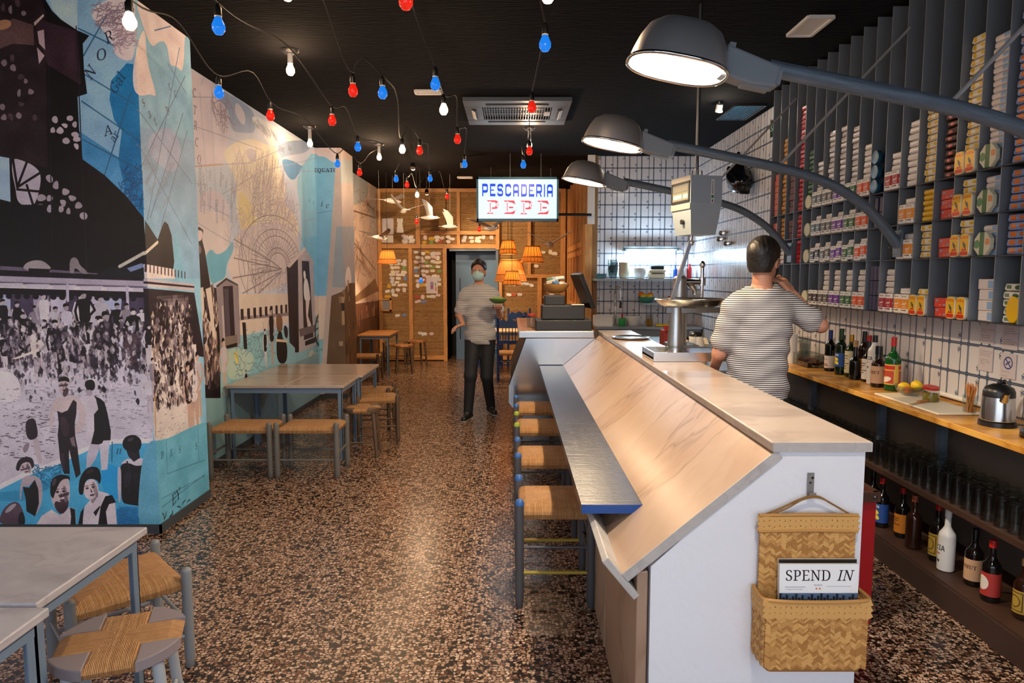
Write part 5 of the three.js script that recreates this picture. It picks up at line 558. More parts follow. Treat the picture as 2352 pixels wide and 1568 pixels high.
// back-room seats
cafeTable('small brown topped table standing by the reed wall', -2.54, -2.0, -11.15, -12.1, 0.68, std(0xb07c48, 0.35), undefined);
rushStool('rush_bench', 0.46, 0.36, 0.4, 0.43, 'low rush bench at the small brown topped table', 'bench', [-2.32, 0, -10.75], 0, 'rush benches', { leg: M.brownwood });
rushStool('rush_bench', 0.4, 0.3, 0.4, 0.43, 'rush bench behind the small brown topped table, by the reed wall', 'bench', [-2.15, 0, -12.55], 0, 'rush benches', { leg: M.brownwood });
roundStool('brown round stool next to the small brown topped table', [-1.83, 0, -11.5], 0.2, 'brown stools in the back room', M.brownwood, std(0x8a5a34, 0.5), 0.17, 0.48);
roundStool('brown round stool under the paper notes, closest to the doorway', [-1.72, 0, -12.3], 0.5, 'brown stools in the back room', M.brownwood, std(0x8a5a34, 0.5), 0.17, 0.48);
// bar stools along the counter
{ const tips = [[std(0x2c5c9c, 0.5), std(0xc8a83a, 0.5)], [std(0x2c5c9c, 0.5)], [std(0x8fa02c, 0.5)], [std(0x2c5c9c, 0.5)]], who = ['closest rush bar stool with chipped blue post tips, under the blue board', 'second rush bar stool from the viewer, under the blue board', 'third rush bar stool, with green post tips, under the blue board', 'farthest rush bar stool, beside the steel counter end']; [-3.475, -4.36, -5.235, -5.99].forEach((z, i) => rushStool('bar_stool', 0.37, 0.43, 0.5, 0.55, who[i], 'bar stool', [0.215, 0, z], 0, 'rush bar stools along the counter', { leg: M.darkwood, tip: tips[i], two: true, bar: i ? undefined : std(0xa8902c, 0.5) }, 0.023)); }
// blue ladder-back chairs and their table in the back room
function blueChair(label, pos, turn) { const t = thing('blue_chair', label, 'chair', pos, turn, 'blue ladder-back chairs'), m = M.bluechair; part('rush_seat', rushSeat(0.4, 0.38, 0.045, 0.45), M.rush, t);
  for (const s of [-1, 1]) { part('leg', rod([s * 0.2, 0, 0.19], [s * 0.2, 0.47, 0.19], 0.019), m, t); part('back_post', [rod([s * 0.2, 0, -0.19], [s * 0.2, 0.47, -0.19], 0.019), rod([s * 0.2, 0.46, -0.19], [s * 0.2, 1.0, -0.25], 0.019), ball(0.022, s * 0.2, 1.02, -0.252, 1, 1.3, 1, 10), ball(0.027, s * 0.2, 0.9, -0.24, 1, 0.6, 1, 10), ball(0.027, s * 0.2, 0.72, -0.22, 1, 0.6, 1, 10)], m, t); }
  const crest = []; for (let i = 0; i <= 16; i++) { const x = -0.19 + 0.38 * i / 16; crest.push([x, 0.07 + 0.045 * Math.abs(Math.sin(i / 16 * PI * 3)) + 0.03 * Math.sin(i / 16 * PI)]); } part('crest_rail', put(extr([[-0.19, 0], [0.19, 0], ...crest.reverse()], 0.016, 0.002), 0, 0.84, -0.245, 0.1, 0, 0), m, t);
  part('lower_rail', box(0.38, 0.05, 0.016, 0, 0.62, -0.21, -0.1), m, t); for (let i = 0; i < 6; i++) part('spindle', rod([-0.125 + i * 0.05, 0.64, -0.212], [-0.125 + i * 0.05, 0.86, -0.235], 0.007), m, t);
  for (const s of [-1, 1]) { part('stretcher', rod([s * 0.2, 0.2, -0.19], [s * 0.2, 0.2, 0.19], 0.009), m, t); part('stretcher', rod([-0.2, 0.26, s * 0.19], [0.2, 0.26, s * 0.19], 0.009), m, t); } return t; }
cafeTable('pale wooden topped table between the blue chairs', -0.5, 0.42, -11.3, -12.0, 0.73, std(0xd8b896, 0.4), undefined);
blueChair('blue ladder-back chair facing the viewer behind the pale table', [0.13, 0, -12.45], 0);
blueChair('blue ladder-back chair with its back to the viewer, next to the steel unit', [-0.02, 0, -10.75], PI);
blueChair('blue ladder-back chair mostly hidden behind the walking person', [-0.4, 0, -12.4], 0.1);

// ---------- the marble counter ----------
const CT = thing('bar_counter', 'white plastered bar counter with sloping marble front and marble top', 'counter', [0, 0, 0]);
{ const Z0 = -2.15, Z1 = -6.5, ZS = -4.0;
  const ex = (pts, z0, z1, b = 0) => put(metric(extr(pts, Math.abs(z1 - z0) - 2 * b, b)), 0, 0, Math.min(z0, z1) + b);
  part('plaster_body', ex([[1.139, 0], [1.139, 1.085], [0.86, 1.085], [0.455, 0.70], [0.455, 0]], Z0 - 0.005, Z1), M.plaster, CT);
  const slope = (z0, z1) => { const g = box(Math.hypot(0.49, 0.414), 0.032, Math.abs(z1 - z0)); const p = g.attributes.position, uv = g.attributes.uv; for (let i = 0; i < p.count; i++) uv.setXY(i, (p.getZ(i) + z0 * 0.7) / 1.15 + p.getX(i) * 0.35, p.getX(i) / 1.3 + 0.2); return put(g, 0.6145, 0.872, (z0 + z1) / 2, 0, 0, Math.atan2(0.414, 0.49)); };
  part('sloping_slab', slope(Z0, ZS + 0.002), M.marble, CT); part('sloping_slab', slope(ZS - 0.002, Z1), M.marble, CT);
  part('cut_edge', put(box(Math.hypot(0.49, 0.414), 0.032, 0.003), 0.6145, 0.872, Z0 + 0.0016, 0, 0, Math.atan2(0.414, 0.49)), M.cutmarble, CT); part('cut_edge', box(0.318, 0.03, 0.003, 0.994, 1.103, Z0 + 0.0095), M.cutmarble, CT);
  part('top_slab', rbox(0.325, 0.034, Math.abs(ZS - Z0) + 0.01, 0.007, 0.994, 1.103, (Z0 + ZS) / 2 + 0.003), M.topslab, CT); part('top_slab', rbox(0.325, 0.034, Math.abs(Z1 - ZS) + 0.1, 0.007, 0.994, 1.103, (Z1 + ZS) / 2 - 0.053), M.topslab, CT);
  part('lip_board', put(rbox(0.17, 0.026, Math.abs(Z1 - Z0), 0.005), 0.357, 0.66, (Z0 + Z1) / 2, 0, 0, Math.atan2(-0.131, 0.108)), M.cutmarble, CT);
  const pm = std(0xb8a696, 0.4, 0, { map: scaled(T.marble, 0.8, 0.8) }); let z = Z0; for (const w of [0.74, 1.2, 1.2, 1.1]) { part('front_slab', rbox(0.036, 0.685, w - 0.03, 0.005, 0.428, 0.3425, z - w / 2 + 0.012), pm, CT); z -= w; }
  part('core', box(0.012, 0.66, 4.0, 0.45, 0.34, -4.45), M.black, CT); }
{ const g = extr([[0.262, 0.756], [0.475, 0.756], [0.517, 0.79], [0.262, 0.79]], 3.97, 0); g.translate(0, 0, -6.47); const p = g.attributes.position, uv = g.attributes.uv, n = g.attributes.normal; for (let i = 0; i < p.count; i++) uv.setXY(i, p.getX(i) + p.getY(i) * 0.3, p.getZ(i)); const m = shade(new THREE.Mesh(g, [M.bluepaint, M.bluewood])); m.name = 'blue_board'; scene.add(m); tag(m, 'long glossy dark blue board resting on the sloping marble', 'bar board'); }

// hook, esparto letter basket, magazines on the white counter end
{ const t = thing('wall_hook', 'small bent steel strap hook screwed to the white counter end', 'hook', [0.963, 0.98, -2.149]); part('strap', [box(0.021, 0.074, 0.003, 0, 0, 0.002), box(0.021, 0.003, 0.02, 0, -0.037, 0.011), box(0.021, 0.016, 0.003, 0, -0.031, 0.021)], std(0x8c8884, 0.35, 0.4), t); for (const [x, y] of [[0.004, 0.022], [-0.002, 0.006]]) part('screw', cyl(0.004, 0.004, 0.002, x, y, 0.005, 10, PI / 2), M.chrome, t); }
{ const BX = 0.952, BW = 0.305, t = thing('letter_basket', 'woven esparto letter basket hanging on the white counter end', 'basket', [BX, 0.4, -2.145]);
  const tones = [std(0xc08c4c, 0.75), std(0xd2a05c, 0.75), std(0xa87438, 0.75)], strands = [[], [], []];
  // herringbone of flat blades laid over a panel: o origin, ux/uy axes
  const herring = (o, ux, uy, n, w, h, cw = 0.017, rh = 0.0085, tip = 0.6) => { const U = new THREE.Vector3(...ux), V = new THREE.Vector3(...uy), N = new THREE.Vector3(...n), O = new THREE.Vector3(...o); const cols = Math.round(w / cw), rows = Math.round(h / rh); for (let i = 0; i < cols; i++) for (let j = 0; j < rows; j++) { const a = (i & 1 ? 1 : -1) * tip + rr(-0.08, 0.08); const g = new THREE.BoxGeometry(cw * 1.3, rh * (rh > 0.015 ? 1.0 : 0.95), 0.0045); const X = U.clone().multiplyScalar(Math.cos(a)).addScaledVector(V, Math.sin(a)), Y = N.clone().cross(X).normalize(); const m = new THREE.Matrix4().makeBasis(X, Y, N); m.setPosition(O.clone().addScaledVector(U, (i + 0.5) * w / cols).addScaledVector(V, (j + 0.5) * h / rows).addScaledVector(N, 0.002 + rr(0, 0.002))); g.applyMatrix4(m); strands[rnd() * 3 | 0].push(g); } };
  part('back_panel', rbox(BW, 0.48, 0.012, 0.005, 0, 0.24, 0.008), tones[2], t);
  part('pocket', [box(BW + 0.012, 0.215, 0.01, 0, 0.125, 0.098, 0.0), box(0.01, 0.215, 0.1, -BW / 2, 0.125, 0.05), box(0.01, 0.215, 0.1, BW / 2, 0.125, 0.05), put(rbox(BW, 0.05, 0.1, 0.02), 0, 0.022, 0.052)], tones[2], t);
  herring([-BW / 2, 0.0, 0.014], [1, 0, 0], [0, 1, 0], [0, 0, 1], BW, 0.43); herring([-BW / 2 - 0.006, 0.02, 0.103], [1, 0, 0], [0, 1, 0], [0, 0, 1], BW + 0.012, 0.17); herring([-BW / 2 - 0.006, 0.02, 0], [0, 0, 1], [0, 1, 0], [-1, 0, 0], 0.1, 0.2); herring([BW / 2 + 0.006, 0.02, 0.1], [0, 0, -1], [0, 1, 0], [1, 0, 0], 0.1, 0.2);
  strands.forEach((s, i) => part('weave', s, tones[i], t)); strands.forEach((s) => (s.length = 0));
  // braided bands
  herring([-BW / 2 - 0.008, 0.43, 0.018], [1, 0, 0], [0, 1, 0], [0, 0, 1], BW + 0.014, 0.056, 0.017, 0.0185, 0.5); const b1 = strands.flat(); part('braided_band', b1.slice(), tones[1], t); strands.forEach((s) => (s.length = 0));
  herring([-BW / 2 - 0.014, 0.185, 0.107], [1, 0, 0], [0, 1, 0], [0, 0, 1], BW + 0.028, 0.056, 0.017, 0.0185, 0.5); herring([-BW / 2 - 0.01, 0.185, 0], [0, 0, 1], [0, 1, 0], [-1, 0, 0], 0.108, 0.056, 0.017, 0.0185, 0.5); herring([BW / 2 + 0.01, 0.185, 0.108], [0, 0, -1], [0, 1, 0], [1, 0, 0], 0.108, 0.056, 0.017, 0.0185, 0.5); part('braided_band', strands.flat(), tones[1], t);
  for (const y of [0.432, 0.484]) part('edge_cord', tube([[-BW / 2 - 0.008, y, 0.02], [0, y + 0.003, 0.022], [BW / 2 + 0.006, y, 0.02]], 0.006, 20, 6), tones[0], t); part('edge_cord', tube([[-BW / 2 - 0.012, 0.243, 0.004], [-BW / 2 - 0.012, 0.243, 0.1], [-BW / 2 + 0.01, 0.243, 0.11], [0, 0.239, 0.112], [BW / 2 - 0.01, 0.243, 0.11], [BW / 2 + 0.012, 0.243, 0.1], [BW / 2 + 0.012, 0.243, 0.004]], 0.0065, 40, 6), tones[0], t);
  part('hanging_cord', [tube([[-0.135, 0.485, 0.012], [-0.09, 0.505, 0.014], [-0.03, 0.535, 0.016], [0.0, 0.546, 0.018], [0.03, 0.545, 0.018], [0.07, 0.523, 0.015], [0.135, 0.485, 0.012]], 0.0032, 40, 6), tube([[-0.12, 0.485, 0.016], [-0.07, 0.507, 0.018], [-0.02, 0.537, 0.02], [0.03, 0.542, 0.02], [0.09, 0.512, 0.017], [0.13, 0.487, 0.014]], 0.0028, 40, 6)], std(0x8a6230, 0.8), t); }
{ const cover = canvas(700, 900), g = cover.getContext('2d'); g.fillStyle = '#f4f3f1'; g.fillRect(0, 0, 700, 900); g.fillStyle = '#101010'; g.font = '128px serif'; g.save(); g.translate(50, 150); g.scale(0.98, 1.05); g.fillText('SPEND', 0, 0); g.font = 'italic 128px serif'; g.fillText('IN', 466, 0); g.restore(); g.font = '17px sans-serif'; g.fillText('VALENCIA', 305, 196); g.fillRect(50, 206, 180, 3); g.fillRect(420, 200, 220, 2); g.fillStyle = '#d86a3c'; g.beginPath(); g.arc(330, 222, 8, 0, 7); g.arc(360, 222, 8, 0, 7); g.fill(); g.fillStyle = '#777'; g.font = '14px sans-serif'; g.fillText('El magazine de la ciudad', 52, 232); g.fillStyle = '#5d7798'; g.fillRect(0, 262, 700, 640); g.fillStyle = '#243040'; for (let i = 0; i < 26; i++) g.fillRect(i * 28, 262 + (i * 37) % 60, 22, 600);
  const page = (name, label, x, y, z, mat, tx = 0) => { const m = thing(name, label, 'magazine', [x, y, z], 0, 'magazines in the letter basket'); part('pages', box(0.25, 0.32, 0.009, 0, 0.16, 0), M.paper, m); const f = quad([-0.125, 0, 0.0052], [0.125, 0, 0.0052], [0.125, 0.32, 0.0052], [-0.125, 0.32, 0.0052]); part('cover', f, mat, m); m.rotation.x = tx; return m; };
  page('magazine', 'front magazine titled SPEND IN sticking out of the letter basket', 0.975, 0.418, -2.075, std(0xffffff, 0.3, 0, { map: ctex(cover, false) }), -0.06); page('magazine', 'black and gold edged magazine behind the SPEND IN one', 0.98, 0.425, -2.096, std(0x26221c, 0.3), -0.06); }
// red metal bin behind the counter end
{ const t = thing('red_bin', 'red metal bin with brown riveted rim behind the counter end', 'bin', [1.5, 0, -3.32]); part('body', [box(0.4, 0.6, 0.42, 0, 0.3, 0), box(0.012, 0.58, 0.008, 0.09, 0.3, 0.212), box(0.06, 0.6, 0.012, 0.172, 0.3, 0.212)], M.red, t); part('rim', [box(0.43, 0.045, 0.03, 0, 0.622, 0.215), box(0.43, 0.045, 0.03, 0, 0.622, -0.215), box(0.03, 0.045, 0.44, 0.205, 0.622, 0), box(0.03, 0.045, 0.44, -0.205, 0.622, 0)], std(0x4a3228, 0.4, 0.3), t); for (const x of [0.12, 0.19]) part('rivet', ball(0.008, x, 0.622, 0.231, 1, 1, 0.5, 8), M.darksteel, t); }

// ---------- steel end unit with the till ----------
{ const t = thing('steel_unit', 'stainless steel display unit at the far end of the counter', 'counter', [0, 0, 0]); const z0 = -6.515;
  const prof = [[0.79, 0], [0.79, 1.055], [0.13, 1.055], [-0.03, 0.6], [-0.03, 0.42], [0.02, 0.36], [0.1, 0.36], [0.1, 0]]; part('steel_side', put(extr(prof, 0.02), 0, 0, z0 - 0.02), std(0xb9bcbd, 0.16, 1), t); part('carcass', put(extr(prof.map(([x, y]) => [x + (x < 0.5 ? 0.015 : 0), y]), 2.0), 0, 0, z0 - 2.03), std(0x2a1c16, 0.35), t);
  part('top_band', [rbox(0.73, 0.075, 0.03, 0.012, 0.425, 1.085, z0 + 0.004), box(0.03, 0.075, 2.0, 0.075, 1.085, z0 - 1.0)], M.brushed, t); part('worktop', box(0.71, 0.03, 2.0, 0.435, 1.105, z0 - 1.02), std(0xc4a48c, 0.35, 0, { map: scaled(T.marble, 0.8, 0.8) }), t); part('edge_trim', rod([0.13, 1.05, z0 + 0.004], [-0.03, 0.6, z0 + 0.004], 0.006), M.blackplastic, t); }
{ const t = thing('cash_register', 'black cash register with a tilted screen on the steel unit', 'cash register', [0.5, 1.12, -6.75]); part('drawer', rbox(0.54, 0.1, 0.4, 0.008, 0.0, 0.05, 0), M.black, t); part('base', rbox(0.42, 0.14, 0.3, 0.01, 0.0, 0.17, -0.03), M.black, t); part('printer', rbox(0.2, 0.1, 0.16, 0.01, -0.08, 0.285, -0.05), M.black, t); const s = part('screen', put(rbox(0.05, 0.36, 0.3, 0.01), 0.2, 0.38, -0.03, 0, 0.2, 0.38), M.blackplastic, t); part('paper', box(0.12, 0.006, 0.1, 0.14, 0.245, 0.08), M.white, t); part('led', box(0.008, 0.004, 0.004, 0.1, 0.1, 0.2), emis(0x40ff40, 1), t); }
{ const t = thing('small_basket', 'small straw basket of packets standing on the cash register', 'basket', [0.44, 1.475, -6.8]); part('bowl', lathe([[0.0001, 0], [0.06, 0.002], [0.1, 0.03], [0.13, 0.085], [0.125, 0.09], [0.095, 0.035], [0.055, 0.01], [0.0001, 0.008]], 24), std(0xffffff, 0.8, 0, { map: scaled(T.wicker, 8, 2), side: THREE.DoubleSide }), t); const cs = [0x9fb4c8, 0xd8d4cc, 0x4a78a8, 0xc8c0b4, 0x6a8a6a]; for (let i = 0; i < 7; i++) solo('sweet_packet', rbox(0.09, 0.03, 0.05, 0.006, 0, 0, 0, rr(-0.4, 0.4), i, rr(-0.4, 0.4)), std(cs[i % 5], 0.5), `${['pale blue', 'white', 'deep blue', 'beige', 'green', 'pale blue', 'white'][i]} packet in the straw basket, ${['front', 'side', 'back', 'rear', 'far', 'near', 'corner'][i]} one`, 'packet', [0.44 + Math.cos(i * 0.9) * 0.06, 1.55 + i * 0.012, -6.8 + Math.sin(i * 0.9) * 0.06], 0, 'packets in the straw basket'); }
{ const t = thing('glass_jar', 'clear jar with a red lid standing beside the cash register', 'jar', [0.2, 1.12, -6.95]); part('jar_glass', lathe([[0.0001, 0.004], [0.045, 0], [0.05, 0.02], [0.05, 0.1], [0.04, 0.12]], 20), M.drinkglass, t); part('lid', cyl(0.045, 0.045, 0.02, 0, 0.13, 0, 20), std(0xb03020, 0.4), t); }

// ---------- weighing scale: drip base, column, pan, hanging head ----------
{ const t = thing('weighing_scale', 'steel fishmonger weighing scale with hanging head, pan and column', 'scale', [0, 0, 0]); const Z = -4.35;
  const ty = 1.12; part('base_tray', [box(0.5, 0.012, 0.36, 1.12, ty + 0.02, Z), box(0.5, 0.055, 0.01, 1.12, ty + 0.03, Z + 0.18), box(0.5, 0.055, 0.01, 1.12, ty + 0.03, Z - 0.18), box(0.01, 0.055, 0.36, 0.875, ty + 0.03, Z), box(0.01, 0.055, 0.36, 1.365, ty + 0.03, Z)], M.steel, t); part('drip_grid', [...Array(11).keys()].map((i) => box(0.22, 0.004, 0.012, 1.22, ty + 0.05, Z - 0.14 + i * 0.028)), M.chrome, t);
  part('column', lathe([[0.0001, 0], [0.06, 0], [0.062, 0.012], [0.046, 0.018], [0.046, 0.05], [0.05, 0.06], [0.047, 0.12], [0.036, 0.3], [0.034, 0.32]], 24, 1.045, ty + 0.026, Z), M.brushed, t);
  part('pan', lathe([[0.0001, 0], [0.15, 0.004], [0.19, 0.02], [0.215, 0.05], [0.222, 0.052], [0.21, 0.06], [0.185, 0.03], [0.0001, 0.014]], 32, 1.13, 1.445, Z), M.steel, t); part('pan_arm', box(0.34, 0.035, 0.04, 1.15, 1.43, Z), M.darksteel, t);
  part('tilting_lever', beam([1.02, 1.5, Z], [1.125, 1.86, Z], 0.03, 0.022), M.darksteel, t); part('hook_link', [rod([1.125, 1.85, Z], [1.13, 1.905, Z], 0.012), ball(0.02, 1.13, 1.855, Z, 1, 1, 1, 10)], M.chrome, t);
  const head = part('head', (() => { const w = 0.15, h0 = 0.165, h1 = -0.19, m = -0.0, g = new THREE.BufferGeometry(); const ring = [[h0, 0.106, 0.125], [0.0, 0.106, 0.125], [h1, 0.084, 0.1]]; const pos = [], P = (k, s, q) => [s * ring[k][1], ring[k][0], q * ring[k][2]]; const q4 = (a, b, c, d) => pos.push(...a, ...b, ...c, ...a, ...c, ...d); for (let k = 0; k < 2; k++) { q4(P(k, -1, 1), P(k + 1, -1, 1), P(k + 1, 1, 1), P(k, 1, 1)); q4(P(k, 1, 1), P(k + 1, 1, 1), P(k + 1, 1, -1), P(k, 1, -1)); q4(P(k, 1, -1), P(k + 1, 1, -1), P(k + 1, -1, -1), P(k, -1, -1)); q4(P(k, -1, -1), P(k + 1, -1, -1), P(k + 1, -1, 1), P(k, -1, 1)); } q4(P(0, -1, 1), P(0, 1, 1), P(0, 1, -1), P(0, -1, -1)); q4(P(2, -1, -1), P(2, 1, -1), P(2, 1, 1), P(2, -1, 1)); g.setAttribute('position', new THREE.Float32BufferAttribute(pos, 3)); g.computeVertexNormals(); g.rotateY(0.25); g.translate(1.155, 2.09, Z); return g; })(), std(0xb4c4d0, 0.34, 0.55), t);
  const fx = (g) => { g.rotateY(0.25); g.translate(1.155, 2.09, Z); return g; }; const dc = canvas(128, 96), dg = dc.getContext('2d'); dg.fillStyle = '#4d5254'; dg.fillRect(0, 0, 128, 96); dg.fillStyle = '#6fa898'; dg.fillRect(8, 58, 66, 26); dg.fillRect(82, 58, 38, 26); dg.fillStyle = '#5d5d56'; dg.fillRect(8, 10, 112, 30); dg.fillStyle = '#9a7040'; dg.fillRect(0, 50, 128, 4); dg.fillRect(0, 88, 128, 3);
  part('display', [fx(quad([-0.109, 0.02, -0.105], [-0.109, 0.02, 0.105], [-0.109, 0.12, 0.105], [-0.109, 0.12, -0.105]))], std(0xffffff, 0.25, 0, { map: ctex(dc, false) }), head); part('display_frame', [fx(box(0.006, 0.012, 0.23, -0.109, 0.128, 0)), fx(box(0.006, 0.012, 0.23, -0.109, 0.012, 0)), fx(box(0.006, 0.12, 0.012, -0.109, 0.07, 0.11)), fx(box(0.006, 0.12, 0.012, -0.109, 0.07, -0.11))], M.blackplastic, head); for (const y of [0.148, -0.018]) part('white_band', fx(box(0.004, 0.034, 0.245, -0.107, y, 0)), std(0x9c9a96, 0.4, 0.3), head); part('knob', [fx(cyl(0.016, 0.016, 0.025, -0.098, -0.11, 0.02, 10, 0, 0, PI / 2))], M.blackplastic, head);  // display and bands toned down, shade of this side put into the colour
  const lc = canvas(32, 160), lg = lc.getContext('2d'); lg.fillStyle = '#d9d9d4'; lg.fillRect(0, 0, 32, 160); lg.fillStyle = '#444'; for (let i = 0; i < 9; i++) lg.fillRect(8, 8 + i * 10, 16, 6); lg.fillStyle = '#1f6a58'; lg.fillRect(4, 104, 24, 22); lg.fillStyle = '#555'; lg.fillRect(8, 134, 16, 20); part('sticker', [fx(quad([0.03, 0.0, 0.127], [0.05, 0.0, 0.127], [0.05, 0.14, 0.127], [0.03, 0.14, 0.127]))], std(0xffffff, 0.5, 0, { map: ctex(lc, false) }), head);
  part('hanging_rod', rod([1.155, 2.25, Z], [1.155, CEIL, Z], 0.011), M.darksteel, t); part('shackle', [cyl(0.014, 0.014, 0.06, 1.155, 2.285, Z, 10), cyl(0.008, 0.008, 0.05, 1.125, 2.275, Z, 8), cyl(0.008, 0.008, 0.05, 1.185, 2.275, Z, 8)], M.chrome, t); }
solo('steel_tray', lathe([[0.0001, 0], [0.14, 0.002], [0.162, 0.012], [0.166, 0.018], [0.16, 0.018], [0.138, 0.007], [0.0001, 0.005]], 36), M.chrome, 'round polished steel tray lying on the marble top', 'tray', [0.998, 1.1205, -5.7]);

// ---------- wall rack of tins on the right ----------
const RK = { x: 2.35, pitch: 0.174, z0: -3.171, rows: [2.176, 1.956, 1.747, 1.42], y: [1.417, 1.743, 1.952, 2.172] };
const cellZ = (k) => RK.z0 - (k + 0.5) * RK.pitch;
{ const t = thing('tin_rack', 'tall grey metal rack of narrow bins filled with tins', 'shelf', [0, 0, 0]); const za = RK.z0 + 3 * RK.pitch, zb = RK.z0 - 18 * RK.pitch;
  for (let j = -3; j <= 18; j++) part('partition', box(0.2, CEIL - 1.417, 0.005, 2.452, (CEIL + 1.417) / 2, RK.z0 - j * RK.pitch), M.rack, t);
  for (const y of RK.y) part('shelf', box(0.2, 0.006, za - zb, 2.452, y, (za + zb) / 2), M.rackedge, t);
  part('back_panel', box(0.006, CEIL - 1.417, za - zb, 2.555, (CEIL + 1.417) / 2, (za + zb) / 2), std(0x24282e, 0.6, 0.2), t); }
function crumple(w, h, d, j, seed) { const g = new RoundedBoxGeometry(w, h, d, 2, Math.min(h * 0.35, 0.012)); const p = g.attributes.position; for (let i = 0; i < p.count; i++) { const x = p.getX(i), y = p.getY(i), z = p.getZ(i); const n = (a, b, c) => (vn(x * 90 + a + seed * 13, y * 90 + z * 70 + b) - 0.5) * 2 * j; p.setXYZ(i, x + n(1, 2), y + n(7, 3) * 0.5, z + n(20, 9)); } g.computeVertexNormals(); return g; }
function wrapTex(bg, marks) { const c = canvas(64, 32), g = c.getContext('2d'); g.fillStyle = bg; g.fillRect(0, 0, 64, 32); for (const [f, x, y, w, h, r] of marks) { g.fillStyle = f; g.beginPath(); r ? g.arc(x, y, w, 0, 7) : g.rect(x, y, w, h); g.fill(); } return ctex(c); }
const wrap = { white: std(0xf2eeec, 0.35, 0.1), grey: std(0xdcd8da, 0.32, 0.2), yellow: std(0xffffff, 0.35, 0, { map: wrapTex('#efe6d2', [['#e8b800', 6, 2, 12, 28], ['#e8c000', 44, 16, 9, 0, 1]]) }), gold: std(0xe6b608, 0.35), orangeblue: std(0xffffff, 0.35, 0, { map: wrapTex('#7f9bd0', [['#d8742c', 8, 4, 20, 24], ['#c86428', 46, 16, 10, 0, 1]]) }), whiteblue: std(0xffffff, 0.35, 0, { map: wrapTex('#e6dcd8', [['#8fb4dc', 34, 4, 22, 24]]) }), brown: std(0xffffff, 0.4, 0, { map: wrapTex('#3c1c16', [['#e0543c', 22, 18, 10, 0, 1], ['#b8c4e0', 20, 18, 4, 0, 1]]) }), red: std(0xc01420, 0.3), darkred: std(0x5a1820, 0.5), green: std(0x2e6a44, 0.4), navy: std(0x34365a, 0.45), teal: std(0x2c5d7c, 0.3, 0.3), whitegreen: std(0xffffff, 0.35, 0, { map: wrapTex('#e4ddd2', [['#34583c', 44, 16, 11, 0, 1], ['#5a7a5c', 6, 6, 16, 18]]) }), amber: std(0xc88a10, 0.4), orange: std(0xc8541c, 0.45), redpat: std(0xffffff, 0.4, 0, { map: wrapTex('#d8402c', [['#8fa0cc', 6, 6, 10, 6], ['#8fa0cc', 36, 20, 10, 6], ['#8fa0cc', 50, 4, 8, 6], ['#e87a58', 20, 22, 10, 5]]) }), black: std(0x1a1618, 0.5) };
const canV = [0, 1, 2].map((i) => crumple(0.1, 0.036, 0.132, 0.004, i)), slabV = crumple(0.1, 0.03, 0.13, 0.0012, 5), cartV = new RoundedBoxGeometry(0.1, 0.052, 0.13, 2, 0.004), bigCart = new RoundedBoxGeometry(0.06, 0.095, 0.04, 2, 0.004);
const nth = (n) => n + (n % 100 > 10 && n % 100 < 14 ? 'th' : ['th', 'st', 'nd', 'rd'][n % 10] || 'th');
function stack(k, row, n, kind, label, opt = {}) { const geo = opt.geo, h = opt.h || 0.0385, x = 2.425, y0 = RK.rows[row] + h / 2; for (let i = 0; i < n; i++) { const m = solo(opt.name || 'wrapped_tin', geo || canV[(i + k + 9) % 3], wrap[kind], `${label}, ${nth(i + 1)} from bottom`, opt.cat || 'tin', [x + rr(-0.004, 0.004), y0 + i * h, cellZ(k) + 0.012 + rr(-0.003, 0.003)], rr(-0.05, 0.05), opt.group || `${kind} tins in rack bin ${k + 3}, ${['top', 'second', 'third', 'bottom'][row]} tier`); } }
// front packets: white carton with a coloured band
const packGeo = new RoundedBoxGeometry(0.076, 0.118, 0.024, 3, 0.0115); packGeo.rotateY(-PI / 2);
function packTex(col, ink) { const c = canvas(96, 148), g = c.getContext('2d'); g.fillStyle = '#f4f0ea'; g.fillRect(0, 0, 96, 148); g.fillStyle = col; g.fillRect(0, 36, 96, 76); g.fillStyle = '#e8e2da'; g.beginPath(); g.moveTo(20, 76); g.bezierCurveTo(36, 56, 60, 84, 72, 58); g.lineTo(78, 68); g.bezierCurveTo(60, 92, 40, 70, 24, 86); g.fill(); g.fillRect(30, 94, 38, 5); g.fillStyle = ink; g.fillRect(20, 12, 16, 10); g.fillRect(46, 14, 28, 6); g.beginPath(); g.moveTo(14, 116); g.bezierCurveTo(34, 128, 60, 110, 82, 122); g.lineTo(80, 130); g.lineTo(16, 128); g.fill(); return std(0xffffff, 0.45, 0, { map: ctex(c, false) }); }
const pack = { orange: packTex('#ee5a14', '#8a5a40'), amber: packTex('#f09418', '#8a6a40'), green: packTex('#2f6a34', '#34503a'), purple: packTex('#6d2a9c', '#5a4a66'), olive: packTex('#5d5a50', '#4a4844'), black: packTex('#26242c', '#26242c'), slate: packTex('#54646c', '#44484c'), red: packTex('#b01824', '#6a3034'), brown: packTex('#3a2824', '#3a2c28') };
function packets(k, row, kind, words, up = 0) { for (const s of [-1, 1]) { const m = solo('packet', packGeo, pack[kind], `${words} carton in the rack's ${['top', 'second', 'third', 'bottom'][row]} tier, ${s < 0 ? 'farther' : 'nearer'} of the pair`, 'carton', [2.357, RK.rows[row] + 0.059 + (s > 0 ? up : 0), cellZ(k) + s * 0.04], rr(-0.03, 0.03), `${words} cartons, ${['top', 'second', 'third', 'bottom'][row]} tier`); } }
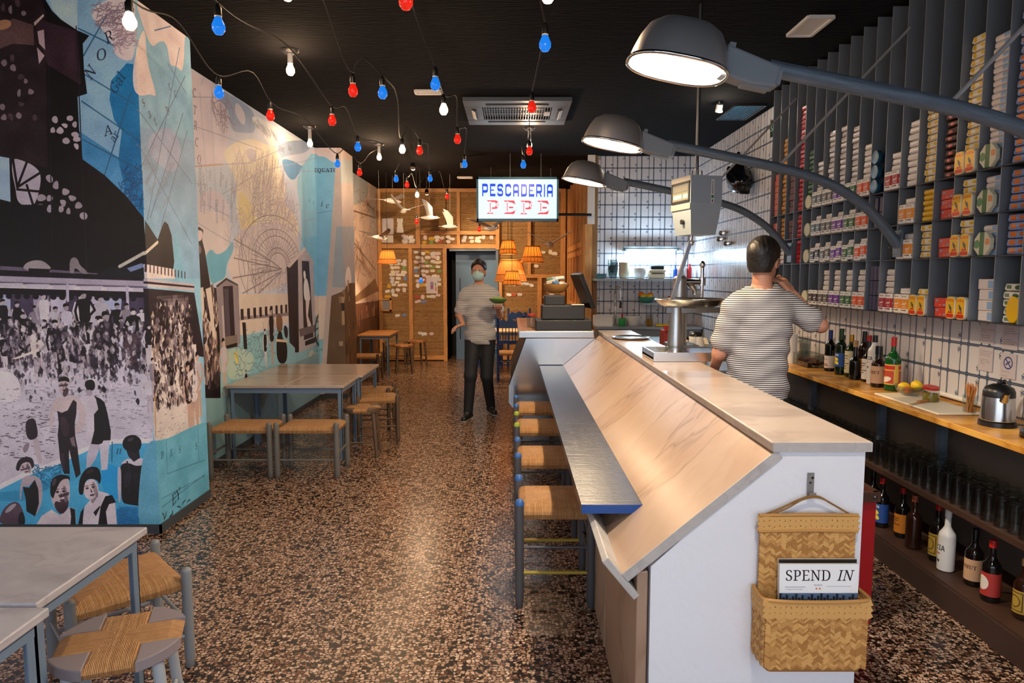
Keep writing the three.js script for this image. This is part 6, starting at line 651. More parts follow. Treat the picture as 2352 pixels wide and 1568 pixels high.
// yellow sardine tins, printed front
function tinTex(txt) { const c = canvas(128, 190), g = c.getContext('2d'); g.fillStyle = '#e8dfc8'; g.fillRect(0, 0, 128, 190); g.fillStyle = '#f2bc00'; g.beginPath(); g.roundRect(8, 8, 112, 174, 22); g.fill(); g.fillStyle = '#d02a10'; g.beginPath(); g.roundRect(14, 146, 100, 32, 14); g.fill(); g.font = 'bold 30px serif'; g.textAlign = 'center'; g.fillText(txt, 64, 42); g.beginPath(); g.moveTo(30, 140); g.lineTo(50, 118); g.lineTo(66, 130); g.lineTo(84, 116); g.lineTo(98, 140); g.fill(); g.fillStyle = '#5a5a5e'; g.beginPath(); g.moveTo(44, 64); g.bezierCurveTo(70, 70, 88, 96, 86, 124); g.bezierCurveTo(66, 126, 44, 100, 44, 64); g.fill(); g.fillStyle = '#2c2c30'; g.fillRect(60, 92, 26, 7); return std(0xffffff, 0.3, 0.1, { map: ctex(c, false) }); }
const tinGeo = (() => { const P = []; for (const [cx, cy, a] of [[0.014, 0.035, 0], [-0.014, 0.035, PI / 2], [-0.014, -0.035, PI], [0.014, -0.035, 1.5 * PI]]) for (let i = 0; i <= 4; i++) P.push([cx + 0.021 * Math.cos(a + i * PI / 8), cy + 0.021 * Math.sin(a + i * PI / 8)]); const g = extr(P, 0.018, 0.003); const p = g.attributes.position, uv = g.attributes.uv; for (let i = 0; i < p.count; i++) uv.setXY(i, clamp((p.getX(i) + 0.039) / 0.078), clamp((p.getY(i) + 0.06) / 0.12)); g.rotateY(-PI / 2); return g; })();
const tinMat = tinTex('KARAL');
function sardines(k, row, words) { for (const s of [-1, 1]) solo('sardine_tin', tinGeo, tinMat, `yellow sardine tin with a bird, ${words}, ${s < 0 ? 'farther' : 'nearer'} of two`, 'tin', [2.36, RK.rows[row] + 0.058, cellZ(k) + s * 0.041], 0, `yellow sardine tins, ${words}`); }
function octagon(k, row, words) { const c = canvas(128, 128), g = c.getContext('2d'); g.fillStyle = '#d8d4b8'; g.fillRect(0, 0, 128, 128); g.fillStyle = '#4f8a50'; g.beginPath(); g.arc(26, 66, 22, 0, 7); g.fill(); g.fillStyle = '#2f6a34'; g.fillRect(46, 0, 34, 128); g.fillStyle = '#d88a4c'; g.fillRect(88, 40, 32, 30); octagon.m = octagon.m || std(0xffffff, 0.4, 0, { map: ctex(c, false) }); if (!octagon.g) { const q = extr(circ(0.06, 8, 0, 0, PI / 8, 2 * PI + PI / 8), 0.018, 0.002); const p = q.attributes.position, uv = q.attributes.uv; for (let i = 0; i < p.count; i++) uv.setXY(i, p.getX(i) / 0.124 + 0.5, p.getY(i) / 0.124 + 0.5); q.rotateY(-PI / 2); octagon.g = q; } solo('octagonal_tin', octagon.g, octagon.m, `green and cream eight-sided tin leaning before the boxes, ${words}`, 'tin', [2.36, RK.rows[row] + 0.06, cellZ(k)], 0); }
const pale = (k, r, n, w, o) => stack(k, r, n, 'white', `white paper-wrapped tin stacked behind the ${w}`, o);
// bins, from the viewer's end towards the kitchen
stack(-1, 0, 17, 'orangeblue', 'orange and blue tin in the bin at the picture edge, top tier'); stack(-1, 1, 4, 'orangeblue', 'orange and blue tin at the picture edge, second tier'); stack(-1, 2, 4, 'gold', 'yellow tin at the picture edge, third tier'); stack(-1, 3, 5, 'amber', 'amber tin at the picture edge, bottom tier');
stack(0, 0, 18, 'orangeblue', 'orange and blue wrapped tin in the tall stack beside the white boxes'); stack(0, 1, 5, 'orangeblue', 'orange and blue wrapped tin in the second tier'); stack(0, 2, 5, 'orangeblue', 'orange and blue wrapped tin in the third tier'); stack(0, 3, 5, 'whitegreen', 'white and green wrapped tin in the bottom tier');
{ const g = lathe([[0.0001, 0], [0.04, 0], [0.045, 0.006], [0.045, 0.016], [0.04, 0.02], [0.0001, 0.02]], 24); g.rotateZ(PI / 2); g.scale(1, 1.45, 1); solo('oval_tin', g, wrap.gold, 'yellow oval tin standing before the white and green tins', 'tin', [2.392, 1.487, cellZ(0) + 0.02]); }
stack(1, 0, 21, 'whiteblue', 'white and blue thin box in the tall stack', { geo: slabV, h: 0.0305, name: 'flat_box', cat: 'box' }); octagon(1, 0, 'top tier'); stack(1, 1, 6, 'whiteblue', 'white and blue thin box in the second tier', { geo: slabV, h: 0.0305, name: 'flat_box', cat: 'box' }); octagon(1, 1, 'second tier'); stack(1, 2, 5, 'whiteblue', 'white and blue thin box in the third tier', { geo: slabV, h: 0.0305, name: 'flat_box', cat: 'box' }); octagon(1, 2, 'third tier'); stack(1, 3, 4, 'whiteblue', 'white and blue large carton in the bottom tier', { geo: cartV, h: 0.053, name: 'flat_box', cat: 'box' });
stack(2, 0, 18, 'yellow', 'yellow and white wrapped tin in the tallest yellow stack'); sardines(2, 0, 'top tier'); stack(2, 1, 5, 'yellow', 'yellow and white wrapped tin behind sardine tins, second tier'); sardines(2, 1, 'second tier'); stack(2, 2, 5, 'yellow', 'yellow and white wrapped tin behind sardine tins, third tier'); sardines(2, 2, 'third tier'); sardines(2, 3, 'bottom tier, large pair');
stack(3, 0, 9, 'brown', 'dark brown tin with red triangles'); stack(3, 1, 3, 'redpat', 'red patterned carton in the second tier', { geo: cartV, h: 0.053, name: 'red_carton', cat: 'carton' }); stack(3, 2, 2, 'redpat', 'red patterned carton in the third tier', { geo: cartV, h: 0.053, name: 'red_carton', cat: 'carton' }); stack(3, 3, 2, 'redpat', 'red patterned carton in the bottom tier', { geo: cartV, h: 0.053, name: 'red_carton', cat: 'carton' });
stack(4, 0, 11, 'yellow', 'yellow and white wrapped tin above the plain yellow cartons'); stack(4, 1, 6, 'gold', 'plain yellow flat carton', { geo: slabV, h: 0.0305, name: 'flat_box', cat: 'box' }); stack(4, 2, 5, 'yellow', 'yellow and white wrapped tin under the yellow cartons'); stack(4, 3, 4, 'yellow', 'yellow and white wrapped tin behind the golden sardine tins'); sardines(4, 3, 'bottom tier, small pair');
pale(5, 0, 10, 'amber cartons, top tier'); packets(5, 1, 'amber', 'amber band'); pale(5, 1, 4, 'amber cartons, second tier'); packets(5, 2, 'amber', 'amber band'); pale(5, 2, 4, 'amber cartons, third tier'); packets(5, 3, 'amber', 'amber band'); pale(5, 3, 4, 'amber cartons, bottom tier');
packets(6, 0, 'red', 'bright red band'); pale(6, 0, 6, 'red cartons, top tier'); packets(6, 3, 'red', 'dark red band'); pale(6, 3, 7, 'red cartons, bottom tier'); { const t = thing('clear_tub', 'lone clear plastic tub in an otherwise empty bin', 'tub', [2.4, 1.75, cellZ(6) + 0.02]); part('tub', lathe([[0.0001, 0], [0.045, 0], [0.052, 0.075], [0.05, 0.078]], 20), M.drinkglass, t); part('lid', cyl(0.054, 0.054, 0.008, 0, 0.08, 0, 20), M.drinkglass, t); }
for (let r = 0; r < 3; r++) for (const s of [-1, 1]) { const g = lathe([[0.0001, 0], [0.042, 0], [0.045, 0.004], [0.045, 0.026], [0.042, 0.03], [0.0001, 0.03]], 24); g.rotateZ(PI / 2); solo('round_blue_tin', g, wrap.teal, `round blue tin on edge, ${['lowest', 'middle', 'topmost'][r]} level, ${s > 0 ? 'front' : 'back'} one`, 'tin', [2.375 + (s > 0 ? 0.0 : 0.07), RK.rows[0] + 0.047 + r * 0.093, cellZ(7) - 0.03 + 0.0], 0, 'round blue tins'); }
for (let r = 0; r < 2; r++) for (const s of [-1, 1]) solo('navy_box', bigCart, wrap.navy, `dark navy box in the second tier, ${r ? 'upper' : 'lower'} level, ${s < 0 ? 'farther' : 'nearer'} one`, 'box', [2.4, RK.rows[1] + 0.049 + r * 0.097, cellZ(7) + s * 0.03], 0, 'navy boxes, second tier'); for (let r = 0; r < 3; r++) for (const s of [-1, 0, 1]) solo('navy_box', bigCart, wrap.navy, `dark navy box in the bottom tier, ${['lowest', 'middle', 'topmost'][r]} level, ${['farthest', 'middle', 'nearest'][s + 1]} one`, 'box', [2.4, RK.rows[3] + 0.049 + r * 0.097, cellZ(7) + s * 0.046], 0, 'navy boxes, bottom tier');
for (const [k, kind, w, n] of [[8, 'orange', 'bright orange band', 9], [9, 'green', 'dark green band', 13], [10, 'purple', 'violet band', 14], [11, 'olive', 'grey brown band', 14], [12, 'black', 'black band', 9]]) for (let r = 0; r < 4; r++) { packets(k, r, k === 12 && r === 3 ? 'brown' : k === 12 && r < 2 ? 'slate' : kind, k === 12 && r === 3 ? 'dark brown band' : k === 12 && r < 2 ? 'slate blue band' : w, r === 2 ? 0.012 : 0); const m = r === 0 ? n : r === 3 ? (k === 12 ? 0 : 7) : 4; if (m) stack(k, r, m, r === 0 && k > 8 ? 'grey' : 'white', `${r === 0 && k > 8 ? 'silvery' : 'white'} paper-wrapped tin stacked behind ${w} cartons, ${['top', 'second', 'third', 'bottom'][r]} tier`); }
{ const g = lathe([[0.0001, 0], [0.05, 0], [0.054, 0.004], [0.054, 0.03], [0.05, 0.034], [0.0001, 0.034]], 28); g.rotateZ(PI / 2); ['top', 'second', 'third', 'bottom'].forEach((w, r) => solo('round_cream_tin', g, std(0xd8d6b4, 0.45), `round cream tin standing on edge, ${w} tier`, 'tin', [2.395, RK.rows[r] + 0.056, cellZ(13) - 0.01], 0, 'round cream tins')); }
stack(13, 0, 12, 'green', 'green tin in the tall stack behind the round cream tin');
stack(14, 0, 22, 'red', 'bright red tin in the tallest red stack', { x: 2.41 }); stack(14, 1, 5, 'red', 'bright red tin, second tier', { x: 2.41 }); stack(14, 2, 5, 'red', 'bright red tin, third tier', { x: 2.41 });
stack(15, 0, 6, 'darkred', 'dull dark red carton beside the red stack, top tier', { geo: cartV, h: 0.053, name: 'red_carton', cat: 'carton' }); stack(15, 1, 3, 'darkred', 'dull dark red carton beside the red stack, second tier', { geo: cartV, h: 0.053, name: 'red_carton', cat: 'carton' });
stack(16, 0, 17, 'amber', 'amber tin in the thin stack far along the rack', { x: 2.42 }); stack(16, 1, 5, 'amber', 'amber tin far along the rack, second tier', { x: 2.42 }); stack(16, 2, 4, 'white', 'white wrapped tin far along the rack, third tier', { x: 2.42 });
stack(17, 0, 7, 'orange', 'burnt orange box in the last rack bin, top tier', { geo: cartV, h: 0.053, name: 'orange_box', cat: 'box' }); stack(17, 1, 3, 'orange', 'burnt orange box in the last rack bin, second tier', { geo: cartV, h: 0.053, name: 'orange_box', cat: 'box' });

// ---------- back bar: yellow marble shelf, shelves of glasses and bottles ----------
{ const t = thing('back_bar', 'long back bar with yellow marble shelf over dark bottle shelves', 'shelf', [0, 0, 0]); const za = -2.0, zs = -4.25, zb = -6.3;
  part('marble_shelf', rbox(0.4, 0.032, zs - zb, 0.004, 2.355, 0.914, (zs + zb) / 2), M.yellow, t); part('marble_shelf', rbox(0.4, 0.032, za - zs - 0.003, 0.004, 2.355, 0.914, (za + zs) / 2), M.yellow, t);
  part('back_panel', box(0.012, 0.9, za - zb, 2.55, 0.45, (za + zb) / 2), std(0x6a6058, 0.7, 0, { bumpMap: T.plaster, bumpScale: 0.003 }), t);
  for (const z of [-2.4, -3.9, -4.55, -5.6]) part('bracket', [box(0.045, 0.36, 0.045, 2.5, 0.72, z), box(0.32, 0.03, 0.045, 2.37, 0.885, z)], M.galv, t);
  part('glass_shelf', box(0.38, 0.028, za - zb, 2.35, 0.506, (za + zb) / 2), M.darkwoodshelf, t); part('bottle_shelf', box(0.4, 0.02, za - zb, 2.345, 0.125, (za + zb) / 2), M.darkwoodshelf, t); part('plinth', box(0.02, 0.125, za - zb, 2.145, 0.062, (za + zb) / 2), M.plinth, t); }
{ const g = lathe([[0.0001, 0.004], [0.022, 0.003], [0.034, 0.0], [0.036, 0.002], [0.0295, 0.125], [0.027, 0.13], [0.0001, 0.128]].map(([r, y]) => [r, y]), 14); for (let i = 0; i < 47; i++) for (let j = 0; j < 3; j++) { if (i > 20 && j > 1) continue; const z = -2.45 - i * 0.078; solo('tumbler', g, M.drinkglass, `upside-down clear tumbler, ${['front', 'middle', 'back'][j]} row, ${nth(i + 1)} from the viewer's end`, 'glass', [2.215 + j * 0.082 + rr(-0.005, 0.005), 0.5205, z + (j & 1 ? 0.035 : 0) + rr(-0.004, 0.004)], 0, 'tumblers on the dark shelf'); } }
function bottle(o) { const { h = 0.3, r = 0.037, neck = 0.013, sh = 0.62, glass, cap, label, lab = [0.15, 0.45], name = 'bottle', text, pos, cat = 'bottle', group } = o; const t = thing(name, text, cat, pos, o.turn || 0, group);
  part('glass_body', lathe([[0.0001, 0.002], [r * 0.9, 0], [r, 0.006], [r, h * sh], [r * 0.92, h * (sh + 0.05)], [r * 0.6, h * (sh + 0.11)], [neck * 1.15, h * (sh + 0.17)], [neck, h * 0.9], [neck, h * 0.97], [0.0001, h * 0.972]], 24), glass, t);
  part('cap', cyl(neck * 1.2, neck * 1.25, h * (o.caph || 0.12), 0, h * (1 - (o.caph || 0.12) / 2), 0, 16), cap, t); if (label) part('label', new THREE.CylinderGeometry(r * 1.012, r * 1.012, h * (lab[1] - lab[0]), 24, 1, true).translate(0, h * (lab[0] + lab[1]) / 2, 0), label, t); return t; }
function labTex(bg, fn) { const c = canvas(256, 96), g = c.getContext('2d'); g.fillStyle = bg; g.fillRect(0, 0, 256, 96); g.textAlign = 'center'; for (const x of [64, 192]) { g.save(); g.translate(x, 0); fn(g); g.restore(); } return std(0xffffff, 0.55, 0, { map: ctex(c) }); }
const lines = (col, n, y0 = 20) => (g) => { g.fillStyle = col; for (let i = 0; i < n; i++) g.fillRect(-26 + (i % 2) * 6, y0 + i * 11, 52 - (i % 3) * 10, 4); };
const BG = { dark: std(0x0e0b0a, 0.08), green: std(0x0f4a1c, 0.08), dgreen: std(0x12240f, 0.08), brown: std(0x26120a, 0.08), white: std(0xe2ded8, 0.3), blackcap: std(0x101012, 0.3), redcap: std(0xb01c14, 0.35), goldcap: std(0xb88a28, 0.3, 0.6), bluecap: std(0x1c3478, 0.35), cork: std(0xb08a5c, 0.7) };
const LB = { white: labTex('#e4dcd0', lines('#5a4a40', 5)), cream: labTex('#ddd0a8', lines('#6a5a34', 6)), lemon: labTex('#1f4a94', (g) => { g.fillStyle = '#f0d840'; for (const [x, y] of [[-14, 40], [12, 44], [-6, 66], [16, 70]]) { g.beginPath(); g.ellipse(x, y, 17, 11, 0.4, 0, 7); g.fill(); } g.fillStyle = '#e8e4d0'; g.font = 'bold 18px sans-serif'; g.fillText('LIMÓN', 0, 22); }), amber: labTex('#c87a20', lines('#5a2c10', 4)), flower: labTex('#e4d8cc', (g) => { g.fillStyle = '#8a3a34'; for (let i = 0; i < 6; i++) { g.beginPath(); g.arc(-24 + i * 10, 66 + (i % 2) * 10, 6, 0, 7); g.fill(); } g.fillStyle = '#3a3034'; g.font = 'italic 20px serif'; g.fillText('Mont', 0, 34); }), ecia: labTex('#e2ded8', (g) => { g.fillStyle = '#2c2c2c'; g.font = 'bold 30px sans-serif'; g.fillText('ECIA', 0, 36); g.fillStyle = '#c03028'; g.fillRect(-30, 48, 40, 4); g.fillStyle = '#555'; g.fillRect(-10, 74, 18, 12); }), vermut: labTex('#c8a07c', (g) => { g.fillStyle = '#3a1c14'; g.font = 'bold 24px serif'; g.fillText('VERMUT', 0, 44); g.fillStyle = '#8a4a34'; g.beginPath(); g.arc(-40, 26, 10, 0, 7); g.fill(); }), red: labTex('#d8b048', (g) => { g.fillStyle = '#c02818'; g.fillRect(-54, 6, 108, 18); g.fillStyle = '#b8442c'; g.fillRect(-50, 30, 100, 60); g.fillStyle = '#e6dcc8'; g.beginPath(); g.ellipse(4, 72, 34, 13, -0.2, 0, 7); g.fill(); }), gold: labTex('#a88a34', (g) => { g.strokeStyle = '#4a3410'; g.lineWidth = 4; g.strokeRect(-34, 10, 68, 76); g.beginPath(); g.arc(0, 48, 24, 0, 7); g.stroke(); }), redw: labTex('#a83028', (g) => { g.fillStyle = '#ddd2c4'; g.beginPath(); g.arc(0, 44, 30, 0, 7); g.fill(); }) };
const BZ = 0.9305;
bottle({ pos: [2.40, BZ, -5.12], h: 0.31, glass: BG.dark, cap: BG.bluecap, caph: 0.26, label: LB.flower, lab: [0.08, 0.38], text: 'dark bottle with blue foil neck and red tip on the yellow shelf' });
bottle({ pos: [2.45, BZ, -5.03], h: 0.28, glass: BG.dgreen, cap: BG.blackcap, label: LB.cream, lab: [0.3, 0.55], text: 'dark bottle with a short cream label behind the blue foiled one' });
bottle({ pos: [2.39, BZ, -4.93], h: 0.335, glass: BG.dgreen, cap: std(0x1c3a18, 0.3), caph: 0.3, label: LB.lemon, lab: [0.18, 0.48], text: 'tall green bottle with a blue lemon label' });
bottle({ pos: [2.41, BZ, -4.82], h: 0.3, r: 0.04, glass: BG.dgreen, cap: BG.goldcap, caph: 0.16, label: LB.cream, lab: [0.1, 0.62], text: 'gold capped bottle with a tall cream label' });
bottle({ pos: [2.47, BZ, -4.76], h: 0.33, glass: BG.brown, cap: BG.blackcap, caph: 0.22, label: LB.amber, lab: [0.12, 0.42], text: 'black capped bottle with an amber label' });
bottle({ pos: [2.38, BZ, -4.70], h: 0.27, r: 0.036, glass: BG.dark, cap: BG.cork, caph: 0.16, sh: 0.45, text: 'corked black bottle with round shoulders' });
bottle({ pos: [2.42, BZ, -4.60], h: 0.315, r: 0.04, glass: BG.dark, cap: BG.redcap, label: LB.white, lab: [0.06, 0.5], sh: 0.5, text: 'red capped dark bottle with a large white label' });
bottle({ pos: [2.40, BZ, -4.49], h: 0.325, r: 0.041, glass: BG.white, cap: BG.blackcap, caph: 0.14, label: LB.ecia, lab: [0.3, 0.62], sh: 0.66, text: 'white bottle with a black cap reading ECIA' });
bottle({ pos: [2.37, BZ, -4.38], h: 0.265, r: 0.042, neck: 0.018, glass: BG.brown, cap: BG.blackcap, caph: 0.2, label: LB.vermut, lab: [0.1, 0.52], sh: 0.55, text: 'stout brown bottle with a tan VERMUT label' });
bottle({ pos: [2.385, BZ, -4.24], h: 0.335, r: 0.045, glass: BG.green, cap: BG.redcap, caph: 0.17, label: LB.red, lab: [0.12, 0.5], sh: 0.58, text: 'green vermouth bottle with a red cap and picture label' });
// lower shelf bottles
[['dark bottle with a pale side label on the lower shelf', BG.dark, LB.white, BG.redcap, 0.28], ['lower shelf bottle with a rose coloured label', BG.dark, LB.flower, BG.blackcap, 0.3], ['lower shelf bottle with a blue lemon label', BG.dark, LB.lemon, BG.redcap, 0.3], ['lower shelf bottle with a bright orange label', BG.dark, LB.amber, BG.redcap, 0.29], ['plain dark lower shelf bottle with a copper cap', BG.brown, null, std(0x9a4a2c, 0.4), 0.3], ['lower shelf bottle with a golden framed label', BG.dark, LB.gold, BG.redcap, 0.31], ['white bottle on the lower shelf', BG.white, LB.ecia, BG.white, 0.32], ['lower shelf bottle with a wide tan label', BG.dark, LB.vermut, BG.blackcap, 0.28], ['lower shelf bottle with a red label and white disc', BG.dark, LB.redw, BG.redcap, 0.29], ['lower shelf flask in a gold net', BG.brown, LB.gold, BG.cork, 0.27], ['dark bottle at the picture edge on the lower shelf', BG.dgreen, LB.white, BG.blackcap, 0.3]].forEach(([text, glass, label, cap, h], i) => bottle({ text, glass, label, cap, h, r: 0.04, pos: [2.24 + (i % 2) * 0.03, 0.136, -4.35 + i * 0.165 - (i > 5 ? 0.04 : 0)], lab: [0.1, 0.48], sh: 0.56 }));
// things on the yellow shelf
{ const t = thing('glass_dish', 'rectangular glass dish of brown sweets on the yellow shelf', 'dish', [2.38, BZ, -5.42]); part('dish', [box(0.16, 0.004, 0.3, 0, 0.002, 0), box(0.004, 0.1, 0.3, -0.08, 0.05, 0), box(0.004, 0.1, 0.3, 0.08, 0.05, 0), box(0.16, 0.1, 0.004, 0, 0.05, 0.15), box(0.16, 0.1, 0.004, 0, 0.05, -0.15)], M.drinkglass, t); const m = std(0x6a3418, 0.4); part('sweets', [...Array(60)].map(() => ball(0.018, rr(-0.062, 0.062), 0.02 + rr(0, 0.035), rr(-0.13, 0.13), 1, 0.7, 1.2, 7)), m, t).userData.kind = 'stuff'; }
{ const g = lathe([[0.0001, 0], [0.035, 0], [0.048, 0.09]], 18); for (let i = 0; i < 5; i++) solo('plastic_cup', g, M.drinkglass, `clear plastic cup behind the dish of sweets, ${nth(i + 1)} from bottom`, 'cup', [2.45, BZ + i * 0.03, -5.68], 0, 'stacked plastic cups'); }
{ const t = thing('paper_roll', 'white paper roll standing beside the barman', 'paper roll', [2.3, BZ, -5.6]); part('roll', cyl(0.05, 0.05, 0.24, 0, 0.12, 0, 24), M.white, t); part('core', cyl(0.02, 0.02, 0.242, 0, 0.121, 0, 16), std(0x8a7050, 0.8), t); }
solo('cutting_board', rbox(0.24, 0.012, 0.62, 0.006), std(0xe6dcc6, 0.4), 'white plastic cutting board on the yellow shelf', 'cutting board', [2.315, BZ + 0.006, -3.78]);
{ const t = thing('lemon_bowl', 'glass bowl with lemons on the cutting board', 'bowl', [2.36, BZ + 0.012, -4.0]); part('bowl', lathe([[0.0001, 0.002], [0.045, 0], [0.075, 0.03], [0.085, 0.06], [0.083, 0.06], [0.072, 0.033], [0.0001, 0.006]], 24), M.drinkglass, t); solo('lemon', ball(0.03, 0, 0, 0, 1, 1, 1.3, 14), M.lemon, 'whole lemon on top in the glass bowl', 'lemon', [2.385, BZ + 0.073, -3.98]); solo('lemon', ball(0.03, 0, 0, 0, 1.2, 1, 1, 14), M.lemon, 'lemon lower in the glass bowl', 'lemon', [2.34, BZ + 0.055, -4.03]); solo('orange_half', ball(0.026, 0, 0, 0, 1, 0.8, 1, 12), M.orange, 'orange half in the glass bowl', 'orange', [2.325, BZ + 0.05, -3.965]); }
{ const t = thing('olive_jar', 'small jar of olives with a folded red lid', 'jar', [2.36, BZ + 0.012, -3.8]); part('jar', lathe([[0.0001, 0], [0.04, 0], [0.043, 0.01], [0.043, 0.06], [0.036, 0.07]], 20), M.drinkglass, t); part('olives', lathe([[0.0001, 0.003], [0.039, 0.003], [0.039, 0.045], [0.0001, 0.045]], 18), std(0x9a8424, 0.4), t); part('lid', put(cyl(0.042, 0.042, 0.012, 0, 0, 0, 20), 0, 0.078, 0, 0.15), BG.redcap, t); }
{ const t = thing('kitchen_knife', 'small knife with a wooden handle on the cutting board', 'knife', [2.25, BZ + 0.013, -3.72], 0.5); part('blade', put(extr([[0, 0], [0.1, 0.0], [0.1, 0.018], [0.03, 0.014]], 0.0016), -0.1, 0.002, 0, -PI / 2), M.chrome, t); part('handle', rbox(0.09, 0.014, 0.018, 0.005, 0.045, 0.009, -0.009), std(0xa86a2c, 0.5), t); }
solo('wall_pipe', rod([2.535, 0.955, -3.5], [2.535, 0.955, -4.1], 0.014), M.white, 'white pipe lying along the wall on the yellow shelf', 'pipe');
{ const t = thing('straw_glass', 'glass full of wooden skewers beside the kettle', 'glass', [2.38, BZ, -3.5]); part('glass', lathe([[0.0001, 0.003], [0.03, 0], [0.036, 0.1], [0.034, 0.1]], 20), M.drinkglass, t); const m = std(0xd8904c, 0.6); part('skewers', [...Array(30)].map(() => rod([rr(-0.018, 0.018), 0.006, rr(-0.018, 0.018)], [rr(-0.026, 0.026), 0.15 + rr(-0.02, 0.02), rr(-0.026, 0.026)], 0.0022, 0.0022, 5)), m, t).userData.kind = 'stuff'; }
{ const t = thing('kettle', 'black and steel electric kettle on the yellow shelf', 'kettle', [2.34, BZ, -3.24], PI - 0.3); part('body', lathe([[0.0001, 0.02], [0.072, 0.02], [0.074, 0.03], [0.066, 0.15], [0.058, 0.17]], 28), M.steel, t); part('base', cyl(0.078, 0.08, 0.022, 0, 0.011, 0, 28), M.blackplastic, t); part('lid', [lathe([[0.0672, 0.14], [0.066, 0.165], [0.058, 0.185], [0.03, 0.2], [0.0001, 0.203]], 24), ball(0.012, 0, 0.208, 0, 1, 1, 1, 10)], M.blackplastic, t); part('handle', tube([[-0.03, 0.195, 0.05], [-0.05, 0.2, 0.09], [-0.05, 0.15, 0.12], [-0.04, 0.08, 0.11], [-0.03, 0.05, 0.075]], 0.012, 24, 8), M.blackplastic, t); part('spout', rod([0, 0.13, -0.06], [0, 0.17, -0.09], 0.02, 0.014), M.steel, t); part('cord', tube([[-0.05, 0.02, -0.06], [-0.11, 0.03, -0.1], [-0.12, 0.08, -0.08], [-0.09, 0.02, -0.14]], 0.004, 20, 6), M.black, t); }
{ const t = thing('coffee_flask', 'black flask cut by the picture edge on the yellow shelf', 'flask', [2.34, BZ, -2.97]); part('body', lathe([[0.0001, 0], [0.075, 0], [0.075, 0.03], [0.05, 0.05], [0.06, 0.2], [0.05, 0.24], [0.0001, 0.25]], 24), M.blackplastic, t); part('handle', tube([[0, 0.22, 0.05], [0, 0.2, 0.1], [0, 0.1, 0.1], [0, 0.06, 0.06]], 0.01, 16, 8), M.blackplastic, t); }
// notices on the tiles
function notice(label, y, z, fn) { const c = canvas(128, 150), g = c.getContext('2d'); g.fillStyle = '#c9bfc0'; g.fillRect(0, 0, 128, 150); fn(g); const f = quad([2.556, y - 0.065, z + 0.055], [2.556, y - 0.065, z - 0.055], [2.556, y + 0.065, z - 0.055], [2.556, y + 0.065, z + 0.055], [[1, 0], [0, 0], [0, 1], [1, 1]]); solo('wall_notice', [box(0.002, 0.13, 0.11, 2.5575, y, z), f], std(0xffffff, 0.6, 0, { map: ctex(c, false) }), label, 'notice'); }
const txt = (g, rows, y = 40) => { g.fillStyle = '#5a5058'; g.font = '9px sans-serif'; rows.forEach((r, i) => g.fillText(r, 14, y + i * 13)); };
notice('paper notice headed 26 on the tiles', 1.35, -3.66, (g) => { g.fillStyle = '#4a4048'; g.font = '22px sans-serif'; g.fillText('26', 52, 36); txt(g, ['Aforo máximo 26 personas', 'permitido.', '', 'Maximum number of', '26 persons allowed.'], 66); });
notice('paper notice with two paragraphs, beside the 26 notice', 1.335, -3.49, (g) => txt(g, ['Prohibida la venta y', 'suministro de bebidas', 'alcohólicas a menores de 18', 'años.', '', 'Sale and supply of', 'alcoholic drinks to persons', 'under 18 is forbidden.'], 30));
notice('paper notice with small print under the 26 notice', 1.2, -3.66, (g) => txt(g, ['Este establecimiento tiene', 'hojas de reclamaciones a', 'disposición del cliente.', '', 'Complaint forms are', 'available to customers', 'on request.'], 30));
notice('no smoking notice with a struck-through cigarette', 1.185, -3.49, (g) => { g.strokeStyle = '#2c3a7c'; g.lineWidth = 8; g.beginPath(); g.arc(64, 58, 34, 0, 7); g.stroke(); g.beginPath(); g.moveTo(42, 34); g.lineTo(88, 84); g.stroke(); g.fillStyle = '#2c3a7c'; g.save(); g.translate(64, 58); g.rotate(-0.6); g.fillRect(-24, -5, 44, 9); g.restore(); txt(g, ['prohibido fumar', '', 'no smoking'], 114); });

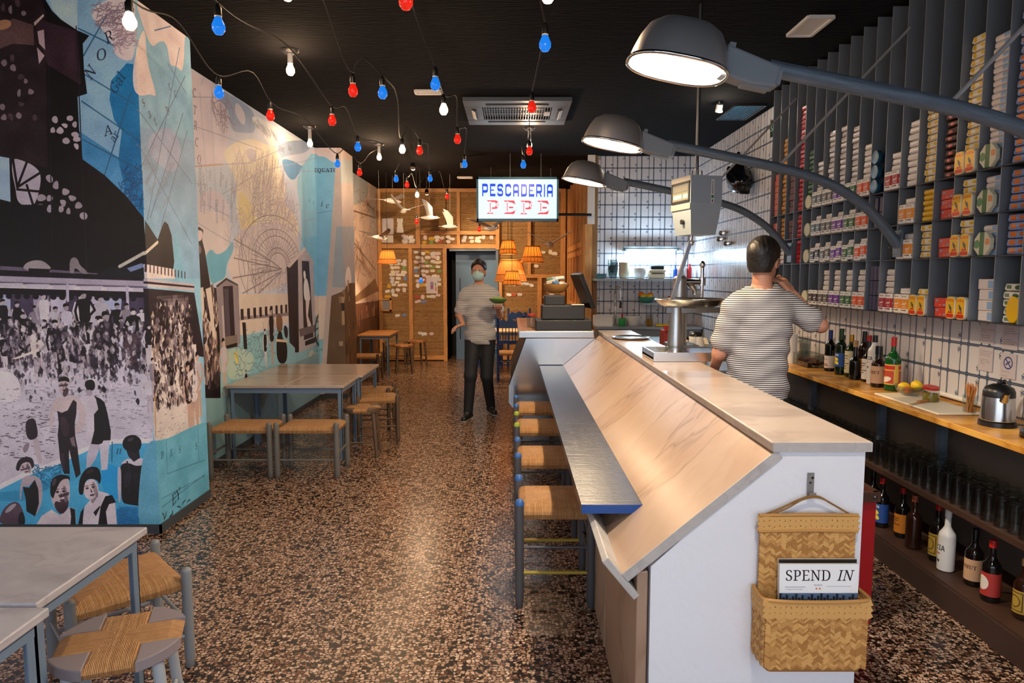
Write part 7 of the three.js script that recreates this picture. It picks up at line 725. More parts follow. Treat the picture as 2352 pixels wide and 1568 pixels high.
// ---------- bodies: distance fields of tapered bones, meshed as one surface ----------
function surfaceNet(f, lo, hi, h) { const n = [0, 1, 2].map((i) => Math.ceil((hi[i] - lo[i]) / h) + 1), [nx, ny, nz] = n, F = new Float32Array(nx * ny * nz), id = (i, j, k) => (k * ny + j) * nx + i;
  for (let k = 0; k < nz; k++) for (let j = 0; j < ny; j++) for (let i = 0; i < nx; i++) F[id(i, j, k)] = f(lo[0] + i * h, lo[1] + j * h, lo[2] + k * h);
  const V = new Int32Array(nx * ny * nz).fill(-1), pos = [], idx = [], E = [[0, 1], [0, 2], [0, 4], [1, 3], [1, 5], [2, 3], [2, 6], [3, 7], [4, 5], [4, 6], [5, 7], [6, 7]];
  for (let k = 0; k < nz - 1; k++) for (let j = 0; j < ny - 1; j++) for (let i = 0; i < nx - 1; i++) { const c = []; let m = 0; for (let q = 0; q < 8; q++) { const v = F[id(i + (q & 1), j + ((q >> 1) & 1), k + (q >> 2))]; c.push(v); if (v < 0) m |= 1 << q; } if (m === 0 || m === 255) continue; let x = 0, y = 0, z = 0, s = 0; for (const [a, b] of E) { if ((c[a] < 0) === (c[b] < 0)) continue; const t = c[a] / (c[a] - c[b]); x += (a & 1) + ((b & 1) - (a & 1)) * t; y += ((a >> 1) & 1) + (((b >> 1) & 1) - ((a >> 1) & 1)) * t; z += (a >> 2) + ((b >> 2) - (a >> 2)) * t; s++; } V[id(i, j, k)] = pos.length / 3; pos.push(lo[0] + (i + x / s) * h, lo[1] + (j + y / s) * h, lo[2] + (k + z / s) * h); }
  const q = (a, b, c, d, fl) => { if (a < 0 || b < 0 || c < 0 || d < 0) return; fl ? idx.push(a, b, c, a, c, d) : idx.push(a, c, b, a, d, c); };
  for (let k = 1; k < nz - 1; k++) for (let j = 1; j < ny - 1; j++) for (let i = 1; i < nx - 1; i++) { const a = F[id(i, j, k)] < 0; if (a !== F[id(i + 1, j, k)] < 0) q(V[id(i, j - 1, k - 1)], V[id(i, j, k - 1)], V[id(i, j, k)], V[id(i, j - 1, k)], a); if (a !== F[id(i, j + 1, k)] < 0) q(V[id(i - 1, j, k - 1)], V[id(i - 1, j, k)], V[id(i, j, k)], V[id(i, j, k - 1)], a); if (a !== F[id(i, j, k + 1)] < 0) q(V[id(i - 1, j - 1, k)], V[id(i, j - 1, k)], V[id(i, j, k)], V[id(i - 1, j, k)], a); }
  const g = new THREE.BufferGeometry(); g.setAttribute('position', new THREE.Float32BufferAttribute(pos, 3)); g.setIndex(idx); g.computeVertexNormals(); const uv = new Float32Array(pos.length / 3 * 2); for (let i = 0; i < uv.length / 2; i++) { uv[2 * i] = pos[3 * i]; uv[2 * i + 1] = pos[3 * i + 1]; } g.setAttribute('uv', new THREE.BufferAttribute(uv, 2)); return g; }
const cap = (a, b, ra, rb = ra) => { const dx = b[0] - a[0], dy = b[1] - a[1], dz = b[2] - a[2], L = dx * dx + dy * dy + dz * dz; return (x, y, z) => { const px = x - a[0], py = y - a[1], pz = z - a[2], t = clamp((px * dx + py * dy + pz * dz) / L); return Math.hypot(px - dx * t, py - dy * t, pz - dz * t) - ra - (rb - ra) * t; }; };
const ell = (c, r, yaw = 0) => { const cs = Math.cos(yaw), sn = Math.sin(yaw), m = Math.min(...r); return (x, y, z) => { const X = x - c[0], Z = z - c[2], px = (X * cs - Z * sn) / r[0], py = (y - c[1]) / r[1], pz = (X * sn + Z * cs) / r[2], k = Math.hypot(px, py, pz); return (k - 1) * m; }; };
const blend = (list, k = 0.03) => (x, y, z) => { let d = list[0](x, y, z); for (let i = 1; i < list.length; i++) { const e = list[i](x, y, z), h = clamp(0.5 + 0.5 * (e - d) / k); d = e + (d - e) * h - k * h * (1 - h); } return d; };
const add3 = (a, b, s = 1) => [a[0] + b[0] * s, a[1] + b[1] * s, a[2] + b[2] * s], sub3 = (a, b) => [a[0] - b[0], a[1] - b[1], a[2] - b[2]], nrm = (a) => { const l = Math.hypot(...a) || 1; return a.map((v) => v / l); }, crs = (a, b) => [a[1] * b[2] - a[2] * b[1], a[2] * b[0] - a[0] * b[2], a[0] * b[1] - a[1] * b[0]], lerp3 = (a, b, t) => a.map((v, i) => v + (b[i] - v) * t);
function handField(w, dir, pal, side, curl) { dir = nrm(dir); let lat = nrm(crs(dir, pal)); pal = nrm(crs(lat, dir)); lat = lat.map((v) => v * side); const P = [];
  for (let i = 0; i < 4; i++) { const base = add3(add3(w, dir, 0.088 - Math.abs(i - 1.3) * 0.004), lat, (i - 1.5) * 0.0205); P.push(cap(add3(add3(w, lat, (i - 1.5) * 0.011), dir, 0.008), base, 0.0155, 0.0125)); let p = base, a = 0; const L = [0.043, 0.027, 0.021].map((l) => l * [0.95, 1.06, 1, 0.8][i]); for (let s = 0; s < 3; s++) { a += curl * [0.6, 1, 0.7][s]; const q = add3(p, add3(dir.map((v) => v * Math.cos(a)), pal, Math.sin(a)), L[s]); P.push(cap(p, q, 0.0095 - s * 0.0008, 0.0088 - s * 0.001)); p = q; } }
  const tb = add3(add3(w, dir, 0.028), lat, -0.026), t1 = add3(add3(add3(tb, lat, -0.028), dir, 0.028), pal, 0.012), t2 = add3(add3(t1, dir, 0.028), pal, 0.014 * (1 + curl)); P.push(cap(add3(w, dir, 0.01), tb, 0.016, 0.014), cap(tb, t1, 0.0125, 0.0105), cap(t1, t2, 0.0105, 0.0085)); return blend(P, 0.009); }
function boxOf(pts, pad) { const lo = [9, 9, 9], hi = [-9, -9, -9]; for (const p of pts) for (let i = 0; i < 3; i++) { lo[i] = Math.min(lo[i], p[i] - pad); hi[i] = Math.max(hi[i], p[i] + pad); } return [lo, hi]; }
function person(o) { // o: joints in metres in the room
  const t = thing('person', o.label, 'person', [0, 0, 0]); const J = o.J, yaw = o.yaw, fw = [Math.sin(yaw), 0, Math.cos(yaw)], sd = [Math.cos(yaw), 0, -Math.sin(yaw)], hy = o.headYaw ?? yaw, hf = [Math.sin(hy), 0, Math.cos(hy)], hs = [Math.cos(hy), 0, -Math.sin(hy)];
  const H = J.head, HP = (a, b, c) => add3(add3(add3(H, hs, a), [0, 1, 0], b), hf, c);
  const headF = blend([ell(HP(0, 0.025, -0.012), [0.076, 0.098, 0.096], hy), ell(HP(0, -0.045, 0.022), [0.06, 0.072, 0.066], hy), cap(HP(0, 0.01, 0.085), HP(0, -0.03, 0.104), 0.009, 0.013), ell(HP(0, 0.03, 0.07), [0.06, 0.016, 0.022], hy), ell(HP(0.076, -0.005, -0.004), [0.012, 0.032, 0.02], hy), ell(HP(-0.076, -0.005, -0.004), [0.012, 0.032, 0.02], hy), ell(HP(0, -0.068, 0.078), [0.024, 0.008, 0.012], hy), cap(HP(0, -0.06, -0.02), J.neck, 0.052, 0.058)], 0.016);
  const torso = blend([cap(lerp3(J.shL, J.shR, 0.12), lerp3(J.shL, J.shR, 0.88), 0.062), ell(J.chest, [0.152, 0.2, 0.104], yaw), ell(J.waist, [0.138, 0.18, 0.1], yaw), ell(J.hip, [0.15, 0.13, 0.108], yaw), cap(J.neck, J.chest, 0.06, 0.09)], 0.05);
  const arm = (s, e, h) => [cap(s, e, 0.047, 0.037), cap(e, h, 0.036, 0.025)]; const bodyF = blend([torso, ...arm(J.shL, J.elL, J.haL), ...arm(J.shR, J.elR, J.haR), cap(J.neck, add3(J.neck, [0, 0.06, 0]), 0.054, 0.05)], 0.03);
  const [lo, hi] = boxOf([J.shL, J.shR, J.elL, J.elR, J.haL, J.haR, add3(J.hip, [0, -0.12, 0]), add3(J.neck, [0, 0.06, 0])], 0.2); const parts = [surfaceNet(bodyF, lo, hi, 0.012)]; parts.push(surfaceNet(headF, add3(H, [-0.13, -0.2, -0.13]), add3(H, [0.13, 0.15, 0.13]), 0.005)); for (const [h, d, p, s] of [[J.haL, o.dirL, o.palL, -1], [J.haR, o.dirR, o.palR, 1]]) { const [a, b] = boxOf([h, add3(h, nrm(d), 0.19)], 0.1); parts.push(surfaceNet(handField(h, d, p, s, o.curl), a, b, 0.004)); }
  const body = merge(parts); part('body', body, M.skin, t);
  // shirt
  const slL = lerp3(J.shL, J.elL, 0.72), slR = lerp3(J.shR, J.elR, 0.72); const shirtF0 = blend([torso, cap(J.shL, slL, 0.05, 0.05), cap(J.shR, slR, 0.05, 0.05)], 0.035), neckCut = ell(add3(J.neck, [0, 0.05, 0]), [0.078, 0.055, 0.078]), hem = J.hip[1] - 0.075, endL = nrm(sub3(J.elL, J.shL)), endR = nrm(sub3(J.elR, J.shR)); const dot = (a, x, y, z, p) => a[0] * (x - p[0]) + a[1] * (y - p[1]) + a[2] * (z - p[2]);
  const fold = (x, y, z) => 0.004 * Math.sin(y * 60 + Math.sin(x * 20) * 2 + z * 18); const shirtF = (x, y, z) => Math.max(shirtF0(x, y, z) - 0.02 + fold(x, y, z), -neckCut(x, y, z), hem - y); part('striped_shirt', surfaceNet(shirtF, lo, hi, 0.0125), M.shirt, t);
  // legs
  const leg = (hpj, k, f) => [cap(hpj, k, 0.088, 0.06), cap(k, f, 0.058, 0.043)]; const hpL = add3(J.hip, sd, 0.08), hpR = add3(J.hip, sd, -0.08), legsF = blend([ell(J.hip, [0.152, 0.12, 0.11], yaw), ...leg(hpL, J.knL, J.ftL), ...leg(hpR, J.knR, J.ftR)], 0.03); const [a, b] = boxOf([J.hip, J.knL, J.knR, J.ftL, J.ftR], 0.2); const tr = (x, y, z) => Math.max(legsF(x, y, z) - 0.01, y - J.hip[1] + 0.02, Math.min(J.ftL[1], J.ftR[1]) - 0.01 - y); part('trousers', surfaceNet(tr, a, b, 0.014), M.trousers, t);
  for (const [f, d] of [[J.ftL, o.toeL || fw], [J.ftR, o.toeR || fw]]) { const heel = add3(f, d, -0.06), toe = add3(f, d, 0.15); const sf = blend([cap([heel[0], f[1] - 0.03, heel[2]], [toe[0], f[1] - 0.042, toe[2]], 0.042, 0.034), cap(f, add3(f, d, 0.04), 0.045, 0.036)], 0.02); const [c, e] = boxOf([f, heel, toe], 0.1); const sole = f[1] - 0.076; const sh = part('shoe', surfaceNet((x, y, z) => Math.max(sf(x, y, z), sole - y), c, e, 0.008), M.shoe, t); part('sole', surfaceNet((x, y, z) => Math.max(sf(x, y, z) - 0.004, sole - y, y - sole - 0.016), c, e, 0.008), M.white, sh); }
  // hair, ears stay free; mask
  const skull = blend([ell(HP(0, 0.034, -0.018), [0.083, 0.104, 0.102], hy), ell(HP(0, -0.02, -0.06), [0.068, 0.07, 0.05], hy)], 0.02); const hair = (x, y, z) => { const q = [x - H[0], y - H[1], z - H[2]], f = q[0] * hf[0] + q[2] * hf[2], u = q[1], s = Math.abs(q[0] * hs[0] + q[2] * hs[2]); const face = Math.max(f - 0.035 - u * 0.25, u - 0.085); const bump = 0.0022 * (vn(x * 260, y * 120 + z * 200) - 0.5) * 2; return Math.max(skull(x, y, z) + bump - 0.01 * sm(clamp((u + 0.02) / 0.12)), (u < 0.085 ? f - 0.02 - Math.max(0, u) * 0.6 : -1), -0.06 - u + (f > -0.03 ? 0.055 : 0)); }; part('hair', surfaceNet(hair, add3(H, [-0.14, -0.13, -0.14]), add3(H, [0.14, 0.17, 0.14]), 0.0055), M.hair, t);
  const mf = blend([ell(HP(0, -0.045, 0.03), [0.066, 0.062, 0.082], hy), ell(HP(0, -0.01, 0.085), [0.02, 0.03, 0.03], hy)], 0.02); const mask = (x, y, z) => { const q = [x - H[0], y - H[1], z - H[2]], f = q[0] * hf[0] + q[2] * hf[2]; return Math.max(mf(x, y, z), 0.02 - f, -0.105 - q[1], q[1] - 0.008); }; const mk = part('face_mask', surfaceNet(mask, add3(H, [-0.13, -0.14, -0.13]), add3(H, [0.13, 0.05, 0.13]), 0.005), o.mask, t); for (const s of [-1, 1]) part('ear_loop', tube([HP(s * 0.066, -0.015, 0.03), HP(s * 0.08, 0.01, 0.0), HP(s * 0.09, 0.01, -0.022), HP(s * 0.08, -0.035, -0.01), HP(s * 0.064, -0.07, 0.03)], 0.0016, 20, 5), o.mask, mk);
  for (const s of [-1, 1]) { const e = part('eye', ball(0.0125, 0, 0, 0, 1, 0.75, 0.6, 12), M.white, t); e.position.set(...HP(s * 0.031, 0.014, 0.079)); e.rotation.y = hy; const i = part('iris', ball(0.006, 0, 0, 0.0065, 1, 1, 0.4, 10), M.hair, e); const br = part('eyebrow', rod(HP(s * 0.016, 0.038, 0.088), HP(s * 0.047, 0.037, 0.074), 0.004), M.hair, t); }
  return t; }
{ const z = -3.9, up = (x, y, zz) => [x, y, zz]; const c = 1.44;
  person({ label: 'barman in a striped shirt seen from behind, hand raised to his face', yaw: PI - 0.25, headYaw: PI - 0.75, curl: 0.55, mask: M.maskblack, dirL: [0.05, -0.5, -0.8], palL: [0, -0.8, 0.5], dirR: [-0.55, 0.75, -0.2], palR: [-0.6, -0.3, -0.6],
    J: { head: [1.432, 1.725, z], neck: [1.420, 1.545, z + 0.01], shR: [1.585, 1.475, z - 0.03], shL: [1.26, 1.465, z + 0.03], chest: [1.415, 1.37, z], waist: [1.410, 1.14, z], hip: [1.410, 0.98, z], elL: [1.2, 1.2, z - 0.03], haL: [1.22, 1.045, z - 0.22], elR: [1.755, 1.365, z + 0.03], haR: [1.625, 1.545, z - 0.06], knL: [1.330, 0.52, z - 0.02], knR: [1.490, 0.52, z - 0.02], ftL: [1.320, 0.076, z + 0.02], ftR: [1.500, 0.076, z + 0.02] } }); }
{ const z = -7.72; person({ label: 'masked waiter in a striped shirt walking forward with a bowl', yaw: 0.05, headYaw: -0.15, curl: 0.5, mask: M.mask, dirL: [0.1, -0.1, 0.9], palL: [0, 1, 0.1], dirR: [-0.8, -0.25, 0.5], palR: [0, -0.9, 0.2],
    J: { head: [-0.375, 1.69, z], neck: [-0.37, 1.505, z - 0.01], shL: [-0.21, 1.43, z], shR: [-0.53, 1.43, z], chest: [-0.365, 1.33, z], waist: [-0.36, 1.11, z], hip: [-0.36, 0.95, z], elL: [-0.135, 1.2, z + 0.02], haL: [-0.16, 1.3, z + 0.2], elR: [-0.6, 1.2, z + 0.0], haR: [-0.54, 1.11, z + 0.2], knR: [-0.47, 0.52, z + 0.06], knL: [-0.29, 0.5, z - 0.04], ftR: [-0.505, 0.076, z + 0.0], ftL: [-0.25, 0.09, z - 0.3] }, toeR: [-0.25, 0, 0.97], toeL: [0.3, 0, 0.95] });
  const t = thing('green_bowl', 'green salad bowl carried by the walking waiter', 'bowl', [-0.15, 1.345, z + 0.34]); part('bowl', lathe([[0.0001, 0], [0.04, 0], [0.085, 0.03], [0.1, 0.055], [0.097, 0.055], [0.08, 0.034], [0.0001, 0.008]], 24), std(0x5a7a3c, 0.4), t); part('salad', ball(0.08, 0, 0.045, 0, 1, 0.35, 1, 12), std(0x7a9a3a, 0.6), t); }

// ---------- hanging gulls ----------
function gull(label, p, yaw, roll, wl, wr, s, mat) { const t = thing('hanging_gull', label, 'bird mobile', p, yaw, 'hanging gull mobiles'); const b = lathe([[0.0001, -0.17], [0.012, -0.16], [0.03, -0.1], [0.042, -0.02], [0.036, 0.06], [0.024, 0.1], [0.026, 0.125], [0.02, 0.15], [0.0001, 0.165]], 14); b.rotateZ(-PI / 2); b.scale(s, s, s); part('body', b, M.white, t); part('beak', put(new THREE.ConeGeometry(0.009 * s, 0.04 * s, 8), 0.18 * s, 0, 0, 0, 0, -PI / 2), std(0xc88a3a, 0.5), t); part('head_patch', ball(0.026 * s, 0.125 * s, 0.006 * s, 0, 1.1, 1, 1, 10), std(0x4a4448, 0.6), t); part('tail', put(extr([[0, -0.012], [0.09, -0.04], [0.09, 0.04], [0, 0.012]].map(([x, y]) => [-x * s, y * s]).reverse(), 0.006 * s), -0.14 * s, 0.003, 0, PI / 2), M.white, t);
  const W = [[0.06, 0], [-0.05, 0], [-0.08, 0.16], [-0.14, 0.34], [-0.05, 0.3], [0.05, 0.18]].map(([x, y]) => [x * s, y * s]); for (const [sg, a] of [[1, wl], [-1, wr]]) { const g = extr(W.map(([x, y]) => [x, sg * y]), 0.006 * s); g.rotateX(PI / 2); part('wing', put(g, 0, 0.012 * s, 0, -sg * a, 0, 0), mat || M.white, t); } t.rotation.x = roll; part('string', rod([0, 0.03 * s, 0], [0, (CEIL - p[1]), 0], 0.0012, 0.0012, 4), M.white, t); }
const gg = std(0x9a9698, 0.6);
gull('grey winged gull, uppermost in the corner by the mural', [-1.997,2.89,-11.6], 0.9, 0, 0.15, 0.1, 1.15, gg);
gull('gull with one raised wing just below the uppermost gull', [-1.763,2.697,-11.3], 2.0, 0, 0.3, 0.75, 1.0, gg);
gull('grey gull with upright wings in the middle reed panel', [-1.422,2.639,-11.95], 0.1, 0, 1.25, 1.1, 0.95, gg);
gull('small white gull with wings folded up, left of the sign', [-1.021,2.451,-11.4], 0.15, 0, 1.2, 1.0, 0.85);
gull('grey winged gull tilted beneath the shop sign', [-0.324,2.375,-10.7], -0.9, 0, 0.35, 0.5, 1.1, gg);
gull('white gull with spread wings beside the glowing wicker lamp', [0.601,2.126,-10.8], 1.35, 0, 0.5, 0.5, 1.2);
gull('dark grey gull before the white paper sheets', [-2.111,2.251,-11], 1.0, 0, 0.35, 0.3, 1.0, std(0x6d686a, 0.6));

// ---------- paper notes and drawings pinned to the reed wall ----------
{ const shapes = [0, 1, 2, 3, 4, 5].map((i) => { const w = [0.11, 0.09, 0.125, 0.075, 0.115, 0.1][i], h = [0.06, 0.065, 0.055, 0.095, 0.07, 0.055][i], P = []; for (let k = 0; k < 12; k++) { const a = k / 12 * 2 * PI, q = Math.pow(Math.pow(Math.abs(Math.cos(a)), 4) + Math.pow(Math.abs(Math.sin(a)), 4), -0.25) * rr(0.86, 1.06); P.push([Math.cos(a) * q * w / 2, Math.sin(a) * q * h / 2]); } const g = extr(P, 0.002); const p = g.attributes.position; for (let k = 0; k < p.count; k++) p.setZ(k, p.getZ(k) + Math.pow(p.getX(k) / w * 2, 2) * 0.008); g.computeVertexNormals(); return g; });
  const nm = [std(0xeeeae2, 0.8), std(0xe4dee0, 0.8), std(0xeee6ce, 0.8), std(0xe6d2d2, 0.8), std(0xd8e0e8, 0.8), std(0xf2f0ec, 0.8)], odd = [std(0xd8b040, 0.7), std(0xc05a4a, 0.7), std(0x7a94c8, 0.7), std(0x86a860, 0.7)];
  const notes = (n, x0, x1, y0, y1, where, grid = true) => { const cols = Math.max(1, Math.round((x1 - x0) / 0.115)), rows = Math.ceil(n / cols); for (let i = 0; i < n; i++) { const cx = x0 + ((i % cols) + 0.5) * (x1 - x0) / cols + rr(-0.025, 0.025), cy = y1 - (Math.floor(i / cols) + 0.5) * (y1 - y0) / rows + rr(-0.02, 0.02); const m = solo('paper_note', shapes[rnd() * 6 | 0], rnd() > 0.9 ? odd[rnd() * 4 | 0] : nm[rnd() * 6 | 0], `paper note ${where}, ${nth(Math.floor(i / cols) + 1)} row, ${nth(i % cols + 1)} along`, 'note', [cx, cy, -13.197], 0, `paper notes ${where}`); m.rotation.z = rr(-0.25, 0.25); m.rotation.x = rr(-0.12, 0.05); } };
  notes(20, -2.36, -2.02, 1.5, 1.95, 'high on the panel beside the mural'); notes(10, -2.44, -2.02, 1.2, 1.5, 'lower on the panel beside the mural'); notes(40, -1.88, -1.36, 1.42, 2.12, 'in the dense cluster by the doorway'); notes(7, -1.88, -1.36, 1.1, 1.3, 'below the heart drawing'); notes(3, -1.86, -1.5, 0.42, 0.62, 'low down by the doorway'); notes(2, -2.25, -2.05, 0.78, 0.95, 'low down by the mural');
  notes(11, -2.12, -1.86, 2.26, 2.4, 'above the rail beside the mural'); notes(11, -1.72, -1.08, 2.26, 2.4, 'above the doorway, first bay'); notes(8, -0.97, -0.34, 2.26, 2.4, 'above the doorway, second bay'); notes(8, -0.12, 0.44, 1.2, 1.56, 'behind the wicker lamps'); notes(6, 0.6, 0.9, 1.15, 1.55, 'beside the partition'); notes(5, 0.4, 0.9, 1.72, 2.2, 'in the upper bay beside the partition');
  const draw = (label, x, y, w, h, fn) => { const c = canvas(128, 160), g = c.getContext('2d'); g.fillStyle = '#dcd8e0'; g.fillRect(0, 0, 128, 160); fn(g); const f = quad([-w / 2, -h / 2, 0.0015], [w / 2, -h / 2, 0.0015], [w / 2, h / 2, 0.0015], [-w / 2, h / 2, 0.0015]); solo('child_drawing', [box(w, h, 0.002), f], std(0xffffff, 0.8, 0, { map: ctex(c, false) }), label, 'drawing', [x, y, -13.18]); };
  draw('child drawing with a red heart on the reed wall', -1.54, 1.46, 0.22, 0.32, (g) => { g.fillStyle = '#9a90c0'; g.beginPath(); g.arc(64, 66, 20, 0, 7); g.fill(); g.fillRect(46, 80, 36, 40); g.fillStyle = '#d03030'; g.beginPath(); g.arc(60, 92, 6, 0, 7); g.arc(70, 92, 6, 0, 7); g.fill(); g.fillRect(60, 94, 10, 8); g.fillStyle = '#6aa858'; g.fillRect(96, 60, 12, 26); g.fillStyle = '#d87a3c'; g.fillRect(100, 96, 14, 40); });
  draw('white sheet with a faint green sketch beside the mural', -2.37, 2.58, 0.22, 0.3, (g) => { g.strokeStyle = '#b8c8a8'; g.lineWidth = 4; g.beginPath(); g.moveTo(60, 130); g.lineTo(64, 50); g.moveTo(40, 90); g.lineTo(90, 70); g.stroke(); }); draw('plain white sheet below the green sketch', -2.38, 2.34, 0.22, 0.14, (g) => { g.fillStyle = '#e4e0dc'; g.fillRect(0, 0, 128, 160); });
  const ds = extr([[0, 0.14], [0.05, 0.16], [0.06, 0.1], [0.045, 0.06], [0.07, -0.12], [-0.07, -0.12], [-0.045, 0.06], [-0.06, 0.1], [-0.05, 0.16]].reverse(), 0.002); solo('paper_dress', ds, nm[5], 'white paper cut in the shape of a dress by the green sketch', 'paper cutout', [-2.14, 2.58, -13.195]); }

// ---------- kitchen at the back ----------
{ const t = thing('kitchen_worktop', 'steel kitchen worktop along the tiled back wall', 'worktop', [0, 0, 0]); part('top', box(1.42, 0.035, 0.55, 1.84, 0.945, -9.39), M.brushed, t); part('cabinet', box(1.4, 0.92, 0.5, 1.84, 0.46, -9.4), std(0x8a8d90, 0.4, 0.6), t); }
{ const t = thing('wall_shelf', 'long white shelf on the tiles under the tube lamp', 'shelf', [0, 0, 0]); part('board', box(1.3, 0.03, 0.3, 1.78, 1.59, -9.51), std(0xaebcc4, 0.4), t); }
{ const t = thing('wall_shelf', 'short shelf carrying the lemon bowl on the tiles', 'shelf', [0, 0, 0]); part('board', box(0.6, 0.02, 0.22, 2.1, 1.255, -9.55), std(0xaebcc4, 0.4), t); }
{ const t = thing('tube_lamp', 'white fluorescent tube lamp glowing on the kitchen tiles', 'lamp', [1.93, 2.0, -9.58]); part('housing', [box(0.76, 0.05, 0.07, 0, 0.02, 0), box(0.72, 0.03, 0.09, 0, 0.0, 0)], std(0x5c6266, 0.5), t); part('tube', cyl(0.016, 0.016, 0.66, 0, -0.035, 0.02, 12, 0, 0, PI / 2), emis(0xd8f0ff, 14), t); for (const x of [-0.24, 0, 0.24]) point(t, 0xcdeaff, 3.0, x, -0.06, 0.09, 2); part('flex', tube([[0.36, 0.02, 0], [0.44, 0.0, 0.02], [0.46, -0.05, 0.02], [0.5, -0.06, 0]], 0.004, 16, 5), M.cable, t); }
const bowlStack = (label, x, n, r, h, mat, cat = 'bowl') => { const g = lathe([[0.0001, 0], [r * 0.7, 0], [r, h], [r * 0.97, h], [r * 0.66, 0.006], [0.0001, 0.006]], 20); for (let i = 0; i < n; i++) solo('stacked_' + cat, g, mat, `${label}, ${nth(i + 1)} from bottom`, cat, [x, 1.6055 + i * (h > 0.1 ? 0.04 : 0.018), -9.5], 0, label); };
bowlStack('cream bowl in the tall stack on the long kitchen shelf', 1.55, 10, 0.075, 0.06, M.cream); bowlStack('white bowl stacked on the long kitchen shelf', 1.77, 4, 0.085, 0.09, M.white); bowlStack('clear plastic bowl stacked on the long kitchen shelf', 1.395, 4, 0.075, 0.14, M.drinkglass); bowlStack('blue plate at the corner of the long kitchen shelf', 1.23, 3, 0.085, 0.03, std(0x7fb4c0, 0.4), 'plate');
{ const t = thing('food_box', 'cream takeaway box with a dark slot on the long shelf', 'box', [2.0, 1.605, -9.5]); part('box_body', put(rbox(0.22, 0.085, 0.16, 0.02), 0, 0.043, 0), M.cream, t); part('lid', rbox(0.23, 0.04, 0.17, 0.015, 0, 0.105, 0), M.cream, t); part('slot', box(0.16, 0.012, 0.004, 0, 0.07, 0.081), M.black, t); }
solo('black_tray', rbox(0.18, 0.05, 0.14, 0.01), M.blackplastic, 'black container on top of the cream takeaway box', 'container', [2.0, 1.755, -9.5]);
[['blue bottle standing at the end of the long shelf', 0x1c4fb0, 2.26, 0.17], ['orange packet standing at the end of the long shelf', 0xd8602c, 2.33, 0.19], ['white label bottle next to the red one', 0xd8d4d4, 2.39, 0.19], ['red sauce bottle at the end of the long shelf', 0xc01c20, 2.455, 0.2]].forEach(([l, c, x, h]) => { const t = thing('sauce_bottle', l, 'bottle', [x, 1.605, -9.5], 0, 'bottles on the long shelf'); part('body', lathe([[0.0001, 0], [0.03, 0], [0.032, 0.01], [0.032, h * 0.7], [0.014, h * 0.86], [0.012, h * 0.92]], 16), std(c, 0.35), t); part('cap', cyl(0.013, 0.014, h * 0.12, 0, h * 0.96, 0, 12), std(c, 0.4), t); });
{ const t = thing('fruit_bowl', 'green bowl of lemons and oranges on the short shelf', 'bowl', [1.87, 1.266, -9.53]); part('bowl', lathe([[0.0001, 0], [0.05, 0], [0.1, 0.04], [0.115, 0.085], [0.11, 0.085], [0.09, 0.04], [0.0001, 0.01]], 24), M.greenbowl, t); for (const [x, y, z, m] of [[-0.05, 0.085, 0.04, M.lemon], [0.045, 0.085, 0.05, M.lemon], [-0.07, 0.12, -0.01, M.orange], [0.06, 0.11, -0.01, M.orange], [0, 0.09, -0.03, M.lemon]]) solo(m === M.lemon ? 'lemon' : 'orange_fruit', ball(0.04, 0, 0, 0, 1, 0.95, 1, 14), m, `${m === M.lemon ? 'lemon' : 'orange'} in the green bowl, ${x < -0.06 ? 'upper left' : x < 0 ? 'front left' : x === 0 ? 'behind the others' : z > 0 ? 'front right' : 'upper right'}`, 'fruit', [1.87 + x, 1.266 + y, -9.53 + z], 0, 'fruit in the green bowl'); }
[['red capped spice jar on the short shelf', 2.2], ['second red capped spice jar beside it', 2.28]].forEach(([l, x]) => { const t = thing('spice_jar', l, 'jar', [x, 1.266, -9.52], 0, 'spice jars'); part('jar', cyl(0.028, 0.028, 0.07, 0, 0.035, 0, 14), std(0x6a2c24, 0.3), t); part('cap', cyl(0.03, 0.03, 0.025, 0, 0.083, 0, 14), BG.redcap, t); });
{ const t = thing('spring_tap', 'tall chrome spring tap at the kitchen sink', 'tap', [1.43, 0.963, -9.45]); part('riser', cyl(0.014, 0.018, 0.26, 0, 0.13, 0, 14), M.chrome, t); const pts = []; for (let i = 0; i <= 90; i++) { const a = i * 0.9, y = 0.26 + i * 0.0024; pts.push([Math.cos(a) * 0.02, y, Math.sin(a) * 0.02]); } part('spring', tube(pts, 0.005, 260, 5), M.chrome, t); part('hose', tube([[0, 0.26, 0], [0, 0.48, 0], [0.02, 0.54, 0.03], [0.05, 0.5, 0.06], [0.06, 0.34, 0.07]], 0.009, 24, 8), M.chrome, t); part('spray_head', rod([0.06, 0.34, 0.07], [0.06, 0.24, 0.075], 0.013, 0.02), M.blackplastic, t); }
{ const t = thing('plastic_tub', 'white plastic tub at the left end of the kitchen worktop', 'tub', [1.25, 0.963, -9.4]); part('tub', [box(0.24, 0.006, 0.2, 0, 0.003, 0), box(0.24, 0.14, 0.008, 0, 0.07, 0.1), box(0.24, 0.14, 0.008, 0, 0.07, -0.1), box(0.008, 0.14, 0.2, 0.12, 0.07, 0), box(0.008, 0.14, 0.2, -0.12, 0.07, 0), box(0.26, 0.014, 0.014, 0, 0.14, 0.106)], M.white, t); }
{ const t = thing('plastic_tub', 'white tilted basin in the middle of the kitchen worktop', 'tub', [1.68, 0.963, -9.38]); part('tub', lathe([[0.0001, 0], [0.08, 0], [0.11, 0.12], [0.115, 0.125], [0.106, 0.115], [0.075, 0.008], [0.0001, 0.008]], 28), M.white, t); part('rim', lathe([[0.11, 0.118], [0.118, 0.122], [0.118, 0.13], [0.11, 0.13]], 28), M.white, t); }
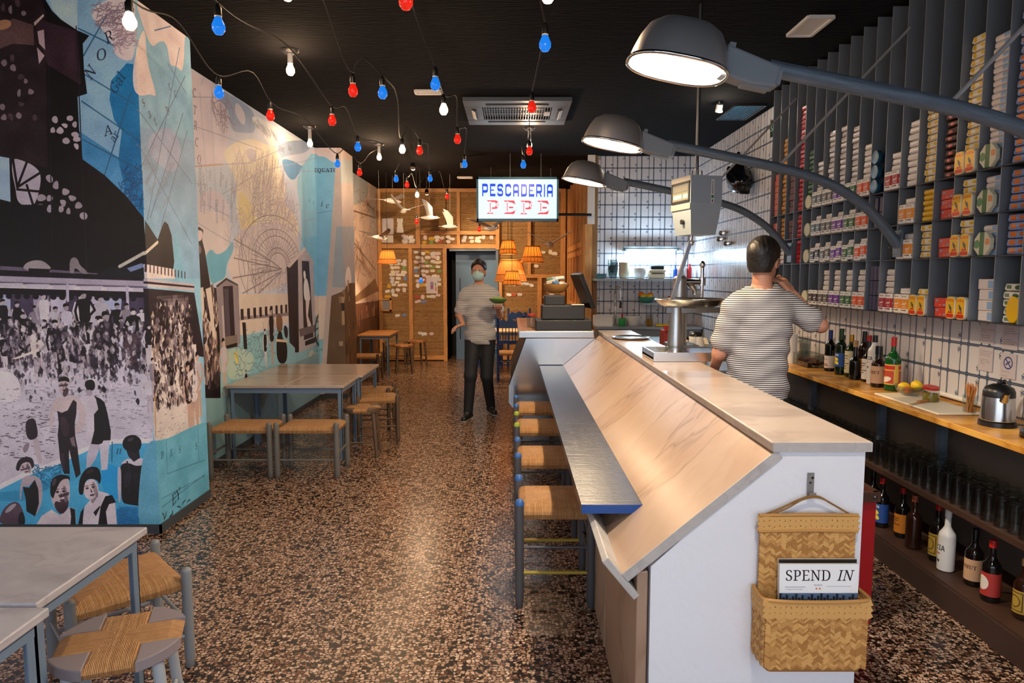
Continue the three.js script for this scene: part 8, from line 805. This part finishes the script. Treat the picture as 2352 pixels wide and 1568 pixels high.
{ const t = thing('soap_bottle', 'clear bottle of green washing liquid by the tap', 'bottle', [1.51, 0.963, -9.35]); part('body', [lathe([[0.0001, 0], [0.05, 0], [0.052, 0.08], [0.05, 0.1], [0.0001, 0.1]], 20)], std(0x2f9a48, 0.2), t); part('pump', [cyl(0.012, 0.012, 0.06, 0, 0.13, 0, 10), box(0.05, 0.01, 0.012, 0.02, 0.162, 0)], BG.redcap, t); }
{ const t = thing('oil_jar', 'amber oil glass on the kitchen worktop', 'glass', [1.855, 0.963, -9.2]); part('glass', cyl(0.05, 0.045, 0.16, 0, 0.08, 0, 20, 0, 0, 0, true), M.drinkglass, t); part('oil', cyl(0.046, 0.042, 0.1, 0, 0.052, 0, 20), std(0xa8781c, 0.15), t); }
solo('yellow_cloth', put(extr([[-0.14, -0.08], [0.1, -0.1], [0.16, 0.02], [0.02, 0.1], [-0.12, 0.05]], 0.012, 0.004), 0, 0.004, 0, -PI / 2), std(0xe8c81c, 0.8), 'yellow cleaning cloth on the kitchen worktop', 'cloth', [2.08, 0.967, -9.25]);
{ const t = thing('beer_tap', 'chrome beer tap with a lever behind the scale pan', 'beer tap', [1.3, 0.0, -5.3]); part('tower', [cyl(0.05, 0.06, 0.5, 0, 1.37, 0, 20), ball(0.052, 0, 1.62, 0, 1, 0.7, 1, 16)], M.brushed, t); part('spout_arm', [put(new THREE.TorusGeometry(0.1, 0.022, 10, 20, PI / 2), 0.02, 1.5, 0, 0, 0, 0), rod([0.02, 1.6, 0], [0.16, 1.6, 0], 0.024)], M.chrome, t); part('lever', [rod([0.17, 1.48, 0], [0.17, 1.72, 0], 0.014), ball(0.022, 0.17, 1.73, 0, 1, 1.4, 1, 12), cyl(0.026, 0.026, 0.06, 0.17, 1.6, 0, 14)], M.chrome, t); part('pedestal', box(0.2, 1.12, 0.3, 0.02, 0.56, 0), std(0x6d7073, 0.4, 0.6), t); }
{ const t = thing('jug', 'white thermos jug with a black handle beside the scale', 'jug', [1.5, 0.9, -5.55]); part('body', lathe([[0.0001, 0], [0.08, 0], [0.085, 0.02], [0.07, 0.2], [0.05, 0.26]], 24), M.white, t); part('handle', tube([[-0.06, 0.24, 0], [-0.13, 0.22, 0], [-0.13, 0.1, 0], [-0.075, 0.06, 0]], 0.014, 20, 8), M.blackplastic, t); part('lid', lathe([[0.052, 0.255], [0.05, 0.29], [0.0001, 0.3]], 20), M.blackplastic, t); }
{ const t = thing('under_counter', 'steel work counter behind the bar carrying jugs', 'worktop', [0, 0, 0]); part('top', box(0.45, 0.03, 3.0, 1.66, 0.885, -6.85), M.brushed, t); part('cabinet', box(0.42, 0.86, 2.9, 1.67, 0.43, -6.85), std(0x55585c, 0.4, 0.6), t); }
[['cardboard cream carton on the steel work counter', 0xd8ccb0, 1.6, -6.0, 0.16], ['crumpled white packet on the steel work counter', 0xd4d2ce, 1.72, -6.4, 0.12], ['small red crate on the steel work counter', 0x7a1c1c, 1.62, -6.9, 0.2]].forEach(([l, c, x, z, h]) => { const t = thing('carton', l, 'carton', [x, 0.9, z]); part('body', rbox(0.2, h, 0.22, 0.01, 0, h / 2, 0), std(c, 0.6), t); part('flap', put(box(0.2, 0.004, 0.1), 0, h + 0.02, 0.08, 0.5), std(c, 0.6), t); });
{ const t = thing('bagged_camera', 'black plastic bag tied around a fitting on the tiled side wall', 'bag', [2.44,2.685,-7.478]); const g0 = new THREE.IcosahedronGeometry(0.135, 5); g0.deleteAttribute('normal'); g0.deleteAttribute('uv'); const g = mergeVertices(g0, 1e-4); const p = g.attributes.position; for (let i = 0; i < p.count; i++) { const x = p.getX(i), y = p.getY(i), z = p.getZ(i), n = 0.7 + 0.6 * fbm(x * 22 + 5, y * 20 + z * 18 + 5, 256, 256, 3); p.setXYZ(i, x * n * 0.8, y * n * 1.35, z * n * 1.7 - y * 0.9); } g.computeVertexNormals(); part('bag', g, std(0x08080a, 0.2), t); part('knot', [ball(0.035, 0.0, 0.24, -0.15, 1, 1, 1, 8), rod([0, 0.2, -0.12], [0.05, 0.3, -0.18], 0.02)], M.blackgloss, t); }
{ const c = canvas(128, 64), g = c.getContext('2d'); g.fillStyle = '#12301f'; g.fillRect(0, 0, 128, 64); g.fillStyle = '#9ab8a0'; g.font = 'bold 34px sans-serif'; g.fillText('SALIDA', 6, 44); const m = solo('exit_sign', [box(0.012, 0.16, 0.34, 0.004, 0, 0), quad([-0.003, -0.08, -0.17], [-0.003, -0.08, 0.17], [-0.003, 0.08, 0.17], [-0.003, 0.08, -0.17])], std(0xffffff, 0.4, 0, { map: ctex(c, false) }), 'dark green SALIDA exit sign high on the tiled side wall', 'sign', [2.545, 3.08, -6.72]); }
[[[2.53,2.157,-8.233], 'topmost small metal fish on the tiled side wall'], [[2.53,2.089,-8.311], 'middle small metal fish on the tiled side wall'], [[2.53,2.024,-8.04], 'lowest small metal fish on the tiled side wall']].forEach(([p, l]) => { const t = thing('wall_fish', l, 'ornament', p, 0, 'little fish on the tiles'); part('body', ball(0.05, 0, 0, 0, 0.3, 0.45, 1.6, 14), std(0xb8a890, 0.3, 0.6), t); part('tail', put(new THREE.ConeGeometry(0.03, 0.05, 8), 0, 0, -0.09, PI / 2), std(0x8a7a68, 0.3, 0.6), t); });

renderer.render(scene, camera);
